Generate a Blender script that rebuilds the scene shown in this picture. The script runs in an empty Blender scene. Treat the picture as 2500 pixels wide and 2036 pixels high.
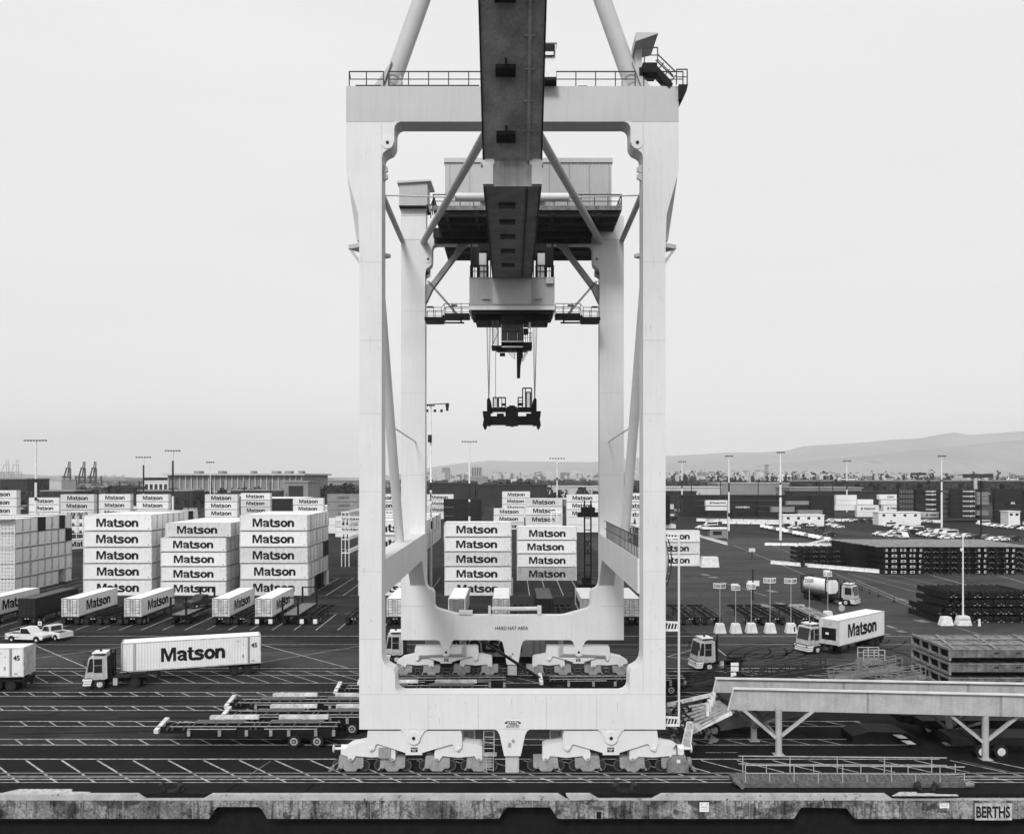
import bpy, bmesh, math, random
from mathutils import Vector, Matrix
random.seed(7)
R = math.radians
# ---------------------------------------------------------------- camera, world, sun, exposure
HAZE_D = 0.95e-4
F = 2127.0      # focal length in photo pixels (photo 2500 x 2036)
H = 21.2        # eye height in metres
HY = 1163.0     # photo row of the horizon
scene = bpy.context.scene
COL = scene.collection
cam_d = bpy.data.cameras.new("camera"); cam = bpy.data.objects.new("camera", cam_d); COL.objects.link(cam)
cam.location = (0, 0, H); cam.rotation_euler = (R(90), 0, 0)
cam_d.sensor_width = 36; cam_d.lens = F / 2500 * 36
cam_d.shift_y = (HY - 1018) / 2500
cam_d.clip_start = 0.5; cam_d.clip_end = 40000
scene.camera = cam
scene.view_settings.view_transform = 'Standard'; scene.view_settings.look = 'None'
scene.view_settings.exposure = 0.62; scene.view_settings.gamma = 1.0
SUN_EL, SUN_AZ = 40, 194     # azimuth: where the light comes from, clockwise from +Y (behind the camera)
world = bpy.data.worlds.new("World"); scene.world = world; world.use_nodes = True
nt = world.node_tree; nt.nodes.clear()
wo = nt.nodes.new('ShaderNodeOutputWorld'); bg = nt.nodes.new('ShaderNodeBackground')
sk = nt.nodes.new('ShaderNodeTexSky'); sk.sky_type = 'NISHITA'; sk.sun_disc = False
sk.sun_elevation = R(SUN_EL); sk.sun_rotation = R(SUN_AZ); sk.dust_density = 4.0
bw = nt.nodes.new('ShaderNodeRGBToBW'); mx = nt.nodes.new('ShaderNodeMix'); mx.data_type = 'FLOAT'
mx.inputs[0].default_value = 0.93       # closed cloud cover: nearly even light
mx.inputs[3].default_value = 5.9
nt.links.new(sk.outputs[0], bw.inputs[0]); nt.links.new(bw.outputs[0], mx.inputs[2])
cl = nt.nodes.new('ShaderNodeTexNoise'); cl.inputs['Scale'].default_value = 1.6; cl.inputs['Detail'].default_value = 4
cr = nt.nodes.new('ShaderNodeMapRange'); cr.inputs[3].default_value = 0.93; cr.inputs[4].default_value = 1.05
mpw = nt.nodes.new('ShaderNodeMapping'); mpw.inputs['Scale'].default_value = (1, 1, 5); tcq = nt.nodes.new('ShaderNodeTexCoord'); nt.links.new(tcq.outputs['Generated'], mpw.inputs[0]); nt.links.new(mpw.outputs[0], cl.inputs[0])
ml = nt.nodes.new('ShaderNodeMath'); ml.operation = 'MULTIPLY'
nt.links.new(cl.outputs[0], cr.inputs[0]); nt.links.new(mx.outputs[0], ml.inputs[0]); nt.links.new(cr.outputs[0], ml.inputs[1])
tcw = nt.nodes.new('ShaderNodeTexCoord'); sx_ = nt.nodes.new('ShaderNodeSeparateXYZ'); hr = nt.nodes.new('ShaderNodeMapRange'); hr.interpolation_type = 'SMOOTHERSTEP'
hr.inputs[1].default_value = -0.02; hr.inputs[2].default_value = 0.2; hr.inputs[3].default_value = 1.12; hr.inputs[4].default_value = 1.0
m2 = nt.nodes.new('ShaderNodeMath'); m2.operation = 'MULTIPLY'      # overcast glows brighter low over the horizon
nt.links.new(tcw.outputs['Generated'], sx_.inputs[0]); nt.links.new(sx_.outputs[2], hr.inputs[0]); nt.links.new(hr.outputs[0], m2.inputs[1]); nt.links.new(ml.outputs[0], m2.inputs[0])
nt.links.new(m2.outputs[0], bg.inputs[0]); bg.inputs[1].default_value = 0.1
nt.links.new(bg.outputs[0], wo.inputs[0])
sd = bpy.data.lights.new("sun", 'SUN'); sd.energy = 1.5; sd.angle = R(15); sd.color = (1, 1, 1)
sun = bpy.data.objects.new("sun", sd); COL.objects.link(sun)
ds = Vector((math.sin(R(SUN_AZ)) * math.cos(R(SUN_EL)), math.cos(R(SUN_AZ)) * math.cos(R(SUN_EL)), math.sin(R(SUN_EL))))
sun.rotation_euler = ds.to_track_quat('Z', 'Y').to_euler(); sun.location = (0, -40, 90)
try:
    scene.cycles.volume_step_rate = 10; scene.cycles.volume_bounces = 4; scene.cycles.max_bounces = 6
except Exception: pass

# ---------------------------------------------------------------- photo -> place
def W(px, py, D): return ((px - 1250) * D / F, D, H - (py - HY) * D / F)
def G(px, py):
    D = F * H / (py - HY); return ((px - 1250) * D / F, D, 0.0)
def XP(px, D): return (px - 1250) * D / F
def ZP(py, D): return H - (py - HY) * D / F

# ---------------------------------------------------------------- materials
MATS = {}
def mat(name, v, rough=0.7, var=0.0, scale=1.0, streak=0.0, bump=None, metal=0.0, speck=0.0, stretch=None, spec=None):
    m = bpy.data.materials.new(name); m.use_nodes = True; MATS[name] = m
    n = m.node_tree; b = n.nodes['Principled BSDF']
    b.inputs['Specular IOR Level'].default_value = (0.12 if v < 0.08 and rough > .5 else 0.35) if spec is None else spec
    b.inputs['Roughness'].default_value = rough; b.inputs['Metallic'].default_value = metal
    b.inputs['Base Color'].default_value = (v, v, v, 1)
    tc = n.nodes.new('ShaderNodeTexCoord'); cur = None
    def mul(sock, lo, hi, a=0.3, bb=0.7):
        nonlocal cur
        mr = n.nodes.new('ShaderNodeMapRange'); mr.inputs[1].default_value = a; mr.inputs[2].default_value = bb
        mr.inputs[3].default_value = lo; mr.inputs[4].default_value = hi
        n.links.new(sock, mr.inputs[0])
        mm = n.nodes.new('ShaderNodeMath'); mm.operation = 'MULTIPLY'
        if cur is None: mm.inputs[0].default_value = v
        else: n.links.new(cur, mm.inputs[0])
        n.links.new(mr.outputs[0], mm.inputs[1]); cur = mm.outputs[0]
    def noise(sc, st=None, det=6, ob=True):
        t = n.nodes.new('ShaderNodeTexNoise'); t.inputs['Scale'].default_value = sc; t.inputs['Detail'].default_value = det
        mp = n.nodes.new('ShaderNodeMapping')
        if st: mp.inputs['Scale'].default_value = st
        n.links.new(tc.outputs['Object'], mp.inputs[0]); n.links.new(mp.outputs[0], t.inputs[0])
        return t.outputs[0]
    if var: mul(noise(scale, stretch), 1 - var, 1 + var * 0.5)
    if streak: mul(noise(1.3, (3, 3, 0.22)), 1 - streak, 1.0, 0.35, 0.52)
    if speck: mul(noise(9 * scale), 1 - speck, 1 + speck, 0.4, 0.6)
    if cur: n.links.new(cur, b.inputs['Base Color'])
    if bump:
        w = n.nodes.new('ShaderNodeTexWave'); w.bands_direction = bump[0]; w.inputs['Scale'].default_value = bump[1]
        w.wave_profile = 'SIN'; n.links.new(tc.outputs['Object'], w.inputs[0])
        bp = n.nodes.new('ShaderNodeBump'); bp.inputs['Strength'].default_value = bump[2]; bp.inputs['Distance'].default_value = 0.05
        n.links.new(w.outputs[0], bp.inputs['Height']); n.links.new(bp.outputs[0], b.inputs['Normal'])
    return m
crane_w = mat('crane_paint', 0.69, 0.55, 0.05, 0.35, 0.04)
crane_g = mat('crane_dimmed_paint', 0.50, 0.6, 0.06, 0.3, 0.05)  # upper works: same crane paint darkened, dimming toward the top put in its colour
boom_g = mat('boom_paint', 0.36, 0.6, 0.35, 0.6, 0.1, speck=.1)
bogie_m = mat('bogie_cast_steel', 0.30, 0.65, 0.25, 1.5, speck=0.12)
seam_m = mat('seam_line', 0.28, 0.8)
dark_m = mat('dark_steel', 0.03, 0.6, 0.3, 1.2)
black_m = mat('black_steel', 0.012, 0.6, 0.3, 2.0)
rust_m = mat('weathered_steel', 0.2, 0.85, 0.45, 2.2, speck=0.2)
rail_m = mat('handrail_steel', 0.06, 0.6)
railw_m = mat('pale_rail_steel', 0.42, 0.6, 0.3, 2)
white_m = mat('white_paint', 0.8, 0.55, 0.12, 1.2, 0.1)
cont_w = mat('white_container_steel', 0.78, 0.6, 0.06, 0.7, 0.06, bump=('X', 1.1, 0.5))
cont_v = mat('dull_white_container_steel', 0.66, 0.6, 0.1, 0.8, 0.16, bump=('X', 1.1, 0.5))
cont_u = mat('clean_white_container_steel', 0.84, 0.55, 0.04, 0.8, 0.03, bump=('X', 1.1, 0.5))
cont_g = mat('grey_container_steel', 0.26, 0.65, 0.2, 0.7, 0.2, bump=('X', 1.1, 0.6))
cont_d = mat('dark_container_steel', 0.022, 0.65, 0.35, 0.7, bump=('X', 1.1, 0.6))
roof_w = mat('container_roof', 0.86, 0.6, 0.08, 0.4, 0)
frame_m = mat('container_frame', 0.55, 0.65, 0.35, 1.6)
door_m = mat('door_panel', 0.7, 0.65, 0.3, 1.5, 0.2)
bar_m = mat('door_bar', 0.1, 0.6)
ink = mat('black_lettering', 0.014, 0.6)
inkw = mat('white_lettering', 0.75, 0.6)
glass = mat('dark_glass', 0.02, 0.12)
tyre = mat('tyre_rubber', 0.02, 0.9)
rim = mat('wheel_rim', 0.62, 0.5, 0.2, 4)
girder_m = mat('grey_girder_paint', 0.42, 0.7, 0.2, 0.9, 0.12, speck=0.06)
conc = mat('concrete_block', 0.78, 0.85, 0.25, 1.6, speck=0.1)
foliage = mat('foliage', 0.035, 0.9, 0.5, 0.4)
bark = mat('bark', 0.05, 0.9)
pale_b = mat('pale_building', 0.5, 0.8, 0.15, 0.2)
mid_b = mat('grey_building', 0.25, 0.8, 0.2, 0.1)
dark_b = mat('dark_building', 0.035, 0.8, 0.3, 0.2)
car_w = mat('white_car_paint', 0.72, 0.35); car_g = mat('grey_car_paint', 0.2, 0.35); car_d = mat('dark_car_paint', 0.025, 0.3)

# ---------------------------------------------------------------- mesh builder
class MB:
    def __init__(s): s.v = []; s.f = []
    def add(s, vs, fs):
        o = len(s.v); s.v += [tuple(p) for p in vs]; s.f += [tuple(i + o for i in f) for f in fs]; return s
    def box(s, x0, x1, y0, y1, z0, z1):
        return s.add([(x0,y0,z0),(x1,y0,z0),(x1,y1,z0),(x0,y1,z0),(x0,y0,z1),(x1,y0,z1),(x1,y1,z1),(x0,y1,z1)],
                     [(0,3,2,1),(4,5,6,7),(0,1,5,4),(1,2,6,5),(2,3,7,6),(3,0,4,7)])
    def bar(s, a, b, w, h=None, up=(0, 0, 1)):
        h = h or w; a = Vector(a); b = Vector(b); d = b - a
        if d.length < 1e-5: return s
        d.normalize(); u = Vector(up)
        if abs(d.dot(u)) > 0.98: u = Vector((0, 1, 0))
        x = d.cross(u).normalized() * w / 2; z = x.cross(d).normalized() * h / 2
        vs = [a - x - z, a + x - z, a + x + z, a - x + z, b - x - z, b + x - z, b + x + z, b - x + z]
        return s.add(vs, [(0,1,2,3),(7,6,5,4),(0,4,5,1),(1,5,6,2),(2,6,7,3),(3,7,4,0)])
    def cyl(s, a, b, r, n=12, r2=None, cap=True):
        r2 = r if r2 is None else r2; a = Vector(a); b = Vector(b); d = (b - a).normalized()
        u = Vector((0, 0, 1)) if abs(d.z) < 0.9 else Vector((1, 0, 0))
        x = d.cross(u).normalized(); y = d.cross(x).normalized(); vs = []
        for p, q in ((a, r), (b, r2)):
            for i in range(n):
                t = 2 * math.pi * i / n; vs.append(p + x * math.cos(t) * q + y * math.sin(t) * q)
        fs = [(i, (i + 1) % n, (i + 1) % n + n, i + n) for i in range(n)]
        if cap: fs += [tuple(range(n - 1, -1, -1)), tuple(range(n, 2 * n))]
        return s.add(vs, fs)
    def prism(s, poly, y0, y1, skip=(), y1poly=None):      # poly in XZ, extruded along Y
        n = len(poly); q = y1poly or poly
        vs = [(x, y0, z) for x, z in poly] + [(x, y1, z) for x, z in q]
        fs = [tuple(range(n)), tuple(range(2 * n - 1, n - 1, -1))]
        fs += [(i + n, (i + 1) % n + n, (i + 1) % n, i) for i in range(n) if i not in skip]
        return s.add(vs, fs)
    def prismx(s, poly, x0, x1):      # poly in YZ
        n = len(poly); vs = [(x0, y, z) for y, z in poly] + [(x1, y, z) for y, z in poly]
        fs = [tuple(range(n)), tuple(range(2 * n - 1, n - 1, -1))] + [(i + n, (i + 1) % n + n, (i + 1) % n, i) for i in range(n)]
        return s.add(vs, fs)
    def prismz(s, poly, z0, z1):
        n = len(poly); vs = [(x, y, z0) for x, y in poly] + [(x, y, z1) for x, y in poly]
        fs = [tuple(range(n)), tuple(range(2 * n - 1, n - 1, -1))] + [(i + n, (i + 1) % n + n, (i + 1) % n, i) for i in range(n)]
        return s.add(vs, fs)
    def path(s, pts, r, n=6):
        for a, b in zip(pts, pts[1:]): s.cyl(a, b, r, n)
        return s
    def railing(s, a, b, h=1.1, step=1.9, r=0.035, mid=True, posts=True):
        a = Vector(a); b = Vector(b); L = (b - a).length; k = max(1, round(L / step)); up = Vector((0, 0, h))
        s.bar(a + up, b + up, 2 * r)
        if mid: s.bar(a + up * 0.5, b + up * 0.5, r * 1.5)
        if posts:
            for i in range(k + 1): p = a.lerp(b, i / k); s.bar(p, p + up, 2 * r)
        return s
    def mesh(s, name, org=(0, 0, 0), smooth=False):
        m = bpy.data.meshes.new(name); ox, oy, oz = org
        m.from_pydata([(x - ox, y - oy, z - oz) for x, y, z in s.v], [], s.f)
        bm = bmesh.new(); bm.from_mesh(m); bmesh.ops.recalc_face_normals(bm, faces=bm.faces); bm.to_mesh(m); bm.free()
        if smooth: 
            m.polygons.foreach_set('use_smooth', [True] * len(m.polygons))
            try: m.set_sharp_from_angle(angle=R(40))
            except Exception: pass
        return m
    def build(s, name, m, parent=None, smooth=False):
        org = ORG.get(parent.name, (0, 0, 0)) if parent else (0, 0, 0)
        me = s.mesh(name, org, smooth); me.materials.append(m)
        o = bpy.data.objects.new(name, me); COL.objects.link(o)
        if parent: o.parent = parent; ORG[o.name] = org
        return o
ORG = {}
ALLT = []
def tag(o, label=None, cat=None, group=None, kind=None):
    if label: o['label'] = label
    if cat: o['category'] = cat
    if group: o['group'] = group
    if kind: o['kind'] = kind
    if label and cat: ALLT.append(o)
    return o
def thing(name, label, cat, loc=(0, 0, 0), rz=0.0, group=None):
    o = bpy.data.objects.new(name, None); COL.objects.link(o); o.location = loc; o.rotation_euler = (0, 0, rz)
    o.empty_display_size = 0.5; ORG[o.name] = tuple(loc) if rz == 0 else (0, 0, 0)
    return tag(o, label, cat, group)
def structure(mb, name, m, smooth=False):
    o = mb.build(name, m, None, smooth); o['kind'] = 'structure'; return o
# kit: [(part name, mesh, [(sub name, mesh)...])] ; spawn links one object per part
def kit_part(name, mb, m, subs=(), smooth=False):
    me = mb.mesh(name, (0, 0, 0), smooth); me.materials.append(m); return (name, me, list(subs))
def spawn(kit, name, label, cat, loc, rz=0.0, group=None, scale=None, override=None):
    """kit[0] may be ('root', mesh): then the thing itself is that mesh"""
    if kit[0][0] == 'root': root = bpy.data.objects.new(name, kit[0][1]); rest = kit[1:]
    else: root = bpy.data.objects.new(name, None); rest = kit; root.empty_display_size = 0.5
    COL.objects.link(root); root.location = loc; root.rotation_euler = (0, 0, rz) if not isinstance(rz, tuple) else rz
    if scale: root.scale = scale
    tag(root, label, cat, group)
    for pn, me, subs in rest:
        c = bpy.data.objects.new(pn, me); COL.objects.link(c); c.parent = root
        for sn, sm, _ in subs:
            d = bpy.data.objects.new(sn, sm); COL.objects.link(d); d.parent = c
    return root
TXT = {}
def text_mesh(s, w, h, m, bold=0.018, spacing=1.0):
    """lettering in the local XZ plane, centred, facing -Y, w wide and h tall"""
    key = (s, w, h, m.name)
    if key in TXT: return TXT[key]
    if s == 'Matson':
        g, a0, a1, b0, b1 = GW; me = g.copy()
        for v in me.vertices: v.co = Vector(((v.co.x - (a0 + a1) / 2) * w / (a1 - a0), v.co.y * 0.6, (v.co.z - (b0 + b1) / 2) * h / (b1 - b0)))
        me.materials.clear(); me.materials.append(m); me.name = 'lettering'; TXT[key] = me; return me
    cu = bpy.data.curves.new('t', 'FONT'); cu.body = s; cu.size = 1; cu.offset = bold; cu.extrude = 0.02
    cu.space_character = spacing; cu.resolution_u = 3
    o = bpy.data.objects.new('t', cu); COL.objects.link(o)
    dg = bpy.context.evaluated_depsgraph_get(); me = bpy.data.meshes.new_from_object(o.evaluated_get(dg))
    bpy.data.objects.remove(o)
    xs = [v.co.x for v in me.vertices]; ys = [v.co.y for v in me.vertices]
    sx = w / (max(xs) - min(xs)); sy = h / (max(ys) - min(ys)); cx = (max(xs) + min(xs)) / 2; cy = (max(ys) + min(ys)) / 2
    for v in me.vertices: v.co = Vector(((v.co.x - cx) * sx, -v.co.z * 0.5, (v.co.y - cy) * sy))
    me.materials.clear(); me.materials.append(m); me.name = 'lettering'
    TXT[key] = me; return me
def put_text(parent, s, w, h, loc, m=ink, name='lettering', rz=0.0, bold=0.018, spacing=1.0):
    o = bpy.data.objects.new(name, text_mesh(s, w, h, m, bold, spacing)); COL.objects.link(o); o.parent = parent
    org = ORG.get(parent.name, (0, 0, 0)); o.location = (loc[0] - org[0], loc[1] - org[1], loc[2] - org[2]); o.rotation_euler = (0, 0, rz)
    return o
def moved(me, dx=0, dy=0, dz=0, rz=0.0, name=None):
    m = me.copy(); m.transform(Matrix.Translation((dx, dy, dz)) @ Matrix.Rotation(rz, 4, 'Z')); return m
ORD = ['first','second','third','fourth','fifth','sixth','seventh','eighth','ninth','tenth','eleventh','twelfth','thirteenth','fourteenth','fifteenth','sixteenth','seventeenth','eighteenth','nineteenth','twentieth']
def glyph_word():
    """the six letters of the box lettering, drawn as closed outlines and bent strokes in cap-height units"""
    m = MB(); hw = .112; z = [0]
    def crv(pts, n=6):
        P = [Vector((a, b)) for a, b in pts]; P = [P[0] * 2 - P[1]] + P + [P[-1] * 2 - P[-2]]; out = []
        for i in range(1, len(P) - 2):
            for k in range(n):
                t = k / n; p0, p1, p2, p3 = P[i-1:i+3]
                out.append(.5 * ((2 * p1) + (p2 - p0) * t + (2 * p0 - 5 * p1 + 4 * p2 - p3) * t * t + (3 * p1 - p0 - 3 * p2 + p3) * t ** 3))
        return out + [P[-2]]
    def stroke(pts, w=hw, closed=False):
        z[0] += .003; n = len(pts); L_ = []; R_ = []
        for i, p in enumerate(pts):
            a = pts[i - 1] if (i or closed) else p; b = pts[(i + 1) % n] if (i < n - 1 or closed) else p
            d = (b - a).normalized(); q = Vector((-d.y, d.x)) * w; L_.append(p + q); R_.append(p - q)
        vs = [(p.x, -z[0], p.y) for p in L_] + [(p.x, -z[0], p.y) for p in R_]
        m.add(vs, [(i, (i + 1) % n, (i + 1) % n + n, i + n) for i in range(n if closed else n - 1)])
    V = Vector
    def off(pts, x): return [V((a + x, b)) for a, b in pts]
    z[0] += .003; M_ = [(0,0),(0,1),(.27,1),(.475,.36),(.68,1),(.95,1),(.95,0),(.765,0),(.765,.70),(.55,0),(.40,0),(.185,.70),(.185,0)]
    m.add([(a, -z[0], b) for a, b in M_], [tuple(range(13))])
    x = 1.02      # a
    stroke(crv([(x+.07,.50),(x+.13,.62),(x+.30,.66),(x+.46,.60),(x+.50,.47),(x+.50,.30),(x+.50,.15),(x+.54,.075),(x+.63,.07)]))
    stroke(crv([(x+.50,.42),(x+.38,.385),(x+.2,.34),(x+.10,.21),(x+.19,.08),(x+.34,.09),(x+.47,.2)]), .08)
    x = 1.66      # t
    stroke(crv([(x+.2,.95),(x+.2,.6),(x+.2,.25),(x+.25,.11),(x+.40,.07),(x+.55,.07)])); stroke([V((x, .665)), V((x + .43, .665))], .07)
    x = 2.13      # s
    stroke(crv([(x+.53,.52),(x+.44,.65),(x+.28,.67),(x+.12,.6),(x+.13,.47),(x+.30,.39),(x+.48,.31),(x+.50,.17),(x+.38,.075),(x+.22,.07),(x+.06,.10)]))
    x = 2.80; c = V((x + .32, .37)); stroke([c + V((math.cos(t * .2617) * .245, math.sin(t * .2617) * .29)) for t in range(24)], hw, True)
    x = 3.50      # n
    stroke([V((x + .09, 0)), V((x + .09, .745))]); stroke(crv([(x+.10,.42),(x+.18,.60),(x+.34,.66),(x+.48,.58),(x+.52,.42),(x+.52,.2),(x+.52,0)]))
    me = m.mesh('lettering'); xs = [v.co.x for v in me.vertices]; zs = [v.co.z for v in me.vertices]; return me, min(xs), max(xs), min(zs), max(zs)
GW = glyph_word()
# ---------------------------------------------------------------- ground, quay, water, markings
EDGE = 57.9
asphalt = mat('asphalt', 0.03, 0.9, 0.45, 1.0, speck=0.12, stretch=(.05, .22, 1), spec=.06)
nt2 = asphalt.node_tree
def stain(ntree, scale, st, lo, a, b, det=5, rough_=.6):      # stains and tyre wear with shapes of their own
    bs = ntree.nodes['Principled BSDF']; cur = bs.inputs['Base Color'].links[0].from_socket
    t = ntree.nodes.new('ShaderNodeTexNoise'); t.inputs['Scale'].default_value = scale; t.inputs['Detail'].default_value = det; t.inputs['Roughness'].default_value = rough_
    mp = ntree.nodes.new('ShaderNodeMapping'); mp.inputs['Scale'].default_value = st; tc = ntree.nodes.new('ShaderNodeTexCoord')
    ntree.links.new(tc.outputs['Object'], mp.inputs[0]); ntree.links.new(mp.outputs[0], t.inputs[0])
    mr = ntree.nodes.new('ShaderNodeMapRange'); mr.inputs[1].default_value = a; mr.inputs[2].default_value = b; mr.inputs[3].default_value = 1; mr.inputs[4].default_value = lo
    ntree.links.new(t.outputs[0], mr.inputs[0]); mm = ntree.nodes.new('ShaderNodeMath'); mm.operation = 'MULTIPLY'
    ntree.links.new(cur, mm.inputs[0]); ntree.links.new(mr.outputs[0], mm.inputs[1]); ntree.links.new(mm.outputs[0], bs.inputs['Base Color'])
stain(nt2, .9, (.22, 1.6, 1), .55, .55, .68); stain(nt2, .35, (1, 1, 1), .6, .62, .66); stain(nt2, .12, (1, 1, 1), 1.5, .5, .75)
structure(MB().add([(-9000, EDGE + 0.35, 0), (9000, EDGE + 0.35, 0), (9000, 14000, 0), (-9000, 14000, 0)], [(0, 1, 2, 3)]), 'ground', asphalt)
apron_m = mat('dark_apron_asphalt', 0.010, 0.9, 0.3, 0.3, speck=0.15)
structure(MB().box(-70, 70, EDGE + 0.36, 60.3, -0.2, 0.008), 'quay_apron', apron_m)
quay_m = mat('quay_concrete', 0.28, 0.9, 0.5, 0.7, 0.35, speck=0.3)
for a_ in ((.8, (1, 1, 1.6), .35, .54, .6), (1.6, (1.6, 1, .18), .35, .56, .62), (.25, (1, 1, 1), .6, .5, .56), (4, (1, 1, 1), .5, .6, .64)): stain(quay_m.node_tree, *a_)
cope_m = mat('quay_cope_concrete', 0.43, 0.85, 0.25, 1.0, speck=0.08)
zb = ZP(1998, EDGE)
# fascia of the wharf with the notches under it, cope kerb on top
def Xe(px): return XP(px, EDGE)
def fpoly(pts): return [(Xe(a), ZP(b, EDGE)) for a, b in pts]
fas = MB()
fas.prism(fpoly([(-200,1953),(2700,1953),(2700,1998),(2088,1998),(2066,1972),(1956,1970),(1938,1998),(1362,1998),(1350,1980),(1342,1970),(1238,1970),(1230,1978),(1218,1998),(652,1998),(640,1976),(630,1969),(532,1969),(521,1978),(510,1998),(-200,1998)]), EDGE, EDGE + 0.9)
structure(fas, 'quay_wall', quay_m)
cope = MB()
for a, b in (((-200), 355), (490, 1385), (1590, 2185)):
    a0 = a + (26 if a > 0 else 0); 
    cope.prism(fpoly([(a, 1953.2), (a0, 1939.5), (b - 22, 1939.5), (b, 1953.2)]), EDGE - 0.004, EDGE + 0.36)
cope.prism(fpoly([(1382, 1938.5), (1440, 1938.5), (1460, 1950), (1392, 1952)]), EDGE - 0.12, EDGE + 0.3)
cope.prism(fpoly([(-200, 1953.2), (2700, 1953.2), (2700, 1951.5), (-200, 1951.5)]), EDGE - 0.002, EDGE + 0.34)
structure(cope, 'quay_kerb', cope_m)
structure(MB().box(-80, 80, EDGE + 0.9, 84, -3.0, -0.6).box(-80, 80, EDGE+0.9, 100, -12, -8.5), 'quay_deck_slab', black_m)
wat = mat('harbour_water', 0.012, 0.18, 0.2, 0.5)
structure(MB().add([(-9000, -6000, -4.6), (9000, -6000, -4.6), (9000, 84, -4.6), (-9000, 84, -4.6)], [(0, 1, 2, 3)]), 'harbour_water', wat)
structure(MB().box(-80, 80, 84, 85, -8, -0.02), 'quay_back_wall', black_m)
pile_m = mat('pile_concrete', 0.3, 0.9, 0.6, 1.5, speck=0.3)
for i, (px, ex) in enumerate([(-30,0),(170,0),(443,0),(715,0),(841,0),(960,0),(1108,0),(1395,0),(1502,0),(1640,0),(1760,0),(2170,0),(2318,0),(2450,0)]):
    x = Xe(px); o = MB().cyl((x, EDGE + 1.25, -7), (x, EDGE + 1.25, -0.62), 0.22, 12).build('wharf_pile', pile_m, None, True)
    tag(o, '%s concrete pile from the left, standing under the wharf edge' % ORD[i], 'pile', 'piles under the wharf edge')
# mooring bollards in the gaps of the kerb, drain sheets, plates on the wall
def bollard(px, label):
    t = thing('mooring_bollard', label, 'bollard', (XP(px, 58.6), 58.6, 0.01))
    x = XP(px, 58.6)
    MB().box(x - 0.75, x + 0.75, 58.25, 58.95, 0.01, 0.09).build('base_plate', black_m, t)
    for s in (-1, 1):
        MB().cyl((x + s * 0.42, 58.6, 0.09), (x + s * 0.62, 58.6, 0.5), 0.17, 12, 0.2).cyl((x + s * 0.62, 58.6, 0.5), (x + s * 0.68, 58.6, 0.6), 0.27, 12, 0.2).build('horn', dark_m, t, True)
bollard(418, 'black double bollard in the left gap of the quay kerb')
bollard(1525, 'black double bollard in the quay kerb gap below the right crane leg')
for px, lab in ((2262, 'black double bollard at the right end of the quay kerb'),): bollard(px, lab)
slab_m = mat('timber_sheet', 0.5, 0.9, 0.4, 3, speck=0.2)
for (a, b, c, d, lab) in ((30, 205, 1927, 1938, 'long pale worn board with black holes lying on the quay edge at left'),
                         (2178, 2330, 1934, 1944, 'pale worn board lying on the quay kerb near the right corner')):
    p = G(a, c); q = G(b, d); m = MB()
    m.prismz([(p[0] + .5, p[1]), (q[0] - 1.2, p[1]), (q[0] - 1, q[1] + .35), (q[0] + .3, q[1] + .3), (q[0] + .3, q[1] + .06), (p[0] - .3, q[1] + .06)], 0.012, 0.05)
    o = m.build('timber_board', slab_m); tag(o, lab, 'board')
    for k in range(7): MB().cyl((p[0] + .8 + k * .42, p[1] - .12, .05), (p[0] + .8 + k * .42, p[1] - .12, .056), .05, 8).build('hole', black_m, o)
def wall_plate(px, py, w, h, lab, m=white_m):
    x, y, z = W(px, py, EDGE); t = thing('wall_sign', lab, 'sign', (x, EDGE - .03, z))
    MB().box(x - w/2, x + w/2, EDGE - .045, EDGE - .005, z - h/2, z + h/2).build('plate', m, t)
    if m is white_m: MB().box(x - w*.36, x - w*.24, EDGE - .052, EDGE - .0455, z + h*.26, z + h*.38).box(x + w*.24, x + w*.36, EDGE - .052, EDGE - .0455, z + h*.26, z + h*.38).box(x - w*.3, x + w*.3, EDGE - .05, EDGE - .0455, z - .02, z + .02).box(x - w*.3, x + w*.3, EDGE - .05, EDGE - .0455, z - .16, z - .13).build('print', seam_m, t)
wall_plate(1719, 1969, 0.62, 0.62, 'square white notice plate bolted to the quay wall right of the crane')
wall_plate(2305, 1966, 0.62, 0.32, 'small blank white plate on the quay wall left of the painted berth name')
bs = thing('berth_sign', 'pale painted panel with black letters BERTHS on the quay wall', 'sign', (Xe(2426), EDGE - .02, ZP(1981, EDGE)))
MB().box(Xe(2380), Xe(2470), EDGE - .03, EDGE - .004, ZP(2001, EDGE), ZP(1960, EDGE)).build('panel', mat('worn_white_panel', .48, .85, .5, 3, speck=.3), bs)
put_text(bs, 'BERTHS', 2.25, 0.78, (Xe(2424), EDGE - .034, ZP(1981, EDGE)), ink, bold=0.03)
# ---- painted lines
paint = mat('road_paint', 0.42, 0.8, 0.5, 2.5, speck=0.2)
paint2 = mat('old_road_paint', 0.24, 0.8, 0.5, 1.5, speck=0.25)
L = MB(); L2 = MB(); ZL = 0.006
def hline(Y, w=0.14, x0=-75, x1=75, m=L): m.add([(x0, Y - w/2, ZL), (x1, Y - w/2, ZL), (x1, Y + w/2, ZL), (x0, Y + w/2, ZL)], [(0, 1, 2, 3)])
def seg(a, b, w=0.13, m=L, z=ZL + 0.002):
    a = Vector((a[0], a[1], z)); b = Vector((b[0], b[1], z)); d = (b - a).normalized(); n_ = Vector((-d.y, d.x, 0)) * w / 2
    m.add([a - n_, b - n_, b + n_, a + n_], [(0, 1, 2, 3)])
def YY(py): return F * H / (py - HY)
hline(YY(1909.3), 0.11, m=L); hline(YY(1902), 0.16); hline(YY(1852.5), 0.2, -75, XP(2300, 65))
xr = XP(1700, 70); xr2 = XP(2165, 70)
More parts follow.
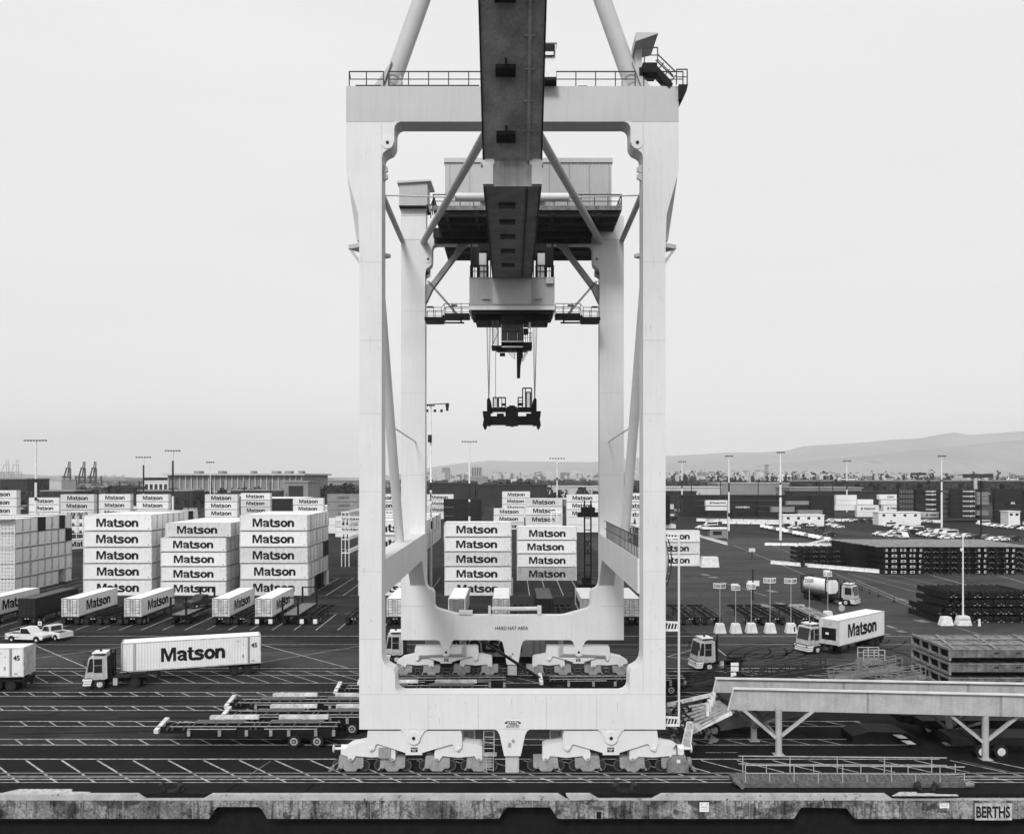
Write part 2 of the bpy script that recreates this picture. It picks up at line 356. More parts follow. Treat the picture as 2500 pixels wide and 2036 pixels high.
for (ya, yb) in ((1804, 1818), (1760.4, 1772.6), (1723.3, 1733.8), (1689.2, 1699)):
    Ya, Yb = YY(ya), YY(yb); hline(Ya, 0.16, -75, xr2); hline(Yb, 0.16, -75, xr2 + 1.2)
    k = -75.0
    while k < xr2: seg((k, Ya), (k + (Ya - Yb), Yb), 0.12); k += 2.49
for k in range(-30, 20): x = -36.3 + (k) * 2.655 + 2.655 * 8; seg((x, 65.1), (x + 2.7, 62.45), 0.15); seg((x + 3.0, 62.1), (x + 4.75, 60.4), 0.15)
hline(YY(1667), 0.17); hline(YY(1638), 0.12); hline(YY(1631), 0.2); hline(YY(1573), 0.14); hline(YY(1552.4), 0.35, m=L2)
for k in range(-10, 46): x = -50.5 + (k - 8) * 2.52; seg((x, YY(1638)), (x + 5.4, YY(1667)), 0.11)
for k in range(-2, 5):
    if k != 3: seg((-60.5 + 28.8 * k, 110), (-60.5 + 28.8 * k + 13.7, 96.3), 0.16); seg((-47.1 + 29.1 * k, 110), (-47.1 + 29.1 * k - 13.7, 96.3), 0.12)
# trailer slots, dashed aisles
for k in range(-32, 18):
    x = -45.2 + k * 3.02 + 6.04
    if x > 46 or x < -110: continue
    seg((x, 120.3), (x, 134), 0.16); seg((x, 155.2), (x, 182), 0.16)
def dash(Y, x0, x1, on=2.0, off=1.0, w=.25):
    x = x0
    while x < x1: L2.add([(x, Y - w/2, ZL), (x + on, Y - w/2, ZL), (x + on, Y + w/2, ZL), (x, Y + w/2, ZL)], [(0, 1, 2, 3)]); x += on + off
for Y in (134.8, 155, 182.6): dash(Y, -110, 42)
hline(118.6, 0.1, 20, 48, L2)
# lanes sweeping across the right-hand yard
for a, b, w in (((2090,1416),(2330,1520),.3),((2035,1398),(2250,1492),.22),((2070,1400),(2300,1462),.25),((2100,1398),(2298,1445),.2),((2150,1397),(2300,1430),.2),((2330,1530),(2480,1575),.25),((2270,1403),(2360,1428),.5),((2440,1405),(2510,1425),.5),((1760,1420),(1873,1455),.3),((1790,1330),(1970,1405),.3),((1870,1325),(1975,1370),.22)):
    seg(G(*a), G(*b), w, L2)
for k in range(16):      # car park bays
    a = G(1705 + 0 * k, 1283 + k * 2.9); seg(G(1720 + k * 4, 1285 + k * 3.2), G(2090 + k * 6, 1320 + k * 3.6) if k > 3 else G(2140, 1300 + k * 6), .22, L2)
for k in range(9): seg(G(2020 - 14 * k, 1288), G(2240 - 8 * k, 1315), .18, L2)
for k in range(6): seg(G(2330 + k * 12, 1404 + k * 4), G(2520, 1403 + k * 4.5), .15, L2)
for (px, py, w, h) in ((1722,1403,28,3),(1742,1409,32,3),(1885,1443,34,5),(1868,1478,46,8),(2260,1431,32,4),(2200,1463,36,5),(2225,1472,34,4),(2250,1516,46,6),(2175,1530,36,7),(2200,1541,34,5),(2165,1548,20,3),(1905,1473,30,4),(1755,1377,10,3)):
    a = G(px - w / 2, py - h / 2); b = G(px + w / 2, py + h / 2)
    L2.add([(a[0], a[1], ZL), (a[0] + (b[0]-a[0])*.8, a[1], ZL), (b[0], b[1], ZL), (a[0] + (b[0]-a[0])*.25, b[1], ZL)], [(0, 1, 2, 3)])
for a, b in (((1620,1576),(1742,1576)),((1742,1576),(1815,1635)),((1627,1603),(1690,1586)),((1627,1602),(1690,1611))): seg(G(*a), G(*b), .16)
for a, b, in (((1722,1836.5),(1760,1836.5)),((1764,1836.5),(1800,1836.5))): seg(G(*a), G(*b), .08)
for a, b in (((2345,1856),(2470,1885)),((2300,1868),(2420,1900)),((545,1938),(586,1910)),((738,1938),(776,1908)),((610,1890),(660,1858))): seg(G(*a), G(*b), .07, L2)
structure(L, 'lane_lines', paint); structure(L2, 'faded_lines', paint2)
# rails of the crane and concrete strip between
railm = mat('worn_rail_steel', 0.3, 0.5, 0.3, 3)
structure(MB().box(-75, 75, 62.26, 62.34, 0.0, 0.02).box(-75, 75, 92.9, 93.0, 0.0, 0.02), 'crane_rail', railm)
grv = mat('pale_cable_trench_cover', 0.17, 0.9, 0.5, 2, speck=0.35)
structure(MB().box(-75, 75, 61.35, 61.78, 0.0, 0.012), 'cable_trench', grv)
pat = mat('patched_asphalt', 0.062, 0.9, 0.35, 1.0, speck=0.12, stretch=(.06, .15, 1), spec=.06); stain(pat.node_tree, .5, (1, 1.4, 1), .6, .56, .68)
structure(MB().box(-120, 22, 97, 107.5, 0, 0.003).box(24, 190, 98, 300, 0, 0.003), 'worn_asphalt_patch', pat)
structure(MB().box(-75, 75, 60.5, 68.6, 0, 0.003).box(24,75,68.6,84,0,0.003), 'dark_asphalt_strip', mat('dark_asphalt', 0.010, 0.9, 0.3, 0.2, speck=0.15))

stain(apron_m.node_tree, .5, (.3, 1, 1), 1.8, .55, .7)
for m_, k in ((paint, .35), (paint2, .4)): stain(m_.node_tree, 1.1, (1, 1, 1), k, .5, .62, 8, .8)
stain(cope_m.node_tree, 2.2, (1, 1, 1), .45, .6, .66)
tm_ = MB(); rg = random.Random(21)
for k in range(26):       # long tyre tracks along the lanes, some curving away
    x = rg.uniform(-60, 20); y = rg.choice([71.9, 77.2, 82.4, 87.6, 99, 103, 106, 113, 117]) + rg.uniform(-.8, .8); L_ = rg.uniform(8, 26); cv = rg.uniform(-.012, .012)
    for off in (0, 1.9):
        for j in range(8):
            a = x + L_ * j / 8; b = x + L_ * (j + 1) / 8; seg((a, y + off + cv * (a - x) ** 2), (b, y + off + cv * (b - x) ** 2), .3, tm_, .0045)
for k in range(10):
    cx_, cy_, r_ = rg.uniform(24, 44), rg.uniform(96, 122), rg.uniform(6, 14); a0 = rg.uniform(0, 6)
    for off in (0, 1.9):
        for j in range(9): a = a0 + j * .12; b = a + .12; seg((cx_ + (r_ + off) * math.cos(a), cy_ + (r_ + off) * math.sin(a)), (cx_ + (r_ + off) * math.cos(b), cy_ + (r_ + off) * math.sin(b)), .3, tm_, .0045)
structure(tm_, 'tyre_marks', mat('tyre_rubber_marks', .016, .9, .5, .8, spec=.05))
# construction joints, rust runs and broken corners on the wharf face
qj = MB()
for px in (62, 300, 470, 690, 905, 1120, 1300, 1480, 1660, 1830, 2010, 2150, 2330):
    x = Xe(px); z1 = ZP(1953.5, EDGE); qj.box(x - .02, x + .02, EDGE - .003, EDGE + .01, ZP(1969, EDGE) if any(a < px < b for a, b in ((510, 652), (1218, 1362), (1938, 2088))) else zb, z1)
structure(qj, 'quay_joints', seam_m)
rs = MB()
for k in range(70):
    px = rg.uniform(0, 2500); x = Xe(px)
    if any(a - 8 < px < b + 8 for a, b in ((510, 652), (1218, 1362), (1938, 2088), (1700, 1740), (2280, 2480))): continue
    w = rg.uniform(.03, .16); h = rg.uniform(.3, 1.25); zt0 = ZP(1953.5, EDGE) - (rg.uniform(0, .3) if rg.random() < .4 else 0)
    rs.add([(x, EDGE - .004, zt0), (x + w, EDGE - .004, zt0), (x + w * .7, EDGE - .004, max(zb, zt0 - h)), (x + w * .2, EDGE - .004, max(zb, zt0 - h * .8))], [(0, 1, 2, 3)])
structure(rs, 'rust_runs', mat('rust_run', .11, .9, .5, 3))
hl = MB()
for px in (890, 1182, 1322, 1775, 2010): x, y, z = W(px, 1951, EDGE); hl.box(x - .05, x + .05, EDGE - .012, EDGE - .006, z - .05, z + .05)
x, y, z = W(1462, 1988, EDGE); hl.box(x - .16, x + .16, EDGE - .012, EDGE - .004, z - .25, z + .2)
structure(hl, 'quay_drain_holes', black_m)
# ---------------------------------------------------------------- the big gantry crane
DF, DR = 62.2, 92.7
crane = thing('gantry_crane', 'huge pale portal crane standing on rails at the quay, boom raised', 'crane', (0.03, DF, 0))
def FP(pts, D): return [(XP(a, D), ZP(b, D)) for a, b in pts]
def mir(pts): return [(2502 - a, b) for a, b in pts][::-1]
half = [(845,297.5),(845,418),(874.5,524),(877,600),(877,1780),(976,1780),(984,1785),(997,1806),(1003,1812),(1010,1814),(1017,1812),(1023,1806),(1036,1785),(1045,1780),(1208,1780),(1215,1784),(1220,1794),(1231,1845),(1251,1845),
        (1251,1695),(985,1695),(975,1692),(968,1686),(965,1678),(964.6,1645),(960,1635),(950,1630),(941,1624),(935,1613),(932.5,1600),(932,1300),(932,386),(935,374),(943,367),(953,363),(960,353),(962.4,345),(962.4,316),(964,308),(969,301),(977,297.5)]
MB().prism(FP(half, DF), DF, DF + 1.8, skip=(17,)).build('portal_leg_half', crane_w, crane)
MB().prism(FP(mir(half), DF), DF, DF + 1.8, skip=(len(half) - 19,)).build('portal_leg_half', crane_w, crane)
MB().box(XP(845, DF), XP(1657, DF), DF, DF + 1.8, ZP(297.5, DF), ZP(211, DF)).build('portal_beam', crane_g, crane)  # slightly greyer above the seam, and top dimming added in the colour
def rear_half(top):
    return [(1251,561),(1040,561),(1040,top),(979,top),(979,1562),(1066,1562),(1073,1565),(1078,1575),(1083,1591),(1089,1597),(1095,1591),(1100,1575),(1104,1565),(1110,1562),(1218,1562),(1226,1566),(1230,1580),(1237,1622),(1251,1622),
            (1251,1503.5),(1130,1503.5),(1117,1501),(1067,1487),(1062,1482),(1060,1476),(1060,1448),(1056,1440),(1047,1437),(1041,1430),(1038,1415),(1038,668),(1041,656),(1047,652),(1053,646),(1055,636),(1055,606),(1058,598),(1066,595),(1251,595)]
rh = rear_half(504); rh2 = mir(rear_half(527)); nr = len(rh)
MB().prism(FP(rh, DR), DR, DR + 1.5, skip=(nr - 1, 18)).build('rear_portal_half', crane_w, crane)
MB().prism(FP(rh2, DR), DR, DR + 1.5, skip=(nr - 1, nr - 20)).build('rear_portal_half', crane_w, crane)
# weld seams on both portals
sm = MB()
def seam(x0, x1, y, D, t=0.035): sm.box(XP(x0, D), XP(x1, D), D - 0.006, D + 0.02, ZP(y, D) - t / 2, ZP(y, D) + t / 2)
seam(845.5, 962, 297.5, DF); seam(1540, 1656.5, 297.5, DF)
seam(877.5, 931.5, 831, DF, .02); seam(1570.5, 1624.5, 831, DF, .02); seam(878, 1624, 1780, DF, .01)
seam(979.5, 1037.5, 585.7, DR); seam(1464.5, 1522, 585.7, DR); seam(980, 1035, 1479.5, DR, .03); seam(1467, 1521, 1479.5, DR, .03); seam(979.5, 1039, 527, DR)
sm.build('weld_seam', seam_m, crane)
fs = MB(); rq = random.Random(12)
def fseam(x0, x1, y, D): fs.box(XP(x0, D), XP(x1, D), D - .005, D + .01, ZP(y, D) - .012, ZP(y, D) + .012)
def vseam(x, y0, y1, D): fs.box(XP(x, D) - .012, XP(x, D) + .012, D - .005, D + .01, ZP(y1, D), ZP(y0, D))
for y in (430, 640, 1010, 1200, 1395, 1560): fseam(878, 931, y, DF) if y > 600 else None; fseam(1571, 1624, y, DF) if y > 600 else None
for y in (760, 960, 1160): fseam(980.5, 1037, y, DR); fseam(1465, 1521, y, DR)
for x in (1045, 1168, 1334, 1457): vseam(x, 1698, 1779, DF)
for x in (1105, 1396): vseam(x, 1506, 1560, DR)
fseam(878, 1624, 1694.8, DF); vseam(932, 300, 1690, DF); vseam(1570, 300, 1690, DF)
fs.build('plate_joint', mat('plate_joint_line', .42, .8), crane)
ru = MB()
for k in range(46):
    D = DF if k < 34 else DR; x = rq.choice([rq.uniform(880, 930), rq.uniform(1572, 1622), rq.uniform(985, 1520)]) if k < 34 else rq.uniform(985, 1515); y = rq.uniform(300, 1660) if (x < 932 or x > 1570) and k < 34 else (rq.uniform(1698, 1760) if k < 34 else rq.uniform(1506, 1545)); h = rq.uniform(.15, .8); w = rq.uniform(.01, .035)
    X0 = XP(x, D); Z0 = ZP(y, D); ru.add([(X0, D - .003, Z0), (X0 + w, D - .003, Z0), (X0 + w * .6, D - .003, Z0 - h), (X0 + w * .3, D - .003, Z0 - h)], [(0, 1, 2, 3)])
ru.build('rust_run', mat('rust_streak', .36, .9, .4, 4), crane)
dt = MB()
for k in range(40): x = rq.choice([rq.uniform(880, 930), rq.uniform(1572, 1622), rq.uniform(985, 1520)]); y = rq.uniform(600, 1690) if (x < 932 or x > 1570) else rq.uniform(1698, 1775); dt.box(XP(x, DF) - .025, XP(x, DF) + .025, DF - .01, DF + .01, ZP(y, DF) - .025, ZP(y, DF) + .025)
dt.build('bolt_head', seam_m, crane)
# pin plates on the haunches
for sgn in (0, 1):
    for (px, py, D, r) in ((946, 349, DF, .28), (1045, 633, DR, .28), (1010, 1801, DF, .3), (1089, 1591.5, DR, .3)):
        if sgn: px = 2502 - px
        x, y, z = W(px, py, D)
        o = MB().cyl((x, D - .05, z), (x, D + .02, z), r * 1.55, 20).build('pin_plate', crane_w, crane)
        MB().cyl((x, D - .09, z), (x, D - .045, z), r * .42, 14).build('pin', dark_m, o)
    for (px, py, D) in ((934, 415, DF), (934, 433, DF), (1040, 664, DR), (1040, 672, DR)):
        k = 1 if not sgn else -1; px = px if not sgn else 2502 - px
        x, y, z = W(px, py, D + .9); w = .36 if D == DF else .45
        MB().prism([(x, z + w), (x + k * w * 1.1, z + .12), (x + k * w * 1.1, z - .15), (x, z - w)], D + .7, D + .95).build('lifting_lug', crane_g, crane)
# tapered fins at the back edge of the upper legs, outrigger brackets
for s in (-1, 1):
    def X(px, D): return XP(px if s < 0 else 2502 - px, D)
    q = DF + 1.8
    MB().prism([(X(848, q), ZP(432, q)), (X(880, q), ZP(515, q)), (X(882, q), ZP(590, q)), (X(871, q), ZP(587, q))], q, q + .5).build('leg_fin', crane_g, crane)
    b = MB(); b.prismz([(X(878, DF), DF + .3), (X(845, DF), DF + .9), (X(845, DF), DF + 1.1), (X(878, DF), DF + 2.3)], ZP(600, DF), ZP(590, DF))
    b.bar((X(850, DF), DF + 1, ZP(601, DF)), (X(878, DF), DF + 1, ZP(640, DF)), .2)
    b.prismz([(X(930, DF), DF + 1.6), (X(944, DF), DF + 1.9), (X(944, DF), DF + 2.1), (X(930, DF), DF + 2.4)], ZP(612, DF), ZP(604, DF))
    b.build('outrigger_bracket', crane_g, crane)
    # longitudinal portal tie, gussets, top tube, long diagonal brace
    x0, x1 = s * 10.85, s * 9.22
    MB().box(min(x0, x1), max(x0, x1), DF + 1.79, DR + .01, 12.62, 15.15).prismx([(DR + .02, 12.63), (DR - 3.2, 12.63), (DR + .02, 9.6)], min(x0, x1) + .02, max(x0, x1) - .02).build('portal_tie_beam', crane_w, crane)
    MB().cyl((s * 11.7, DF + 1.7, 46.9), (s * 11.7, DR + .2, 46.3), .27, 16).build('top_tie_tube', crane_g, crane, True)
    MB().cyl((s * 10.35, 80.4, 15.0), (s * 10.35, DF + 1.5, 43.0), .42, 20).build('diagonal_brace_tube', crane_w, crane, True)
    MB().cyl((s * 10.3, 74.4, 25.5), (s * 10.3, DR + .3, 24.9), .07, 8).build('brace_stay', crane_w, crane, True)
    # plan bracing between the portals
    MB().cyl((s * 1.75, DF + 1.6, 46.6), (s * 9.45, DR + .1, 46.15), .34, 20).build('plan_brace_tube', crane_g, crane, True)
    MB().cyl((s * 5.2, 78.3, 46.25), (s * 11.7, 78.3, 46.45), .07, 8).build('cross_stay', crane_g, crane, True)
    # A-frame legs above the portal with foot gussets
    MB().cyl((s * 9.0, DF + .9, 48.8), (s * 1.6, DF + .9, 69.6), .62, 28).build('a_frame_leg', crane_g, crane, True)
    MB().prism([(s * 10.0, 48.9), (s * 8.0, 48.9), (s * 7.95, 49.9), (s * 8.5, 51.0), (s * 9.3, 50.0)], DF + .5, DF + 1.3).prism([(s * 10.0, 48.95), (s * 9.3, 49.0), (s * 8.6, 50.9)], DF + .1, DF + .55).build('a_frame_foot', crane_g, crane)
    # back stays running down to the rear portal
    MB().cyl((s * 1.7, DF + 1.2, 69.2), (s * 1.9, 108, 45.0), .2, 12).build('back_stay', crane_g, crane, True)
MB().cyl((-5.1, 78.3, 46.3), (5.1, 78.3, 46.3), .34, 20).build('cross_tube', crane_w, crane, True)
MB().box(-2.4, 2.4, DF + .1, DF + 1.8, 69.2, 70.6).build('a_frame_head', crane_g, crane)
# gussets where leg tubes meet rear posts, big diagonal box struts of the rear portal
for s in (-1, 1):
    def X(px, D): return XP(px if s < 0 else 2502 - px, D)
    D = DR + .3
    st = [(1118,595),(1150,583),(1150,592),(1130,606),(1056,705),(1042,735),(1036,745),(1036,700),(1043,694),(1052,690),(1108,617)]
    MB().prism([(X(a, D), ZP(b, D)) for a, b in (st if s < 0 else st[::1])], D, D + 1.0).build('corner_strut', mat('strut_grey%d' % (s > 0), .3, .7, .2, .5), crane)
    MB().cyl((X(1042, 91), 91.5, ZP(684, 91)), (X(1126, 91), 90.6, ZP(782, 91)), .05, 6).cyl((X(1046, 91), 91.5, ZP(684, 91)), (X(1131, 91), 90.6, ZP(784, 91)), .05, 6).build('platform_hanger', rail_m, crane)
    # side service platform
    p = thing_p = MB()
    p.box(*sorted((X(1087, 91), X(1147, 91))), 89.8, 91.8, ZP(779, 91), ZP(770, 91)); p.box(*sorted((X(1039, 91), X(1082, 91))), 89.8, 92.6, ZP(786, 91), ZP(779, 91))
    p.bar((X(1087, 91), 90.8, ZP(775, 91)), (X(1080, 91), 90.8, ZP(784, 91)), 1.6, .3)
    for yy in (785, 792): p.bar((X(1041, 91), 90, ZP(yy, 91)), (X(1128 + (yy - 785), 91), 90, ZP(yy + .5, 91)), .15)
    p.bar((X(1127, 91), 90, ZP(778, 91)), (X(1127, 91), 90, ZP(790, 91)), .18)
    o = p.build('service_platform', black_m, crane)
    r = MB()
    for yy in (89.9, 91.7): r.railing((X(1147, 91), yy, ZP(770, 91)), (X(1087, 91), yy, ZP(770, 91)), 1.0, 1.0, .03); r.railing((X(1080, 91), yy, ZP(779, 91)), (X(1042, 91), yy, ZP(779, 91)), 1.0, .8, .03); r.bar((X(1087, 91), yy, ZP(747, 91)), (X(1080, 91), yy, ZP(756, 91)), .05)
    r.box(*sorted((X(1103, 91), X(1118, 91))), 89.8, 90.0, ZP(753, 91), ZP(749, 91)); r.box(*sorted((X(1045, 91), X(1060, 91))), 89.8, 90.0, ZP(757, 91), ZP(753, 91))
    r.build('handrail', rail_m, o)
# ---- raised boom, lamps, fixed girder
ca, sa = math.cos(R(40)), math.sin(R(40)); P0 = Vector((0.03, 58, 42.3)); dv = Vector((0, -ca, sa)); nv = Vector((0, sa, ca))
def BP(t, u, v): return P0 + dv * t + nv * v + Vector((u, 0, 0))
Lb = 44; b = MB(); vs = [BP(t, u, v) for t in (-.6, Lb) for u, v in ((-1.99, 0), (1.99, 0), (1.99, 2.6), (-1.99, 2.6))]
b.add(vs, [(0,1,2,3),(7,6,5,4),(0,4,5,1),(1,5,6,2),(2,6,7,3),(3,7,4,0)])
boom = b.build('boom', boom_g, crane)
fl = MB()
for u in (-1.93, 1.93): fl.bar(BP(-.5, u, -.04), BP(Lb, u, -.04), .1, .12, nv)
fl.build('bottom_flange', dark_m, boom)
pp = MB(); pp.cyl(BP(0, 1.05, -.16), BP(Lb, .95, -.16), .1, 10)
for t in range(1, 22): pp.box(1.08 - .32, 1.08 + .32, 0, .02, 0, .02) if 0 else pp.bar(BP(t * 2, .7, -.05), BP(t * 2, 1.35, -.05), .08, .1, nv)
pp.build('cable_pipe', boom_g, boom, True)
for t in range(8):
    tt = 1.7 + 4.3 * t if t else 1.7
    lb = MB(); vs = [BP(tt + a, -.42 + u, v) for a in (-.3, .3) for u, v in ((-.62, -.45), (.62, -.45), (.62, 0), (-.62, 0))]
    lb.add(vs, [(0,1,2,3),(7,6,5,4),(0,4,5,1),(1,5,6,2),(2,6,7,3),(3,7,4,0)]); lb.bar(BP(tt, -.4, -.3), BP(tt + .7, -.4, -.05), .12)
    lo = lb.build('boom_floodlight', black_m, boom) 
    MB().bar(BP(tt - .31, -.72, -.34), BP(tt - .31, -.42, -.34), .05).bar(BP(tt - .31, -.2, -.34), BP(tt - .31, .05, -.34), .05).build('reflector', white_m, lo) if 0 else None
hg = MB()
for u in (-1.62, 1.62): hg.prismx([(58.0, 40.6), (57.86, 40.6), (57.86, 41.9), (57.95, 42.3), (58.3, 42.5), (58.6, 42.2)], u - .34 + .03, u + .34 + .03).cyl((u - .45, 58.15, 42.05), (u + .45, 58.15, 42.05), .26, 18)
hg.build('boom_hinge', crane_g, crane)
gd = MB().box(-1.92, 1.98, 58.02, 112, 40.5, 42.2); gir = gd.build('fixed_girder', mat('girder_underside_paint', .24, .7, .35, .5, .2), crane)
q = MB()
for y in (61.5, 65.5, 69.5, 74, 79): q.box(-.95, .25, y, y + .7, 40.3, 40.49)
q.build('girder_floodlight', mat('dusty_lamp_steel', .07, .8, .4, 2), gir)
MB().cyl((1.0, 58.1, 40.42), (1.0, 84, 40.42), .08, 8).box(-1.9,-1.8,58.1,84,40.36,40.5).box(1.86,1.96,58.1,84,40.36,40.5).build('girder_pipe', dark_m, gir)
for y0 in (DF + .1, DR + .1):
    MB().box(-1.8, -1.1, y0, y0 + 1.4, 42.2, 46.6).box(1.15, 1.85, y0, y0 + 1.4, 42.2, 46.6).build('girder_hanger', crane_g, crane)
# ---- top walkway, rails, booth, canopy, stair
zt = ZP(211, DF)
r = MB()
r.railing((XP(852, DF), DF + .1, zt), (XP(936, DF), DF + .1, zt), 1.08, 1.35); r.railing((XP(948, DF), DF + .1, zt), (XP(1340, DF), DF + .1, zt), 1.08, 1.35)
r.railing((XP(1358, DF), DF + .1, zt), (XP(1551, DF), DF + .1, zt), 1.08, 1.33); r.railing((XP(1572, DF), DF + .1, zt), (XP(1668, DF), DF + .1, zt), 1.08, 1.3)
r.railing((XP(852, DF), DF + 1.7, zt), (XP(1655, DF), DF + 1.7, zt), 0.62, 2.8, .025, False)
r.bar((XP(852, DF), DF + .1, zt + 1.08), (XP(855, DF), DF + .1, zt + .6), .07)
r.build('top_handrail', rail_m, crane)
c = MB()
for px in (1117, 1424): c.cyl((XP(px - 11, DF), DF + .6, zt + .16), (XP(px + 11, DF), DF + .6, zt + .16), .14, 10)
for a, b_ in ((1014, 1165), (1360, 1485)): c.box(XP(a, DF), XP(b_, DF), DF + .3, DF + .5, zt + .05, zt + .1)
c.box(XP(868, DF), XP(930, DF), DF + .02, DF + .1, zt, zt + .1).box(XP(950, DF), XP(1170, DF), DF + .02, DF + .1, zt, zt + .1)
c.build('top_fitting', dark_m, crane)
bo = MB().box(XP(1318, DF), XP(1356.5, DF), DF - .8, DF + .6, zt + .2, ZP(120, DF)).box(XP(1316, DF), XP(1358.5, DF), DF - .9, DF + .7, ZP(120, DF), ZP(117.5, DF)).build('lookout_booth', white_m, crane)
MB().box(XP(1325, DF), XP(1353, DF), DF - .93, DF - .9, ZP(153, DF), ZP(124, DF)).build('window_frame', black_m, bo)
MB().box(XP(1325, DF), XP(1350, DF), DF - .95, DF - .931, ZP(150.5, DF), ZP(142.5, DF)).build('blind', white_m, bo)
MB().box(XP(1310, DF), XP(1357, DF), DF - 1.0, DF + .6, zt, zt + .2).build('booth_base', black_m, crane)
# lift head on the right A-frame foot
cv = MB(); cv.box(XP(1556, DF), XP(1572, DF), DF + .9, DF + 2.2, zt, ZP(103, DF)); cv.build('lift_shaft_head', crane_g, crane)
cn = MB(); A_ = [(1550, 83), (1606, 85), (1600, 91), (1550, 104)]
cn.add([(XP(1550, DF), DF - .2, ZP(105, DF)), (XP(1606, DF), DF - .2, ZP(86, DF)), (XP(1601, DF), DF + 2.2, ZP(100, DF)), (XP(1552, DF), DF + 2.2, ZP(112, DF)),
        (XP(1552, DF), DF - .2, ZP(83, DF)), (XP(1606, DF), DF - .2, ZP(84, DF)), (XP(1601, DF), DF + 2.2, ZP(85, DF)), (XP(1552, DF), DF + 2.2, ZP(85, DF))],
       [(0,3,2,1),(4,5,6,7),(0,1,5,4),(1,2,6,5),(2,3,7,6),(3,0,4,7)]); cn.build('canopy', crane_g, crane)
pl = MB(); pl.box(XP(1568, DF), XP(1603, DF), DF - .3, DF + 1.2, ZP(181, DF), ZP(158, DF)); pl.box(XP(1561, DF), XP(1575, DF), DF, DF + 1.2, ZP(183, DF), ZP(165, DF))
pl.prism([(XP(1655.5, DF), ZP(247, DF)), (XP(1664, DF), ZP(247, DF)), (XP(1674, DF), ZP(228, DF)), (XP(1678, DF), ZP(211, DF)), (XP(1655.5, DF), ZP(211, DF))], DF - .3, DF + 1.4)
pl.bar((XP(1599, DF), DF + .3, ZP(170, DF)), (XP(1638, DF), DF + .3, ZP(211, DF)), .8, .38, (0, 0, 1)); po = pl.build('stair_platform', black_m, crane)
r = MB(); r.railing((XP(1572, DF), DF - .25, ZP(158, DF)), (XP(1604, DF), DF - .25, ZP(158, DF)), 1.08, .9, .035)
for yy in (DF - .15, DF + .7): r.bar((XP(1605, DF), yy, ZP(136, DF)), (XP(1648, DF), yy, ZP(178, DF)), .07); r.bar((XP(1605, DF), yy, ZP(148, DF)), (XP(1643, DF), yy, ZP(188, DF)), .05)
for k in (.15, .5, .85): px = 1601 + 42 * k; py = 165 + 44 * k; r.bar((XP(px, DF), DF - .15, ZP(py, DF)), (XP(px + 12, DF), DF - .15, ZP(py - 15, DF)), .07)
r.railing((XP(1650, DF), DF - .25, ZP(211, DF)), (XP(1676, DF), DF - .25, ZP(211, DF)), 1.08, .7, .035); r.build('stair_rail', rail_m, po)
# ---- machinery deck and house, lift house
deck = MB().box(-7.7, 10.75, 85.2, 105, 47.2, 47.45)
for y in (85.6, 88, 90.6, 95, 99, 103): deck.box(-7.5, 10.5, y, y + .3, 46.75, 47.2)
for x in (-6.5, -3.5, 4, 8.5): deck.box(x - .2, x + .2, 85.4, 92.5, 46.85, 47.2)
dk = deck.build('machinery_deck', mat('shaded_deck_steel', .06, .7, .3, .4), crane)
MB().box(-8.25, 8.4, 92.25, 92.66, ZP(594, 92.3), 47.19).box(-8.25, 8.4, 91.2, 91.5, ZP(580, 91.2), 47.19).build('added_shade_panel', dark_m, crane)  # added dark panels, stand in for the deck's shade over the rear beam
MB().box(-7.7, 10.75, 85.1, 85.2, 47.2, 47.62).build('deck_edge_beam', rust_m, dk)
r = MB().railing((-7.7, 85.25, 47.45), (10.7, 85.25, 47.45), 1.3, 1.3, .045); r.railing((10.7, 85.25, 47.45), (10.7, 104, 47.45), 1.3, 1.8, .045); r.railing((-7.7, 85.25, 47.45), (-7.7, 104, 47.45), 1.3, 1.8, .045); r.build('deck_handrail', rail_m, dk)
hs = MB().box(-6.65, 9.9, 86.6, 103, 47.46, 52.4); mh = hs.build('machinery_house', mat('ribbed_house_cladding', .5, .7, .08, .4, bump=('X', 1.9, .8)), crane)
MB().box(-6.75, 10.0, 86.45, 103.1, 52.35, 52.78).build('roof', crane_g, mh)
s_ = MB()
for i in range(9): x = -6.2 + i * 1.98; s_.box(x, x + .06, 86.57, 86.6, 47.6, 52.3)
for i in range(46): x = -6.5 + i * .355; s_.box(x, x + .12, 86.56, 86.6, 52.2, 52.3)
s_.build('cladding_joint', seam_m, mh)
MB().box(4.0, 4.1, 86.4, 86.55, 48.5, 49.5).box(-3.2, 4.0, 86.3, 86.55, 49.0, 49.12).box(-3.2, 3.2, 86.0, 86.5, 48.5, 48.9).build('cable_tray', crane_g, mh)
lh = MB().box(XP(974, 92), XP(1043, 92), 92.2, 95, ZP(502, 92), ZP(446, 92)).build('lift_house', mat('lift_cladding', .5, .7, .08, .4, bump=('X', 1.9, .8)), crane)
MB().add([(XP(970, 92), 91.9, ZP(448, 92)), (XP(1052, 92), 91.9, ZP(443, 92)), (XP(1055, 92), 95.2, ZP(446, 92)), (XP(970, 92), 95.2, ZP(450, 92)), (XP(970, 92), 91.9, ZP(443, 92)), (XP(1052, 92), 91.9, ZP(439.5, 92)), (XP(1055, 92), 95.2, ZP(443, 92)), (XP(970, 92), 95.2, ZP(446, 92))],
         [(0,3,2,1),(4,5,6,7),(0,1,5,4),(1,2,6,5),(2,3,7,6),(3,0,4,7)]).build('roof', crane_g, lh)
MB().box(XP(974, 92), XP(1045, 92), 92.0, 95, ZP(505, 92), ZP(502, 92)).build('lift_house_base', black_m, lh)
